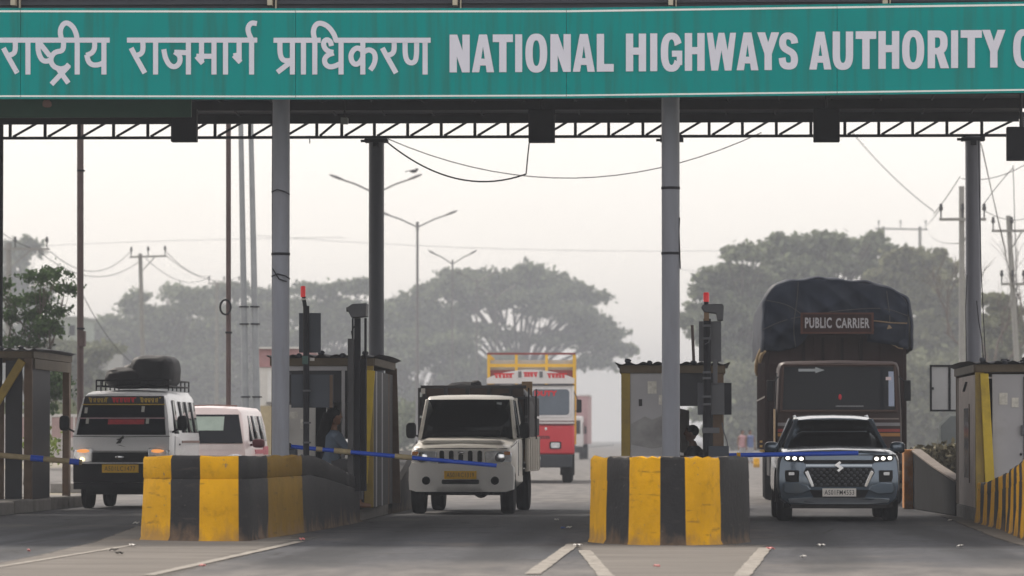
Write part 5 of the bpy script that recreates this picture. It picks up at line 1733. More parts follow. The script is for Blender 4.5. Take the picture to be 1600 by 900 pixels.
vis.prism(pts, -.12, .3)
vo = vis.build('visor_board', m_rwh, rt)
for x in (-.29, .29):
    MB().box(x - .045, x + .045, -.135, -.11, 2.88, 3.05).build('visor_vent', mat('vent_grey', (.16, .16, .17), .6), vo)
for x0, x1, z, sd in ((-1.0, -.45, 2.93, 21), (-.2, .2, 2.96, 22), (.45, 1.0, 2.93, 23)):
    scribble(MB(), x0, x1, z, .13, -.123, sd, .03).build('visor_lettering', m_redt, vo, fix=False, smooth=False)
for s in (-1, 1):
    h_ = MB().prism(rrect(s * .68 - .16, s * .68 + .16, .93, 1.13, .04), -.03, .02).build('headlight', m_blkpl, rt)
    MB().prism(rrect(s * .68 - .12, s * .68 + .12, .96, 1.1, .03), -.04, -.02).build('lens', m_lens, h_)
    MB().box(s * 1.26, s * 1.4, .1, .16, 1.92, 2.28).bar((s * 1.19, .1, 2.5), (s * 1.33, .13, 2.2), .02).bar((s * 1.19, .1, 1.95), (s * 1.33, .13, 2.0), .02).build('mirror', m_blkpl, rt, bevel=.02)
    wheel(rt, s * 1.0, .9, .5, .28, s)
    wheel(rt, s * 1.0, 5.0, .5, .3, s)
    MB().box(s * 1.0 - .2, s * 1.0 + .2, 1.5, 1.53, .2, .9).build('mud_flap', m_blkpl, rt)
    MB().loft([[(s * 1.206, .25, 1.85), (s * 1.206, 1.2, 1.85)], [(s * 1.2, .3, 2.55), (s * 1.2, 1.2, 2.55)]], closed=False).build('window', m_rgl, rt, solid=.01)
for x0, x1, z in ((-.3, .1, 1.25), (-.35, .12, 1.15), (.2, .52, 1.24), (-.3, .1, 1.0)):
    scribble(MB(), x0, x1, z, .085, -.003, int(z * 100), .02).build('door_lettering', mat('maroon_line', (0, 0, 0)), rt, fix=False, smooth=False)
MB().ell((.42, -.01, 1.48), (.035, .02, .04), 10, 6).build('badge', m_bord, rt)
bm_ = MB().box(-1.15, 1.15, -.1, .2, .42, .78).build('bumper', mat('bumper_black_blue', (.022, .026, .035), .6), rt, bevel=.03)
text('40 KM', 'bumper_lettering', m_bord, bm_, (.05, -.102, .68), .44, .085, bold=.04)
MB().box(-.45, .45, .2, 8.2, .5, .95).box(-1.2, 1.2, 1.9, 8.4, .95, 1.05).bar((-1, .9, .5), (1, .9, .5), .12).bar((-1, 5, .5), (1, 5, .5), .14).build('chassis', m_under, rt)
for s in (-1, 1):
    for k in range(4):
        MB().box(s * 1.2 - .03, s * 1.2 + .03, 1.95 + k * 2.1, 2.03 + k * 2.1, 1.05, 3.58).build('body_post', m_ryel, rt)
    for z in (1.3, 1.7, 2.1, 2.5, 2.9, 3.25):
        MB().box(s * 1.2 - .02, s * 1.2 + .02, 1.95, 8.35, z - .07, z + .07).build('body_rail', m_ryel if z > 3 else m_rred, rt)
for x in (-1.19, -.42, .42, 1.19):
    MB().box(x - .04, x + .04, 1.85, 1.92, 1.05, 3.56).build('front_post', m_ryel, rt)
MB().box(-1.23, 1.23, 1.84, 1.93, 3.545, 3.6).build('top_rail', mat('rail_maroon', (.2, .04, .04), .6), rt)
MB().box(-1.2, 1.2, 1.86, 1.9, 3.2, 3.29).build('mid_rail', m_ryel, rt)
MB().box(-1.2, 1.2, 1.93, 1.96, 2.9, 3.12).build('front_board', mat('rail_maroon', (0, 0, 0)), rt)
MB().box(-1.18, 1.18, 8.3, 8.34, 1.05, 3.5).build('rear_board', mat('grey_blue_board', (.2, .22, .26), .6), rt)
MB().box(-1.17, 1.17, 2.05, 2.08, 3.05, 3.4).build('inner_sheet', mat('pale_sheet', (.5, .5, .48), .6), rt)

# ---------------- far white lorry
LY = 250.0
lt = thing('lorry', 'small white cab lorry with a faded pink box body far down the hazy road', 'truck', (at(886, 690, LY).x, LY, 0), R(-.6))
lt.scale = (.92, 1, 1)
MB().box(-1.0, 1.0, 0, 1.8, .7, 2.55).build('cab', m_rwh, lt, bevel=.12)
MB().box(-.85, .85, -.02, .05, 1.5, 2.3).build('windshield', m_dglass, lt, bevel=.02)
MB().box(.98, 1.02, .3, 1.1, 1.5, 2.2).build('window', m_dglass, lt)
MB().box(-1.0, 1.0, -.08, .1, .4, .75).build('bumper', m_blkpl, lt)
MB().box(-1.1, 1.25, 2.0, 9, .9, 3.75).build('box_body', mat('faded_pink_box', (.42, .26, .27), .6), lt, bevel=.03)
MB().box(-1.15, 1.3, 1.98, 9.05, 3.75, 3.85).build('box_top', m_rwh, lt)
MB().box(1.1, 1.24, .1, .16, 1.5, 1.95).build('mirror', m_blkpl, lt)
for s in (-1, 1):
    wheel(lt, s * .88, .9, .45, .26, s)
    wheel(lt, s * .95, 6.5, .45, .3, s)
# ------------------------------------------------------------------ toll booths
m_olive = mat('booth_yellow_steel', (.30, .21, .035), .6, var=.25, scale=3, dirt=.45, dirtcol=(.09, .065, .035), dscale=2.5, dsharp=.35)
m_yelpost = mat('booth_post_yellow', (.55, .39, .02), .55, var=.2, scale=3, dirt=.3, dirtcol=(.14, .09, .03), dscale=2.2, dsharp=.3)
m_fasc = mat('fascia_brown', (.10, .075, .045), .7, var=.3, scale=3)
m_brnpost = mat('booth_post_brown', (.11, .07, .045), .7, var=.3, scale=4)
m_grpan = mat('booth_panel_grey', (.40, .40, .43), .55, var=.1, scale=1.5, dirt=.25, dirtcol=(.24, .23, .24), dscale=1.6, dsharp=.3)
m_pkpan = mat('booth_panel_pinkish', (.5, .42, .39), .65, var=.15, scale=2, dirt=.3, dirtcol=(.2, .15, .13), dscale=3, dsharp=.25)
m_paper = mat('torn_poster', (.3, .3, .31), .8, var=.3, scale=3)
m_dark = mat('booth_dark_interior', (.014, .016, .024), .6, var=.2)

def booth(label, cx, ztop, y0=62.0, depth=4.5, hw=.75, post=m_olive, zb=.2, posts=None):
    t = thing('toll_booth', label, 'toll booth', (cx, y0, 0), group='toll booths on the islands')
    posts = posts or [post, m_brnpost, post, m_brnpost]
    for (x, y), m in zip(((-hw + .07, .07), (-hw + .07, depth - .07), (hw - .07, .07), (hw - .07, depth - .07)), posts):
        MB().box(x - .065, x + .065, y - .065, y + .065, zb, ztop - .2).build('post', m, t, bevel=.008)
    rf = MB()
    n = 48
    def rfz(x, y):
        return ztop - .06 + .018 * math.cos(x * 2 * math.pi / .21) + .02 * math.sin(y * .7) - .015 * abs(x)
    for z in (0, .012):
        rf.grid(lambda u, v: (-hw - .1 + (2 * hw + .2) * u, -.12 + (depth + .24) * v, rfz(-hw - .1 + (2 * hw + .2) * u, v * depth) + z), n, 8)
    for k in range(5):
        x = -hw + .1 + k * .32
        rf.ell((x, -.09, rfz(x, 0) + .03), (.05, .05, .035), 8, 5, jit=.2, seed=k)
    rf.build('roof_sheet', m_roof, t)
    for x0, x1, y0_, y1_ in ((-hw, hw, -.02, .02), (-hw, hw, depth - .02, depth + .02)):
        MB().box(x0, x1, y0_, y1_, ztop - .2, ztop - .085).build('fascia', m_fasc, t, bevel=.006)
    for s in (-1, 1):
        MB().box(s * hw - .02, s * hw + .02, .021, depth - .021, ztop - .2, ztop - .085).build('fascia', m_fasc, t, bevel=.006)
    return t
def fpan(t, name, x0, x1, z0, z1, m, y=.03, th=.03, bevel=.004):
    return MB().box(x0, x1, y, y + th, z0, z1).build(name, m, t, bevel=bevel)
def span_(t, name, s, y0, y1, z0, z1, m, hw=.72, th=.03):
    return MB().box(s * hw - th / 2, s * hw + th / 2, y0, y1, z0, z1).build(name, m, t, bevel=.004)

# middle booth
b2 = booth('toll booth with torn posters behind the grey column on the middle striped island', IX[2], 2.36, post=m_yelpost, posts=[m_olive, m_brnpost, m_brnpost, m_brnpost])
fpan(b2, 'front_panel', -.615, -.02, .2, 2.16, m_grpan)
po = MB().prism([(-.6, 1.42), (-.4, 1.53), (-.3, 1.48), (-.1, 1.56), (-.04, 1.52), (-.04, 1.1), (-.3, 1.06), (-.6, 1.12)], .018, .028)
po.build('torn_poster', m_paper, b2)
MB().box(-.49, -.44, .02, .029, 1.68, 1.78).build('notice', m_ink, b2)
fpan(b2, 'window_hood', -.02, .6, 1.68, 2.16, m_dark)
fpan(b2, 'counter_wall', -.02, .6, .2, .92, m_dark)
fpan(b2, 'counter', -.02, .62, .92, .96, m_steel, y=-.1, th=.4)
fpan(b2, 'side_jamb', .44, .615, .96, 1.68, m_dark, y=.04)
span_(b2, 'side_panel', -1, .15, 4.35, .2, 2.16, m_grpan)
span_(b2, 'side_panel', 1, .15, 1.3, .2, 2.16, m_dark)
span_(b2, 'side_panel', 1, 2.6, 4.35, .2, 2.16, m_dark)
fpan(b2, 'back_panel', -.6, -.05, .2, 2.16, m_grpan, y=4.4)
fpan(b2, 'back_panel', -.045, .6, 1.75, 2.16, m_grpan, y=4.4)
cl = MB().grid(lambda u, v: (-.01 + .26 * u, 4.36 + .02 * math.sin(u * 9), 1.0 + .68 * v - .06 * abs(u - .4)), 6, 6).build('curtain', mat('curtain_cream', (.4, .38, .34), .9, var=.2), b2)

# left booth
b1 = booth('toll booth with the seated woman at its open window on the left striped island', IX[1], 2.47, posts=[m_brnpost, m_brnpost, m_olive, m_brnpost])
fpan(b1, 'front_panel', -.615, -.10, .2, 1.70, mat('booth_panel_white', (.5, .49, .48), .6, var=.12, scale=2, dirt=.35, dirtcol=(.3, .28, .27), dscale=2, dsharp=.3))
fpan(b1, 'top_strip', -.615, .36, 2.2, 2.265, m_grpan)
fpan(b1, 'window_hood', -.615, .40, 1.73, 2.199, m_dark, y=.06)
fpan(b1, 'window_frame', .28, .33, .2, 2.199, m_grpan, y=.02)
fpan(b1, 'front_panel', .40, .615, .2, 2.265, m_dark)
fpan(b1, 'counter_wall', -.095, .28, .2, .95, m_dark)
fpan(b1, 'back_panel', -.3, .1, 1.2, 2.2, m_white, y=4.4)
fpan(b1, 'back_panel', -.6, -.31, .2, 2.2, m_dark, y=4.4)
MB().bar((.71, -.02, 2.2), (.6, -.05, .55), .13, .05, up=(0, 1, 0)).build('corner_brace', m_yelpost, b1, bevel=.006)
for y0, y1, m in ((.16, .7, m_dark), (.74, 1.0, m_grpan), (1.05, 1.9, m_dark), (1.95, 2.2, m_grpan), (2.25, 3.3, m_dark), (3.35, 3.6, m_brnpost), (3.65, 4.3, m_dark)):
    span_(b1, 'side_panel', 1, y0, y1, .2, 2.2, m)
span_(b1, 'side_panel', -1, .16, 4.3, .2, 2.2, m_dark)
MB().bar((.74, 4.4, 2.3), (.80, 4.4, .2), .11, .08).build('corner_brace', m_brnpost, b1)
MB().ell((.64, .0, 1.97), (.02, .02, .02), 10, 8).build('small_lamp', mat('small_white_lamp', (.9, .9, .9), .3, emit=(1, 1, 1), estr=1.0), b1)

# right booth
b3 = booth('toll booth with a tapered yellow corner post and grey door at the right edge', IX[3] + .02, 2.37, posts=[m_olive, m_brnpost, m_yelpost, m_brnpost])
MB().prism([(-.68, 2.15), (-.56, 2.15), (-.47, .5), (-.61, .5)], -.06, .0).build('corner_brace', m_yelpost, b3, bevel=.008)
fpan(b3, 'door', -.50, -.02, .2, 2.14, m_grpan)
fpan(b3, 'door_slot', .0, .2, 1.6, 2.1, mat('dark_teal_pane', (.02, .05, .06), .2), y=.05)
fpan(b3, 'door_slot', .0, .2, 1.05, 1.59, m_white, y=.05)
fpan(b3, 'door_slot', .0, .2, .2, 1.04, m_dark, y=.05)
fpan(b3, 'door_frame', .21, .62, .2, 2.14, m_white, y=.02)
fpan(b3, 'notice', .26, .36, 1.9, 2.05, mat('notice_blue_grey', (.25, .3, .36), .6), y=.012, th=.007)
fpan(b3, 'notice', .25, .38, 1.2, 1.32, MATS['notice_blue_grey'], y=.012, th=.007)
MB().ell((-.09, .02, .98), (.02, .025, .02), 8, 6).build('door_handle', m_steel, b3)
span_(b3, 'side_panel', -1, .16, 3.9, .2, 2.14, m_pkpan)
sl_ = MB().box(-.745, -.735, 1.5, 2.6, .62, 1.66).build('slit_window', m_rgl, b3)
MB().box(-.75, -.736, 1.4, 1.48, .55, 1.72).build('window_stop', m_brnpost, b3)
MB().bar((-.745, 1.9, 2.05), (-.745, 2.5, 1.92), .05, .012).build('bracket', m_ink, b3)
span_(b3, 'side_panel', -1, 3.95, 4.36, .2, 2.14, m_brnpost)
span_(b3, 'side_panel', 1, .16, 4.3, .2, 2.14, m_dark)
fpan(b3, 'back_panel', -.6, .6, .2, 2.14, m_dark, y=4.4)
for k, (x, rx_) in enumerate(((-.3, .07), (.05, .12), (.32, .2), (.55, .16))):
    MB().ell((x, .3 + .1 * (k % 2), 2.35), (rx_, .12, .02 + .022 * (k % 3)), 10, 6, jit=.3, seed=k).build('roof_debris', m_steel, b3)

# leftmost open steel booth
cx0 = IX[0]
b0 = booth('open steel framed booth with a diagonal brace at the left edge of the plaza', cx0, 2.74, y0=70.0, depth=4.5, hw=.78, posts=[m_brnpost] * 4)
MB().bar((.62, -.03, 2.5), (-.35, -.03, .9), .14, .06, up=(0, 1, 0)).build('diagonal_brace', m_olive, b0, bevel=.006)
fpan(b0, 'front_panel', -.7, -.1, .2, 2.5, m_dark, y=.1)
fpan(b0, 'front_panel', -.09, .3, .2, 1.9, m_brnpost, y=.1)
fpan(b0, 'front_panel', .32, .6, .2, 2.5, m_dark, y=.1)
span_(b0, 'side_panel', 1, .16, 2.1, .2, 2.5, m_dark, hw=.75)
MB().box(.69, .78, 4.24, 4.43, .2, 2.53).build('corner_post', m_brnpost, b0)
span_(b0, 'top_beam', 1, 0.15, 4.35, 2.36, 2.53, m_fasc, hw=.79)

# ------------------------------------------------------------------ poles with boards, cameras and beacons in front of the booths
EY = 60.4
def pbox(t, name, px0, py0, px1, py1, Y, th, m, bevel=.006):
    a, b = at(px0, py1, Y), at(px1, py0, Y)
    return MB().box(a.x, b.x, Y, Y + th, a.z, b.z).build(name, m, t, bevel=bevel)
def ptube(t, name, pts, Y, r, m, n=10):
    return MB().tube([at(a, b, Y) for a, b in pts], r, n).build(name, m, t)
m_board = mat('board_back_blue_grey', (.032, .042, .062), .55, var=.2, scale=2)
m_board2 = mat('board_grey', (.075, .08, .095), .5, var=.2, scale=2)
t = thing('equipment_pole', 'dark pole with a red beacon and two boards left of the seated woman', 'equipment pole', (0, 0, 0), group='lane equipment poles')
ptube(t, 'pole', [(478.5, 478), (478.5, 730)], EY, .045, m_steel)
a = at(477, 640, EY)
MB().box(a.x - .12, a.x + .12, EY - .12, EY + .12, .5, .86).build('base', m_steel, t)
c = at(473.5, 456, EY)
MB().lathe([(.035, -.075), (.036, .06), (.03, .08), (.01, .085)], c, 'z', 16).build('beacon', m_red, t)
ptube(t, 'beacon_stem', [(474.5, 464), (477, 482)], EY, .03, m_blkpl)
pbox(t, 'collar', 470, 466, 478, 469, EY - .03, .06, m_white)
pbox(t, 'upper_board', 467, 489, 501, 551, EY + .05, .06, m_board)
pbox(t, 'lower_board', 455, 585, 521, 637, EY + .06, .06, m_board)
pbox(t, 'board_edge', 515, 586, 520, 637, EY + .05, .008, m_brnpost)
pbox(t, 'junction_box', 472, 556, 481, 569, EY - .09, .05, mat('teal_box', (.03, .09, .08), .5))
pbox(t, 'junction_box', 484, 559, 491, 564, EY - .02, .05, m_white)
for py in (609, 659, 690):
    pbox(t, 'clamp', 473, py, 485, py + 3, EY - .055, .11, m_board2, .002)
t = thing('equipment_pole', 'dark cluster of square posts with a camera housing right of the seated woman', 'equipment pole', (0, 0, 0), group='lane equipment poles')
EY2 = 61.2
for x0, x1, y0, y1, Y, m in ((543, 552.5, 529, 745, EY2 - .1, mat('post_grey_dark', (.045, .045, .052), .6, var=.25)), (553, 563, 497, 745, EY2, m_steel), (549.5, 552, 497, 560, EY2 + .1, m_steel), (569, 572.5, 497, 570, EY2 + .1, m_steel), (563.5, 571, 560, 745, EY2 + .12, m_blkpl)):
    a, b = at(x0, y1, Y), at(x1, y0, Y)
    MB().box(a.x, b.x, Y, Y + .1, .45, b.z).build('post', m, t, bevel=.005)
hs_ = MB()
a, b = at(548, 497, EY2), at(573.5, 474, EY2)
hs_.prism([(a.x + .02, a.z), (b.x - .01, a.z + .02), (b.x, b.z), (a.x + .03, b.z - .01), (a.x - .04, b.z - .06), (a.x - .04, b.z - .1)], EY2 - .12, EY2 + .3)
hs_.build('camera_housing', m_board2, t, bevel=.01)
pbox(t, 'camera_snout', 541, 480, 550, 487, EY2 - .05, .12, m_blkpl)
for a_, b_ in (((556, 505), (550, 517)), ((549, 517), (551, 530))):
    ptube(t, 'loose_cable', [a_, b_], EY2, .008, m_blkpl, 6)

t = thing('equipment_pole', 'dark pole with a red beacon, camera housing and two boards right of the middle column', 'equipment pole', (0, 0, 0), group='lane equipment poles')
ptube(t, 'pole', [(1105, 498), (1105, 730)], EY, .055, m_steel)
pbox(t, 'pole_sleeve', 1114, 562, 1121, 600, EY + .02, .08, m_board2)
c = at(1103.5, 465, EY)
MB().lathe([(.042, -.06), (.043, .055), (.036, .072), (.01, .076)], c, 'z', 16).build('beacon', m_red, t)
ptube(t, 'beacon_stem', [(1103.5, 471), (1103.5, 480)], EY, .034, m_blkpl)
a, b = at(1098, 501, EY), at(1131, 475, EY)
hs_ = MB().prism([(a.x - .02, b.z - .05), (a.x, b.z - .01), (b.x - .02, b.z), (b.x, b.z - .03), (b.x - .01, a.z), (b.x - .09, a.z), (b.x - .11, a.z + .1), (a.x + .02, a.z + .12)], EY - .1, EY + .3)
hs_.build('camera_housing', m_board2, t, bevel=.01)
pbox(t, 'camera_lens', 1100, 486, 1108, 501, EY - .06, .12, mat('tan_casing', (.22, .14, .08), .6))
pbox(t, 'upper_board', 1092, 502, 1127, 565, EY + .06, .06, m_board2)
lb = pbox(t, 'lower_board', 1111, 598, 1143, 648, EY + .07, .07, m_board2)
pbox(t, 'lower_board', 1090, 598, 1110.5, 648, EY + .1, .06, mat('board_mid', (.06, .066, .085), .5, var=.2))
pbox(t, 'board_edge', 1132, 598.5, 1143, 647.5, EY + .062, .007, m_steel)
pbox(t, 'rear_post', 1114, 648, 1129, 698, EY + .5, .1, m_brnpost)
for py in (507, 527, 580, 589, 618, 630, 672):
    pbox(t, 'clamp', 1098, py, 1111, py + 3.5, EY - .065, .13, m_board2, .002)
ptube(t, 'cable', [(1110, 512), (1111, 520), (1107, 535), (1101, 538)], EY - .07, .008, m_board2, 6)
ptube(t, 'cable', [(1128, 660), (1131, 675), (1136, 690), (1138, 705)], EY - .02, .01, m_board2, 6)
pbox(t, 'control_box', 1107, 697, 1139, 716, EY - .12, .35, m_board)
pbox(t, 'bracket', 1097, 668, 1124, 677, EY - .08, .05, m_board2)
a = at(1105, 700, EY)
MB().box(a.x - .14, a.x + .14, EY - .14, EY + .14, .5, .9).build('base', m_steel, t)
t = thing('rod', 'thin leaning dark rod above the roof of the middle booth', 'rod', (0, 0, 0))
ptube(t, 'shaft', [(1081.5, 508), (1084.5, 575)], 62.4, .022, m_rust, 8)
pbox(t, 'foot', 1081, 572, 1088, 577, 62.37, .06, m_rust)

# small things fixed to the booths: paper notices, conduit, a meter box
for bt, items in ((b2, ((-.36, 1.86, .13, .18), (-.2, 1.7, .1, .14))), (b1, ((-.5, 1.5, .14, .1), (-.32, 1.35, .1, .14))), (b3, ((-.4, 1.7, .12, .17), (-.22, 1.66, .1, .14)))):
    for x, z, w_, h_ in items:
        MB().box(x, x + w_, .02, .0285, z, z + h_).build('notice', mat('notice_paper', (.6, .59, .55), .8, var=.25, scale=18), bt)
for bt, x in ((b2, -.08), (b1, -.56), (b3, -.04)):
    MB().tube([(x, .015, .3), (x, .015, 2.1), (x + .1, .015, 2.16)], .012, 8).build('conduit', m_board2, bt)
    MB().box(x - .05, x + .05, -.03, .02, 1.25, 1.4).build('meter_box', m_board2, bt, bevel=.006)
# ------------------------------------------------------------------ boom gates
def boom(label, segs, Y, r, base):
    t = thing('boom_gate', label, 'boom gate', (0, 0, 0), group='boom gates across the lanes')
    for (a, b, m, k) in segs:
        p, q = at(*a, Y), at(*b, Y)
        MB().tube([p, q], r * k, 12).build('boom_arm' if k <= 1 else 'tape_wrap', m, t)
    x, z = base
    MB().box(x - .13, x + .13, Y - .12, Y + .12, .18, z - .04).build('cabinet', m_board, t, bevel=.02)
    MB().tube([(x, Y - .16, z), (x, Y + .16, z)], .05, 12).build('pivot', m_steel, t)
    return t
def ln(a, b, x):
    f = (x - a[0]) / (b[0] - a[0])
    return (x, a[1] + (b[1] - a[1]) * f)
A, B = (452, 697.5), (776, 727.5)
L_ = lambda x: ln(A, B, x)
Yb = 61.0
boom('middle boom gate, blue with beige taped joints, lowered in front of the white pickup',
     [(A, B, m_blue, .95), (L_(494), L_(504), m_beige, 1.12), (L_(522), L_(548), m_beige, 1.25), (L_(617), L_(644), m_beige, 1.2)], Yb, .032, (at(452, 700, Yb).x - .02, at(452, 697, Yb).z))
A2, B2 = (1136, 711.5), (1341, 708)
L2 = lambda x: ln(A2, B2, x)
boom('right boom gate, blue with one yellow band, lowered in front of the grey car', [(A2, B2, m_blue, .95), (L2(1151), L2(1157), m_yel, 1.1)], 60.8, .034, (at(1132, 711, 60.8).x, at(1132, 711.5, 60.8).z))
A3, B3 = (-60, 706), (128, 722.5)
L3 = lambda x: ln(A3, B3, x)
boom('left boom gate, beige taped with blue bands, lowered in front of the white van', [(A3, B3, m_beige, 1.0), (L3(48), L3(68), m_blue, 1.15), (L3(109), L3(124), m_blue, 1.12)], 69.6, .045, (at(-62, 706, 69.6).x, at(-62, 706, 69.6).z))

# ------------------------------------------------------------------ people
m_skin = mat('skin_brown', (.2, .1, .06), .6, var=.1)
m_hair = mat('black_hair', (.004, .004, .006), .7, spec=.1, var=.3, scale=20, stretch=(3, 3, .4))
def remesh(o, v=.012, it=2):
    md = o.modifiers.new('join', 'REMESH')
    md.mode = 'VOXEL'
    md.voxel_size = v
    md.use_smooth_shade = True
    s = o.modifiers.new('smooth', 'SMOOTH')
    s.iterations = it
    s.factor = .5
    return o
def hand(mb, p, d, up):
    """Palm with four unequal curled fingers and a thumb."""
    p, d, up = Vector(p), Vector(d).normalized(), Vector(up).normalized()
    sd = d.cross(up).normalized()
    mb.tube([p, p + d * .04, p + d * .085], [.026, .036, .034], 8)
    for k, L in enumerate((.065, .078, .072, .055)):
        o = p + d * .08 + sd * (-.03 + .02 * k)
        mb.tube([o, o + d * L * .5 - up * .008, o + d * L * .8 - up * .03, o + d * L * .85 - up * .05], [.0095, .009, .008, .007], 6)
    o = p + d * .03 - sd * .03
    mb.tube([o, o - sd * .025 + d * .03, o - sd * .025 + d * .06 - up * .01], [.012, .011, .009], 6)
def person(label, loc, rz, top, bottom, hair_long, lean=0.05, arms=((.24, .78), (.42, .80)), sc=1.0):
    """Seated figure facing +x (local), seat at z = .6."""
    t = thing('person', label, 'person', loc, rz)
    t.scale = (sc, sc, sc)
    b = MB()
    H = .6
    b.tube([(0, 0, H), (lean * .4, 0, H + .2), (lean, 0, H + .42), (lean + .01, 0, H + .53), (lean + .02, 0, H + .6)], [.15, .125, .15, .07, .052], 14)
    b.ell((lean + .045, 0, H + .73), (.098, .078, .118), 16, 12)
    b.ell((lean + .07, 0, H + .66), (.065, .055, .06), 12, 8)
    b.tube([(lean + .13, 0, H + .755), (lean + .155, 0, H + .712), (lean + .13, 0, H + .705)], [.012, .017, .01], 8)
    for s in (-1, 1):
        b.ell((lean + .04, s * .08, H + .72), (.022, .012, .032), 8, 6)
        e, hd = arms
        sh, el, wr = (lean, s * .185, H + .45), (e[0], s * .22, e[1] - .6 + H), (hd[0], s * .13, hd[1] - .6 + H)
        b.tube([(lean, s * .1, H + .46), sh, el, wr], [.055, .052, .038, .026], 10)
        dv = Vector(wr) - Vector(el)
        hand(b, wr, dv, (0, 0, 1))
        kn, an = (.44, s * .12, H + .02), (.42, s * .12, .09)
        b.tube([(0, s * .09, H), kn, an], [.095, .065, .04], 10)
        b.tube([(.40, s * .12, .06), (.47, s * .13, .04), (.6, s * .14, .03)], [.04, .042, .03], 8)
    remesh(b.build('body', m_skin, t), .011)
    c = MB()
    c.tube([(0, 0, H - .04), (lean * .4, 0, H + .2), (lean, 0, H + .43), (lean + .005, 0, H + .53)], [.172, .148, .168, .085], 14)
    for s in (-1, 1):
        e = arms[0]
        c.tube([(lean, s * .1, H + .46), (lean, s * .19, H + .46), (e[0] * .85 + lean * .15, s * .22, e[1] - .6 + H + .05)], [.07, .068, .055], 10)
    remesh(c.build('top_garment', top, t), .014)
    q = MB()
    for s in (-1, 1):
        q.tube([(-.02, s * .08, H), (.3, s * .11, H + .02), (.46, s * .12, H), (.43, s * .12, .35), (.42, s * .12, .12)], [.12, .1, .085, .075, .07], 10)
    remesh(q.build('trousers' if not hair_long else 'skirt', bottom, t), .014)
    h = MB().ell((lean + .02, 0, H + .765), (.108, .09, .1), 16, 10)
    if hair_long:
        h.tube([(lean - .05, 0, H + .76), (lean - .1, 0, H + .6), (lean - .15, 0, H + .42), (lean - .17, 0, H + .2), (lean - .16, 0, H + .0)], [.085, .085, .09, .075, .03], 12)
    remesh(h.build('hair', m_hair, t), .012)
    return t
WY = 61.75
wx = at(514, 700, WY).x
t = thing('stool', 'dark stool under the seated woman at the left booth window', 'stool', (wx, WY, .2))
MB().lathe([(.16, .56), (.17, .58), (.16, .61), (.02, .612)], (0, 0, 0), 'z', 18).build('seat', m_blkpl, t)
for a_ in (45, 135, 225, 315):
    MB().tube([(.1 * math.cos(R(a_)), .1 * math.sin(R(a_)), .565), (.17 * math.cos(R(a_)), .17 * math.sin(R(a_)), 0)], .014, 8).build('leg', m_steel, t)
person('woman with long black hair and grey blue top seated at the left booth window', (wx, WY, .2), R(28), mat('grey_blue_cloth', (.1, .135, .19), .85, var=.2, scale=6, bump=.2), mat('grey_cloth', (.09, .09, .1), .85, var=.2), True, sc=1.0)
MY = 62.75
mx_ = at(1089, 700, MY).x
t = thing('chair', 'dark chair under the person sitting inside the middle booth', 'chair', (mx_, MY, .2))
MB().box(-.2, .2, -.2, .2, .44, .49).build('seat', m_blkpl, t, bevel=.02)
MB().box(.17, .2, -.2, .2, .62, .95).build('backrest', m_blkpl, t, bevel=.02)
for x in (-.17, .17):
    for y in (-.17, .17):
        MB().box(x - .015, x + .015, y - .015, y + .015, 0, .441 if x < 0 else .8).build('leg', m_steel, t)
person('person in dark clothes sitting inside the middle toll booth', (mx_, MY, .05), R(180), mat('dark_shirt', (.02, .022, .03), .85, var=.2), mat('dark_trousers', (.015, .015, .02), .85), False, sc=.93)
t = thing('person', 'driver in dark clothes at the wheel of the grey crossover', 'person', (SUVX - .36, SUVY + 2.3, .05))
b = MB().tube([(0, .12, .55), (0, .1, .8), (0, .06, 1.02), (0, .05, 1.12)], [.16, .15, .17, .055], 12).ell((0, .02, 1.22), (.085, .1, .12), 14, 10).tube([(0, -.09, 1.2), (0, -.1, 1.17)], .014, 6)
for s in (-1, 1):
    b.tube([(s * .1, .06, 1.02), (s * .2, .03, .98), (s * .26, -.1, .8), (s * .15, -.42, .9)], [.06, .055, .04, .028], 8)
    hand(b, (s * .15, -.42, .9), (-s * .3, -1, .3), (0, 0, 1))
    b.tube([(s * .09, .1, .55), (s * .13, -.35, .6), (s * .13, -.7, .3)], [.085, .07, .05], 8)
remesh(b.build('body', m_skin, t), .014)
remesh(MB().tube([(0, .12, .5), (0, .1, .8), (0, .06, 1.03), (0, .055, 1.1)], [.178, .168, .188, .075], 12).build('shirt', mat('dark_shirt', (0, 0, 0)), t), .016)
remesh(MB().ell((0, .045, 1.25), (.095, .1, .11), 14, 10).build('hair', m_hair, t), .014)

# ------------------------------------------------------------------ steel poles behind the lanes
t = thing('steel_pole', 'thick brown pole rising behind the white van at its left edge', 'pole', (0, 0, 0))
ptube(t, 'shaft', [(125.5, 172), (125.5, 706)], 79.5, .062, m_rust, 14)
x = at(125.5, 700, 79.5).x
MB().box(x - .17, x + .17, 79.33, 79.67, -.02, .06).build('base_plate', m_rust, t)
pbox(t, 'switch_box', 121, 517, 132.5, 541, 79.4, .2, m_rust)
for py in (265, 512):
    pbox(t, 'clamp', 120, py, 131, py + 2.5, 79.42, .16, m_steel, .002)
t = thing('steel_pole', 'thin brown pole with a coil of cable rising behind the pink minivan', 'pole', (0, 0, 0))
Yp = 84.0
ptube(t, 'shaft', [(357, 172), (357, 706)], Yp, .05, m_rust, 12)
x = at(357, 700, Yp).x
MB().box(x - .15, x + .15, Yp - .15, Yp + .15, -.02, .06).build('base_plate', m_rust, t)
c = at(352.5, 480, Yp - .07)
for k in range(3):
    MB().tube([(c.x + (.1 + .008 * k) * math.cos(a_ * .5236), Yp - .07 - .012 * k, c.z + (.14 + .008 * k) * math.sin(a_ * .5236)) for a_ in range(13)], .012, 6).build('cable_coil', m_blkpl, t)
pbox(t, 'clamp', 352, 518, 362, 521, Yp - .06, .12, m_steel, .002)
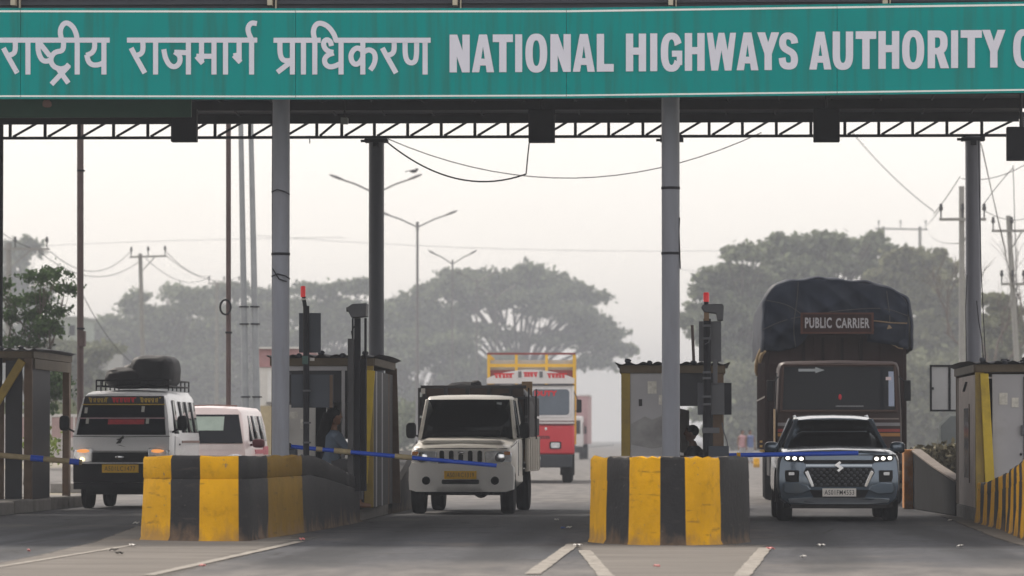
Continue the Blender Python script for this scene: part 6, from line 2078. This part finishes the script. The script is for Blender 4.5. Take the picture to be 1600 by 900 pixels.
m_mast = mat('pale_galvanised_steel', (.27, .29, .31), .5, var=.15)
Ym = 104.0
for x0, x1, lab in ((375.5, 386, 'pale grey leaning mast, left one of the close pair behind the pink minivan'), (391, 404, 'pale grey leaning mast, right one of the close pair behind the pink minivan')):
    t = thing('steel_mast', lab, 'mast', (0, 0, 0), group='pair of pale masts')
    p, q = at(x0, 150, Ym), at(x1, 706, Ym)
    q.z = 0
    MB().tube([p, q], [.06, .095], 14).build('shaft', m_mast, t)
    for py in (478, 505, 619):
        f = (py - 150) / (706 - 150)
        cx_ = x0 + (x1 - x0) * f
        pbox(t, 'clamp', cx_ - 8, py, cx_ + 6, py + 2.2, Ym - .1, .2, m_steel, .002)

# ------------------------------------------------------------------ street lamps along the median
m_lamp = mat('lamp_post_grey', (.22, .22, .23), .5, var=.1)
def street_lamp(label, px, d, arms=None):
    X = at(px, 600, d).x
    t = thing('street_lamp', label, 'street lamp', (X, d, 0), group='double armed street lamps along the median')
    MB().tube([(0, 0, 0), (0, 0, 12.2)], [.1, .06], 12).build('post', m_lamp, t)
    MB().tube([(0, 0, 11.9), (0, 0, 12.35)], .08, 10).build('cap', m_lamp, t)
    for s in (-1, 1):
        MB().tube([(s * .05, 0, 12.1), (s * .9, 0, 12.5), (s * 1.85, 0, 12.82)], .04, 8).build('arm', m_lamp, t)
        h = MB().ell((s * 1.72, 0, 12.8), (.36, .11, .07), 12, 6)
        h.warp(lambda x, y, z, s=s: (x, y, z + (abs(x) - 1.72) * .36))
        h.build('lamp_head', m_lamp, t)
    return t
l1 = street_lamp('nearest double street lamp, its post hidden behind the left dark column', 586.5, 188)
for lab, px, d in (('second double street lamp, standing clear right of the dark column', 652, 218), ('third double street lamp, rising over the middle tree', 707, 251),
                   ('fourth double street lamp, fading before the crown of the middle tree', 745, 281), ('fifth and farthest double street lamp, lost in the middle tree', 775, 309)):
    c = dup(l1, (at(px, 600, d).x, d, 0), label=lab)
    if d > 230:
        c.scale = (.7, .7, .955)
t = thing('bird', 'small dark bird perched on the right arm of the nearest street lamp', 'bird', (at(646, 270, 188).x, 188, at(646, 271, 188).z))
b = MB().ell((0, 0, .1), (.17, .08, .08), 12, 8).ell((.15, 0, .18), (.07, .055, .06), 10, 8).tube([(.2, 0, .18), (.27, 0, .17)], [.02, .005], 6).prism([(-.15, .1), (-.36, .06), (-.36, .1), (-.15, .14)], -.04, .04)
b.tube([(0, .03, .04), (.01, .03, -.03)], .01, 5).tube([(0, -.03, .04), (.01, -.03, -.03)], .01, 5)
remesh(b.build('body', m_ink, t), .02)

# ------------------------------------------------------------------ electricity poles and wires
m_pole = mat('concrete_pole', (.26, .26, .25), .8, var=.15)
m_wire = mat('wire_dark', (.04, .04, .045), .6)
def util(label, px, ptop, d, arms, r=.13, lean=0.0, extra=None):
    p = at(px, ptop, d)
    t = thing('utility_pole', label, 'utility pole', (p.x, d, 0), group='electricity poles')
    MB().tube([(lean, 0, 0), (0, 0, p.z)], [r * 1.25, r], 10).build('shaft', m_pole, t)
    k = K(d)
    for (x0, x1, py, tilt) in arms:
        z = at(px, py, d).z
        a0, a1 = (x0 - px) / k, (x1 - px) / k
        MB().bar((a0, -.12, z - tilt), (a1, -.12, z + tilt), .1, .1).build('cross_arm', m_pole, t)
        for f in (.04, .5, .96):
            x = a0 + (a1 - a0) * f
            zz = z - tilt + 2 * tilt * f
            MB().lathe([(.025, .05), (.03, .3), (.07, .33), (.075, .42), (.05, .46), (.06, .52), (.03, .56)], (x, -.12, zz), 'z', 8).build('insulator', m_wire, t)
        MB().bar((a0 * .0 + .0, -.1, z - .9), (a1 * .55, -.1, z - .05), .05, .05).build('brace', m_pole, t)
    return t
util('leaning electricity pole with one cross arm above the white van', 219, 396, 230, [(203, 261, 401, .03)], .11, .35)
util('low electricity pole top half hidden behind the thin brown pole', 339, 441, 330, [(325, 376, 443, 0)], .12)
util('electricity cross arm pole at the far left before the grey hazy tree', 14, 380, 190, [(-30, 79, 389, -.02)], .12)
util('tall electricity pole with slanted brace left of the right dark column', 1502.5, 291, 150, [(1467, 1540, 343, 0)], .1)
util('electricity pole with two cross arms right of the right dark column', 1575.5, 337, 170, [(1549, 1612, 361, 0), (1563, 1600, 444, 0)], .1, .55)
t = thing('utility_pole', 'twin legged electricity pole with a long cross arm above the truck tree', 'utility pole', (at(1410, 600, 540).x, 540, 0), group='electricity poles')
k = K(540)
for px in (1381, 1438):
    MB().tube([((px - 1410) / k, 0, 0), ((px - 1410) / k, 0, at(px, 354, 540).z)], [.26, .2], 10).build('shaft', m_pole, t)
z = at(1410, 358, 540).z
MB().bar(((1368 - 1410) / k, -.14, z + .06), ((1450 - 1410) / k, -.14, z - .06), .22, .2).build('cross_arm', m_pole, t)
for px in (1374, 1408, 1447):
    MB().lathe([(.05, .05), (.055, .7), (.12, .76), (.12, .88), (.08, .98), (.1, 1.08), (.05, 1.15)], ((px - 1410) / k, -.14, z), 'z', 8).build('insulator', m_wire, t)
def wire(label, a, b, s, r, m=m_wire, n=18):
    o = MB().tube(sag(a, b, s, n), r, 5).build('power_line', m, None)
    tag(o, label, 'cable', 'overhead wires')
    return o
P = at
wire('thick black cable sagging from the dark column under the truss', P(601, 219, 72), P(822, 272, 72), .36, .014)
wire('short black cable rising from the end of the sagging cable to the truss', P(822, 272, 72), P(828, 214, 72), -.03, .012)
wire('thin wire sagging across the sky between the two grey columns', P(606, 217, 90), P(1190, 207, 90), .9, .011)
wire('faint wire dropping from the roof towards the twin legged pole', P(1330, 205, 215), P(1459, 330, 215), .25, .022)
wire('wire from the cross arm to the tall pole top left of the right column', P(1459, 334, 160), P(1500, 276, 150), .05, .016)
wire('wire from the twin legged pole up to the tall pole arm', P(1447, 352, 540), P(1468, 328, 150), .1, .018)
wire('lower slack wire between the twin legged pole and tall pole', P(1450, 360, 540), P(1500, 380, 150), .5, .018)
for a, b, s, Ya, Yb_, lab in (((1502, 279), (1610, 252), .25, 150, 150, 'wire running from the tall pole top out of the right edge'), ((1535, 322), (1583, 262), -.05, 150, 150, 'slanting wire crossing right of the dark column'),
                        ((1533, 225), (1573, 395), .1, 120, 168, 'steep wire falling past the right dark column'), ((1535, 232), (1600, 520), .1, 120, 168, 'steep wire falling to the right edge'),
                        ((1583, 258), (1590, 500), .02, 150, 150, 'near vertical wire beside the two armed pole'), ((1540, 330), (1600, 342), .15, 150, 170, 'slack wire joining the two poles at right')):
    wire(lab, P(*a, Ya), P(*b, Yb_), s, .014)
for a, b, s, Ya, Yb_, lab in (((-20, 345), (80, 394), .3, 190, 190, 'wire from the far left pole arm up to the left edge'), ((80, 394), (206, 391), 1.0, 190, 230, 'upper wire swinging from the far left pole to the leaning pole'),
                        ((60, 392), (218, 408), 1.0, 190, 230, 'lower wire swinging from the far left pole to the leaning pole'), ((258, 391), (330, 431), .5, 230, 330, 'upper wire from the leaning pole to the low pole'),
                        ((228, 404), (326, 433), .8, 230, 330, 'lower wire from the leaning pole to the low pole'), ((260, 400), (375, 431), .8, 230, 330, 'third wire from the leaning pole to the low pole'),
                        ((130, 462), (205, 566), .3, 180, 180, 'faint wire slanting down above the white van'), ((-10, 388), (540, 371), -.2, 420, 420, 'long faint wire across the sky at the left'),
                        ((400, 368), (1180, 391), .6, 420, 420, 'long faint wire across the sky behind the columns'), ((1060, 420), (1400, 418), .8, 420, 420, 'faint wire before the right tree')):
    wire(lab, P(*a, Ya), P(*b, Yb_), s, .018)

# ------------------------------------------------------------------ trees
def leafmat(name, col, var=.5):
    new = name not in MATS
    m = mat(name, col, .7, var=.3, scale=.35, island=var, spec=.2)
    if new:                                       # thin leaves let some light through
        n, l = m.node_tree.nodes, m.node_tree.links
        b = n['Principled BSDF']
        t = n.new('ShaderNodeBsdfTranslucent')
        x = n.new('ShaderNodeMixShader')
        x.inputs[0].default_value = .4
        l.new(b.inputs['Base Color'].links[0].from_socket, t.inputs[0])
        l.new(b.outputs[0], x.inputs[1])
        l.new(t.outputs[0], x.inputs[2])
        l.new(x.outputs[0], n['Material Output'].inputs[0])
    return m
def leaf_mesh(name, C, size, rng, m, parent):
    n = len(C)
    C = np.asarray(C)
    a = rng.normal(size=(n, 3)); a /= np.linalg.norm(a, axis=1)[:, None]
    b = rng.normal(size=(n, 3)); b -= (b * a).sum(1)[:, None] * a; b /= np.linalg.norm(b, axis=1)[:, None]
    sz = size * rng.uniform(.6, 1.35, n)[:, None]
    a, b = a * sz, b * sz * .6
    V_ = np.stack([C - a, C - b * .9 + a * .1, C + a, C + b], 1).reshape(-1, 3)
    me = bpy.data.meshes.new(name)
    me.vertices.add(4 * n)
    me.loops.add(4 * n)
    me.polygons.add(n)
    me.vertices.foreach_set('co', V_.ravel().astype(np.float32))
    me.loops.foreach_set('vertex_index', np.arange(4 * n, dtype=np.int32))
    me.polygons.foreach_set('loop_start', np.arange(0, 4 * n, 4, dtype=np.int32))
    me.polygons.foreach_set('loop_total', np.full(n, 4, dtype=np.int32))
    me.materials.append(m)
    me.update()
    o = bpy.data.objects.new(name, me)
    COL.objects.link(o)
    o.parent = parent
    return o
m_bark = mat('bark_grey_brown', (.075, .06, .05), .9, var=.3, scale=3)
def tree(name, label, Y, trunk_px, lobes, m, leaf=.3, dens=1.0, seed=1, tr=.45, depth=.8, fork=None, per=20, cl=.085):
    """Crown given as lobes (px, py, rx, ry) read off the photograph, each with its own depth."""
    rng = np.random.default_rng(seed)
    pr = random.Random(seed)
    k = K(Y)
    base = at(trunk_px, 600, Y)
    base.z = 0
    t = thing(name, label, 'tree', base, group='trees along the road')
    C = []
    L = []
    for (px, py, rx, ry) in lobes:
        dy = pr.uniform(-1, 1) * 80 * depth / k
        c = at(px, py, Y) - base
        c.y = dy
        L.append((c, rx / k, ry / k))
        a_, b_, d_ = rx / k, ry / k, max(rx, ry) * depth / k
        n = max(6, int(dens * (rx * ry) / 15))
        u = rng.normal(size=(n, 3))
        u /= np.linalg.norm(u, axis=1)[:, None]
        u[:, 2] = np.where(u[:, 2] < -.2, -u[:, 2] * .6, u[:, 2])
        r = rng.uniform(.35, 1.0, n)[:, None] ** .6
        r = np.where(rng.uniform(size=(n, 1)) < .1, rng.uniform(1.0, 1.28, (n, 1)), r)
        cc = np.array(c) + u * r * np.array([a_, d_, b_])
        # clumps, flattened, of uneven size
        for q in cc:
            s = cl * 100 / k * pr.uniform(.55, 1.5)
            kk = int(per * pr.uniform(.6, 1.4))
            C.append(q + rng.normal(size=(kk, 3)) * np.array([s, s, s * .62]) * .6)
    C = np.concatenate(C)
    C = C[C[:, 2] > .1]
    leaf_mesh('crown', C, leaf, rng, m, t)
    top = max(c.z for c, _, _ in L)
    fk = fork if fork is not None else top * .3
    MB().tube([(0, 0, -.1), (.1, 0, fk * .5), (.0, 0, fk)], [tr * 1.25, tr, tr * .85], 12).build('trunk', m_bark, t)
    lm = MB()
    for c, rx, ry in L:
        if c.z < fk * .9:
            continue
        e = Vector((c.x, c.y, c.z))
        mid = Vector((c.x * .45 + pr.uniform(-.4, .4), c.y * .45, fk + (c.z - fk) * .55))
        lm.tube([Vector((0, 0, fk - .15)), mid * .55 + Vector((0, 0, fk * .45)), mid, e], [tr * .5, tr * .36, tr * .26, tr * .1], 7)
        for _ in range(5):
            e2 = e + Vector((pr.uniform(-rx, rx) * .8, pr.uniform(-rx, rx) * .6, pr.uniform(-.1, .8) * ry))
            lm.tube([mid.lerp(e, pr.uniform(.0, .7)), mid.lerp(e2, .6) + Vector((0, 0, -.2)), e2], [tr * .18, tr * .11, tr * .04], 5)
    lm.build('limbs', m_bark, t)
    return t
g1 = leafmat('leaf_dull_green', (.15, .175, .11))
g2 = leafmat('leaf_dark_green', (.135, .16, .1))
g3 = leafmat('leaf_olive', (.15, .16, .09))
g4 = leafmat('leaf_pale_dusty', (.15, .165, .105))
def fill(x0, x1, y0, y1, n, r, seed):
    pr = random.Random(seed)
    return [(pr.uniform(x0, x1), pr.uniform(y0, y1), r * pr.uniform(.7, 1.3), r * pr.uniform(.5, .8)) for _ in range(n)]
TYC = 740
tree('rain_tree', 'broad spreading tree in the middle with bare limbs showing under its crown', TYC, 812,
     [(640, 490, 42, 26), (628, 530, 30, 24), (690, 462, 48, 26), (690, 500, 45, 24), (740, 440, 40, 20), (708, 432, 18, 14), (770, 446, 45, 24), (815, 440, 40, 22), (850, 448, 40, 24), (830, 428, 22, 12), (890, 462, 36, 22),
      (905, 470, 24, 16), (928, 466, 20, 10), (760, 478, 40, 16), (870, 492, 52, 22), (905, 500, 30, 20), (925, 515, 38, 22), (950, 528, 24, 18), (940, 545, 34, 18), (965, 548, 20, 12), (925, 570, 28, 14),
      (880, 535, 40, 20), (800, 530, 26, 12), (740, 522, 46, 20), (660, 540, 50, 22), (700, 545, 44, 16), (840, 470, 40, 14), (985, 548, 8, 7), (720, 455, 40, 22), (800, 462, 40, 14), (655, 515, 40, 24)],
     g1, leaf=.55, dens=1.25, seed=3, tr=1.1, depth=.9, fork=9.8, per=22)
tree('roadside_tree', 'low hazy tree filling in behind the booth right of the seated woman', 680, 655, fill(600, 730, 530, 680, 36, 34, 5) + fill(700, 790, 570, 670, 18, 28, 15), g2, leaf=.52, dens=.7, seed=5, tr=.4)
tree('roadside_tree', 'dusty tree right of the grey column behind the left booth', 700, 505, [(470, 455, 22, 12), (500, 460, 26, 16), (545, 455, 30, 16), (568, 448, 20, 12), (520, 490, 50, 26), (480, 500, 40, 30), (560, 500, 36, 30), (600, 500, 22, 20)] + fill(450, 630, 500, 680, 44, 36, 6), g2, leaf=.55, dens=.75, seed=6, tr=.5)
tree('roadside_tree', 'hazy tree above the white van roof with a ragged top', 720, 250, [(185, 510, 26, 16), (175, 535, 22, 16), (205, 485, 22, 14), (222, 470, 16, 12), (250, 500, 36, 22), (275, 462, 26, 12), (215, 515, 40, 24), (300, 465, 24, 14), (310, 490, 44, 22), (205, 475, 10, 6), (262, 453, 10, 6)] + fill(150, 330, 510, 680, 50, 36, 7), g1, leaf=.55, dens=.72, seed=7, tr=.55)
tree('roadside_tree', 'hazy tree behind the pair of pale masts and thin brown pole', 740, 385, [(340, 465, 34, 16), (375, 460, 30, 16), (410, 465, 30, 16), (350, 500, 44, 26), (400, 500, 44, 26), (430, 480, 26, 18)] + fill(310, 470, 500, 680, 46, 36, 8), g2, leaf=.55, dens=.75, seed=8, tr=.55)
tree('roadside_tree', 'pale low tree at the far left behind the thin column', 380, 120, fill(85, 175, 545, 650, 18, 28, 9), g4, leaf=.36, dens=.6, seed=9, tr=.3)
# right-hand mass: four crowns
TR = 480
tree('roadside_tree', 'leftmost tree of the right clump, hanging over the middle booth equipment', TR, 1150, [(1110, 455, 34, 10), (1095, 462, 20, 6), (1130, 435, 36, 22), (1160, 405, 32, 20), (1185, 400, 30, 18), (1150, 470, 44, 30), (1100, 490, 26, 12), (1170, 440, 44, 30), (1115, 520, 34, 20), (1125, 500, 34, 20), (1080, 497, 12, 6)] + fill(1100, 1210, 480, 690, 30, 34, 10), g1, leaf=.46, dens=.85, seed=10, tr=.6)
tree('roadside_tree', 'tall tree of the right clump directly above the tarpaulin truck', TR + 14, 1270, [(1220, 392, 34, 22), (1250, 395, 32, 20), (1290, 383, 32, 18), (1218, 378, 12, 10), (1345, 388, 30, 18), (1320, 392, 34, 18), (1370, 395, 26, 16), (1300, 540, 14, 8), (1360, 376, 14, 8), (1250, 430, 56, 32), (1320, 425, 56, 30), (1290, 470, 60, 34), (1220, 450, 44, 34)] + fill(1200, 1390, 450, 680, 40, 44, 11), g1, leaf=.48, dens=.85, seed=11, tr=.7)
tree('roadside_tree', 'olive tree of the right clump, right of the tarpaulin truck', TR - 20, 1440, [(1415, 410, 30, 18), (1450, 408, 30, 18), (1410, 398, 14, 8), (1475, 425, 26, 20), (1430, 450, 50, 34), (1480, 465, 30, 30), (1395, 440, 34, 28), (1500, 500, 22, 30)] + fill(1390, 1520, 470, 690, 40, 40, 12), g3, leaf=.46, dens=.85, seed=12, tr=.6)
tree('roadside_tree', 'small tree between the right dark column and the photo edge', 330, 1570, [(1550, 475, 22, 14), (1575, 490, 26, 16), (1560, 510, 34, 20)] + fill(1530, 1620, 510, 600, 14, 30, 13), g3, leaf=.3, dens=.8, seed=13, tr=.35)
tree('young_tree', 'young dark leafed tree behind the open steel booth at the left', 112, 42,
     [(70, 440, 26, 14), (85, 428, 20, 10), (92, 452, 16, 10), (60, 470, 28, 14), (80, 490, 26, 12), (45, 500, 28, 14), (70, 520, 30, 14), (20, 470, 18, 12), (5, 450, 14, 10), (40, 540, 30, 14), (85, 510, 16, 8), (10, 500, 18, 14), (72, 590, 16, 10), (98, 600, 12, 6), (70, 640, 14, 10), (95, 618, 12, 4)],
     leafmat('leaf_young_green', (.04, .075, .022)), leaf=.07, dens=.34, seed=14, tr=.09, depth=.8, fork=2.4, per=44, cl=.13)
tree('palm_like_tree', 'tall grey hazy tree at the far left edge above the cross arm', 760, 35, [(35, 385, 30, 10), (30, 398, 40, 14), (20, 415, 36, 16), (30, 440, 38, 20), (50, 470, 40, 24), (20, 480, 36, 24), (60, 520, 44, 30), (20, 540, 40, 30)] + fill(0, 110, 540, 640, 14, 44, 16), g2, leaf=.6, dens=.7, seed=16, tr=.6)
# roadside scrub below the right trees
def scrub(name, px0, px1, py0, py1, Y, n, m, leaf, seed):
    rng = np.random.default_rng(seed)
    C = []
    for _ in range(n):
        c = at(rng.uniform(px0, px1), rng.uniform(py0, py1), Y + rng.uniform(-6, 6))
        C.append(np.array(c) + rng.normal(size=(26, 3)) * np.array([.35, .35, .28]) * 34 / K(Y))
    C = np.concatenate(C)
    C = C[C[:, 2] > 0]
    o = leaf_mesh(name, C, leaf, rng, m, None)
    return stuff(o)
scrub('roadside_undergrowth', 1120, 1215, 575, 695, 440, 150, g4, .42, 21)
scrub('roadside_undergrowth', 1400, 1540, 560, 700, 400, 240, g4, .4, 22)
scrub('roadside_undergrowth', -40, 130, 640, 700, 170, 60, g4, .2, 23)
scrub('roadside_undergrowth', 600, 760, 640, 690, 380, 120, g2, .35, 24)
scrub('grass', 55, 85, 690, 722, 88, 14, leafmat('leaf_weed', (.12, .16, .04)), .06, 25)
# bare twiggy tree
t = thing('bare_tree', 'leafless twiggy tree half hidden by the right dark column', 'tree', (at(1550, 600, 210).x, 210, 0), group='trees along the road')
pr = random.Random(5)
mb = MB()
def twig(p, d, L, r, lvl):
    e = p + d * L
    mb.tube([p, p.lerp(e, .5) + Vector((pr.uniform(-.1, .1), 0, pr.uniform(-.05, .1))) * L, e], [r, r * .8, r * .55], 5)
    if lvl:
        for _ in range(3 if lvl > 1 else 4):
            nd = (d + Vector((pr.uniform(-.8, .8), pr.uniform(-.6, .6), pr.uniform(-.2, .6)))).normalized()
            twig(p.lerp(e, pr.uniform(.45, 1)), nd, L * pr.uniform(.55, .8), r * .55, lvl - 1)
for d in ((-.35, .1, 1), (.3, -.1, 1), (.75, 0, .8), (-.7, .1, .7)):
    twig(Vector((0, 0, 4.2)), Vector(d).normalized(), 3.2, .07, 3)
mb.build('crown', mat('twig_grey', (.13, .11, .1), .9), t)
MB().tube([(0, 0, 0), (0, 0, 4.4)], [.2, .13], 10).build('trunk', m_bark, t)

# ------------------------------------------------------------------ buildings, walls, signs beside the road
BY = 150.0
def pblock(t, name, px0, py0, px1, py1, Y, th, m):
    a, b = at(px0, py1, Y), at(px1, py0, Y)
    return MB().box(a.x, b.x, Y, Y + th, max(a.z, -.02), b.z).build(name, m, t)
t = thing('roadside_building', 'low white building with a dull pink top band seen behind the left grey column', 'building', (0, 0, 0))
pblock(t, 'wall', 404, 574, 466, 720, BY, 8, mat('building_white', (.62, .61, .58), .8, var=.08))
pblock(t, 'pink_band', 404, 545, 466, 573.6, BY - .05, 8.1, mat('building_pink', (.36, .2, .2), .8, var=.15))
pblock(t, 'roof_edge', 402, 542, 468, 545, BY - .2, 8.4, mat('building_white', (0, 0, 0)))
pblock(t, 'ochre_plinth', 404, 634, 466, 720, BY - .06, .05, mat('building_ochre', (.4, .33, .2), .85, var=.2))
for x0 in (418,):
    w_ = pblock(t, 'shutter', x0, 580, x0 + 32, 628, BY - .04, .03, mat('shutter_white', (.7, .7, .68), .7))
    for k in range(1, 4):
        pblock(w_, 'shutter_bar', x0 + k * 8 - .5, 580, x0 + k * 8 + .5, 628, BY - .06, .02, m_grpan)
    pblock(t, 'sill', x0 - 2, 628, x0 + 34, 631, BY - .12, .12, m_kerb)
t = thing('far_building', 'pale hazy building behind the young tree at the left', 'building', (0, 0, 0))
pblock(t, 'wall', 78, 535, 168, 700, 430, 12, mat('hazy_building', (.33, .34, .33), .9))
pblock(t, 'upper_floor', 84, 497, 124, 534.8, 430, 11, mat('hazy_building_green', (.3, .34, .3), .9))
pblock(t, 'parapet', 82, 494, 126, 497, 429.8, 11.4, MATS['hazy_building'])
for x0 in (92, 108):
    pblock(t, 'window', x0, 508, x0 + 9, 524, 429.9, .1, m_dglass)
WYB = 120.0
t = thing('boundary_wall', 'pinkish panelled boundary wall between the steel booth and the white van', 'wall', (0, 0, 0))
m_pw = mat('pink_wall', (.42, .3, .29), .85, var=.2, scale=3)
for k in range(9):
    pblock(t, 'wall_panel', -30 + k * 18.2, 652, -30 + k * 18.2 + 17, 722, WYB, .12, m_pw)
    pblock(t, 'wall_post', -30 + k * 18.2 - 1.4, 647, -30 + k * 18.2 + 1.4, 722, WYB - .04, .2, m_white)
pblock(t, 'coping', -31, 647, 135, 651.6, WYB - .03, .2, m_white)
pblock(t, 'pale_base', -31, 684, 135, 722, WYB - .03, .028, mat('pale_base', (.5, .46, .45), .85, var=.25))
# sign boards seen from behind, right side
Ys = 79.5
t = thing('sign_board', 'pale rectangular sign board in a black frame beside the right booth', 'sign', (0, 0, 0))
pbox(t, 'panel', 1455, 572, 1508, 641, Ys, .02, mat('sign_back_grey', (.4, .41, .43), .5, var=.08))
for a in ((1453, 570, 1456, 643), (1456, 570, 1510, 573), (1456, 640, 1510, 643), (1482, 573, 1485.5, 640), (1508, 573, 1510, 640)):
    pbox(t, 'frame_bar', *a, Ys - .02, .05, m_blkpl, .003)
pbox(t, 'bolt', 1455.5, 605, 1459, 609, Ys - .03, .02, m_blkpl)
a = at(1501, 600, Ys + .1)
MB().box(a.x - .04, a.x + .04, Ys + .05, Ys + .13, -.02, 2.6).build('post', m_board2, t)
t = thing('stop_sign', 'grey back of an octagonal sign just below the rectangular board', 'sign', (0, 0, 0))
c = at(1496, 676, Ys - .3)
r = 32 / K(Ys)
MB().prism([(c.x + r * math.cos(R(22.5 + 45 * k)), c.z + r * math.sin(R(22.5 + 45 * k))) for k in range(8)], Ys - .32, Ys - .30).build('rim', mat('sign_rim_pale', (.34, .37, .36), .5), t)
r *= .86
MB().prism([(c.x + r * math.cos(R(22.5 + 45 * k)), c.z + r * math.sin(R(22.5 + 45 * k))) for k in range(8)], Ys - .335, Ys - .3201).build('plate_back', mat('sign_plate_grey', (.16, .18, .19), .5, var=.1), t)
MB().box(c.x - .03, c.x + .03, Ys - .299, Ys - .24, -.02, c.z + .2).build('post', m_board2, t)
# dry brush heap
rng = np.random.default_rng(31)
C = []
for _ in range(260):
    px = rng.uniform(1430, 1505)
    c = at(px, rng.uniform(701 if px > 1440 else 708, 775), 76.5 + rng.uniform(-.6, 1.6))
    C.append(np.array(c) + rng.normal(size=(16, 3)) * np.array([.12, .12, .06]))
C = np.concatenate(C)
stuff(leaf_mesh('debris_heap', C[C[:, 2] > 0], .06, rng, mat('dry_brush', (.13, .115, .07), .9, var=.4, island=.5, scale=2), None))
mh = MB().ell((at(1470, 700, 76.5).x, 77.2, .2), (.5, 1.2, .62), 18, 10, jit=.1, seed=4)
stuff(mh.build('rubble_mound', mat('mound_earth', (.09, .08, .06), .95, var=.4, scale=4), None))

# people and goods far down the right verge
for px, h, m, lab in ((1172, 1.65, mat('blue_shirt', (.1, .14, .3), .9), 'distant person in blue standing left of the tarpaulin truck'), (1160, 1.6, mat('pink_shirt', (.45, .25, .27), .9), 'distant person in pink on the hazy verge left of the truck')):
    Yq = 210
    t = thing('person', lab, 'person', (at(px, 690, Yq).x, Yq, 0), .4)
    b = MB().tube([(0, 0, .8), (0, 0, 1.1), (0, 0, 1.32), (0, 0, 1.4)], [.15, .14, .17, .06], 10).ell((0, 0, 1.53), (.085, .1, .12), 10, 8)
    for s in (-1, 1):
        b.tube([(s * .08, 0, .82), (s * .1, .02, .45), (s * .1, 0, .03)], [.09, .065, .045], 8).tube([(s * .1, -.02, .04), (s * .11, -.14, .03)], [.045, .035], 6)
        b.tube([(s * .1, 0, 1.34), (s * .2, 0, 1.3), (s * .25, 0, 1.02), (s * .24, -.08, .78)], [.06, .05, .04, .028], 8)
        hand(b, (s * .24, -.08, .78), (0, -.3, -1), (0, -1, .3))
    remesh(b.build('body', m_skin, t), .02)
    remesh(MB().tube([(0, 0, .78), (0, 0, 1.1), (0, 0, 1.34), (0, 0, 1.39)], [.17, .16, .19, .08], 10).build('shirt', m, t), .022)
    remesh(MB().tube([(-.08, 0, .85), (-.1, .02, .45), (-.1, 0, .12)], [.11, .09, .075], 8).tube([(.08, 0, .85), (.1, .02, .45), (.1, 0, .12)], [.11, .09, .075], 8).build('trousers', m_grpan, t), .022)
    remesh(MB().ell((0, .015, 1.56), (.093, .1, .11), 10, 8).build('hair', m_hair, t), .02)
x = at(1182, 730, 180).x
o = MB().lathe([(.13, 0), (.135, .02), (.13, .14), (.137, .15), (.13, .16), (.13, .38), (.1, .4)], (x, 180, 0), 'z', 16).build('drum', m_yel, None)
tag(o, 'small yellow drum on the hazy verge beyond the right end of the middle nose', 'drum')

# ------------------------------------------------------------------ litter on the road
rng = random.Random(12)
lit = [(213, 820, 'white', 'white paper scrap at the foot of the left striped nose'), (207, 856, 'white', 'white crumpled scrap on the pale concrete below the left nose'), (316, 888, 'red', 'reddish scrap lying on the left white line'),
       (472, 846, 'red', 'red and white wrapper at the upper end of the left line'), (551, 812, 'white', 'pale scrap beside the dark wall of the left island'), (880, 828, 'blue', 'blue wrapper on the asphalt left of the middle nose'),
       (889, 827, 'white', 'white scrap touching the blue wrapper'), (903, 856, 'white', 'pale scraps at the top of the middle lane line'), (1026, 889, 'red', 'red and white wrapper on the pale apron below the middle nose'),
       (1204, 861, 'red', 'red wrapper beside the right lane line'), (1283, 856, 'white', 'pale scrap on the asphalt below the grey car'), (1531, 816, 'white', 'white scrap near the right striped wall'),
       (1484, 816, 'white', 'flat white scrap left of the right striped wall'), (1475, 803, 'white', 'small white scrap in front of the wedge wall'), (45, 864, 'red', 'reddish scrap on the pale concrete at the left'), (186, 868, 'dark', 'dark clod on the pale concrete below the left nose'),
       (870, 815, 'white', 'tiny pale scrap left of the middle nose'), (1500, 857, 'white', 'thin pale scrap on the right lane'), (1255, 874, 'white', 'flat pale scrap at the bottom of the right lane'), (178, 863, 'dark', 'small dark stone on the pale concrete below the left nose')]
lc = {'white': mat('litter_white', (.65, .63, .6), .7), 'red': mat('litter_red', (.5, .14, .14), .6, var=.4, scale=40), 'blue': mat('litter_blue', (.05, .12, .4), .6), 'dark': mat('litter_dark', (.05, .045, .04), .9)}
for i, (px, py, c, lab) in enumerate(lit):
    p = gpt(px, py)
    wx_ = rng.uniform(.028, .052)
    def lf(u, v):
        x, y = (u - .5) * 2 * wx_, (v - .5) * 3 * wx_
        return (p.x + x * math.cos(i) - y * math.sin(i) * .4, p.y + y + x * .3, .014 + .018 * abs(math.sin(u * 5 + i)) + .012 * math.sin(v * 6 + i * 2) ** 2)
    o = MB().grid(lf, 6, 5).build('litter', lc[c], None, solid=.004, angle=180)
    tag(o, lab, 'litter', 'litter on the road')
# ------------------------------------------------------------------ the hazy air
hm = bpy.data.materials.new('haze_air')
hm.use_nodes = True
hn = hm.node_tree.nodes
hn.clear()
ho = hn.new('ShaderNodeOutputMaterial')
pv = hn.new('ShaderNodeVolumePrincipled')
pv.inputs['Color'].default_value = (0.505, 0.54, 0.60, 1)
pv.inputs['Density'].default_value = 0.0009
pv.inputs['Anisotropy'].default_value = 0.0
hm.node_tree.links.new(pv.outputs[0], ho.inputs['Volume'])
hz_ = MB().box(-392, 392, -22, 2010, -1.05, 33).build('haze', hm, smooth=False)
hz_['kind'] = 'stuff'
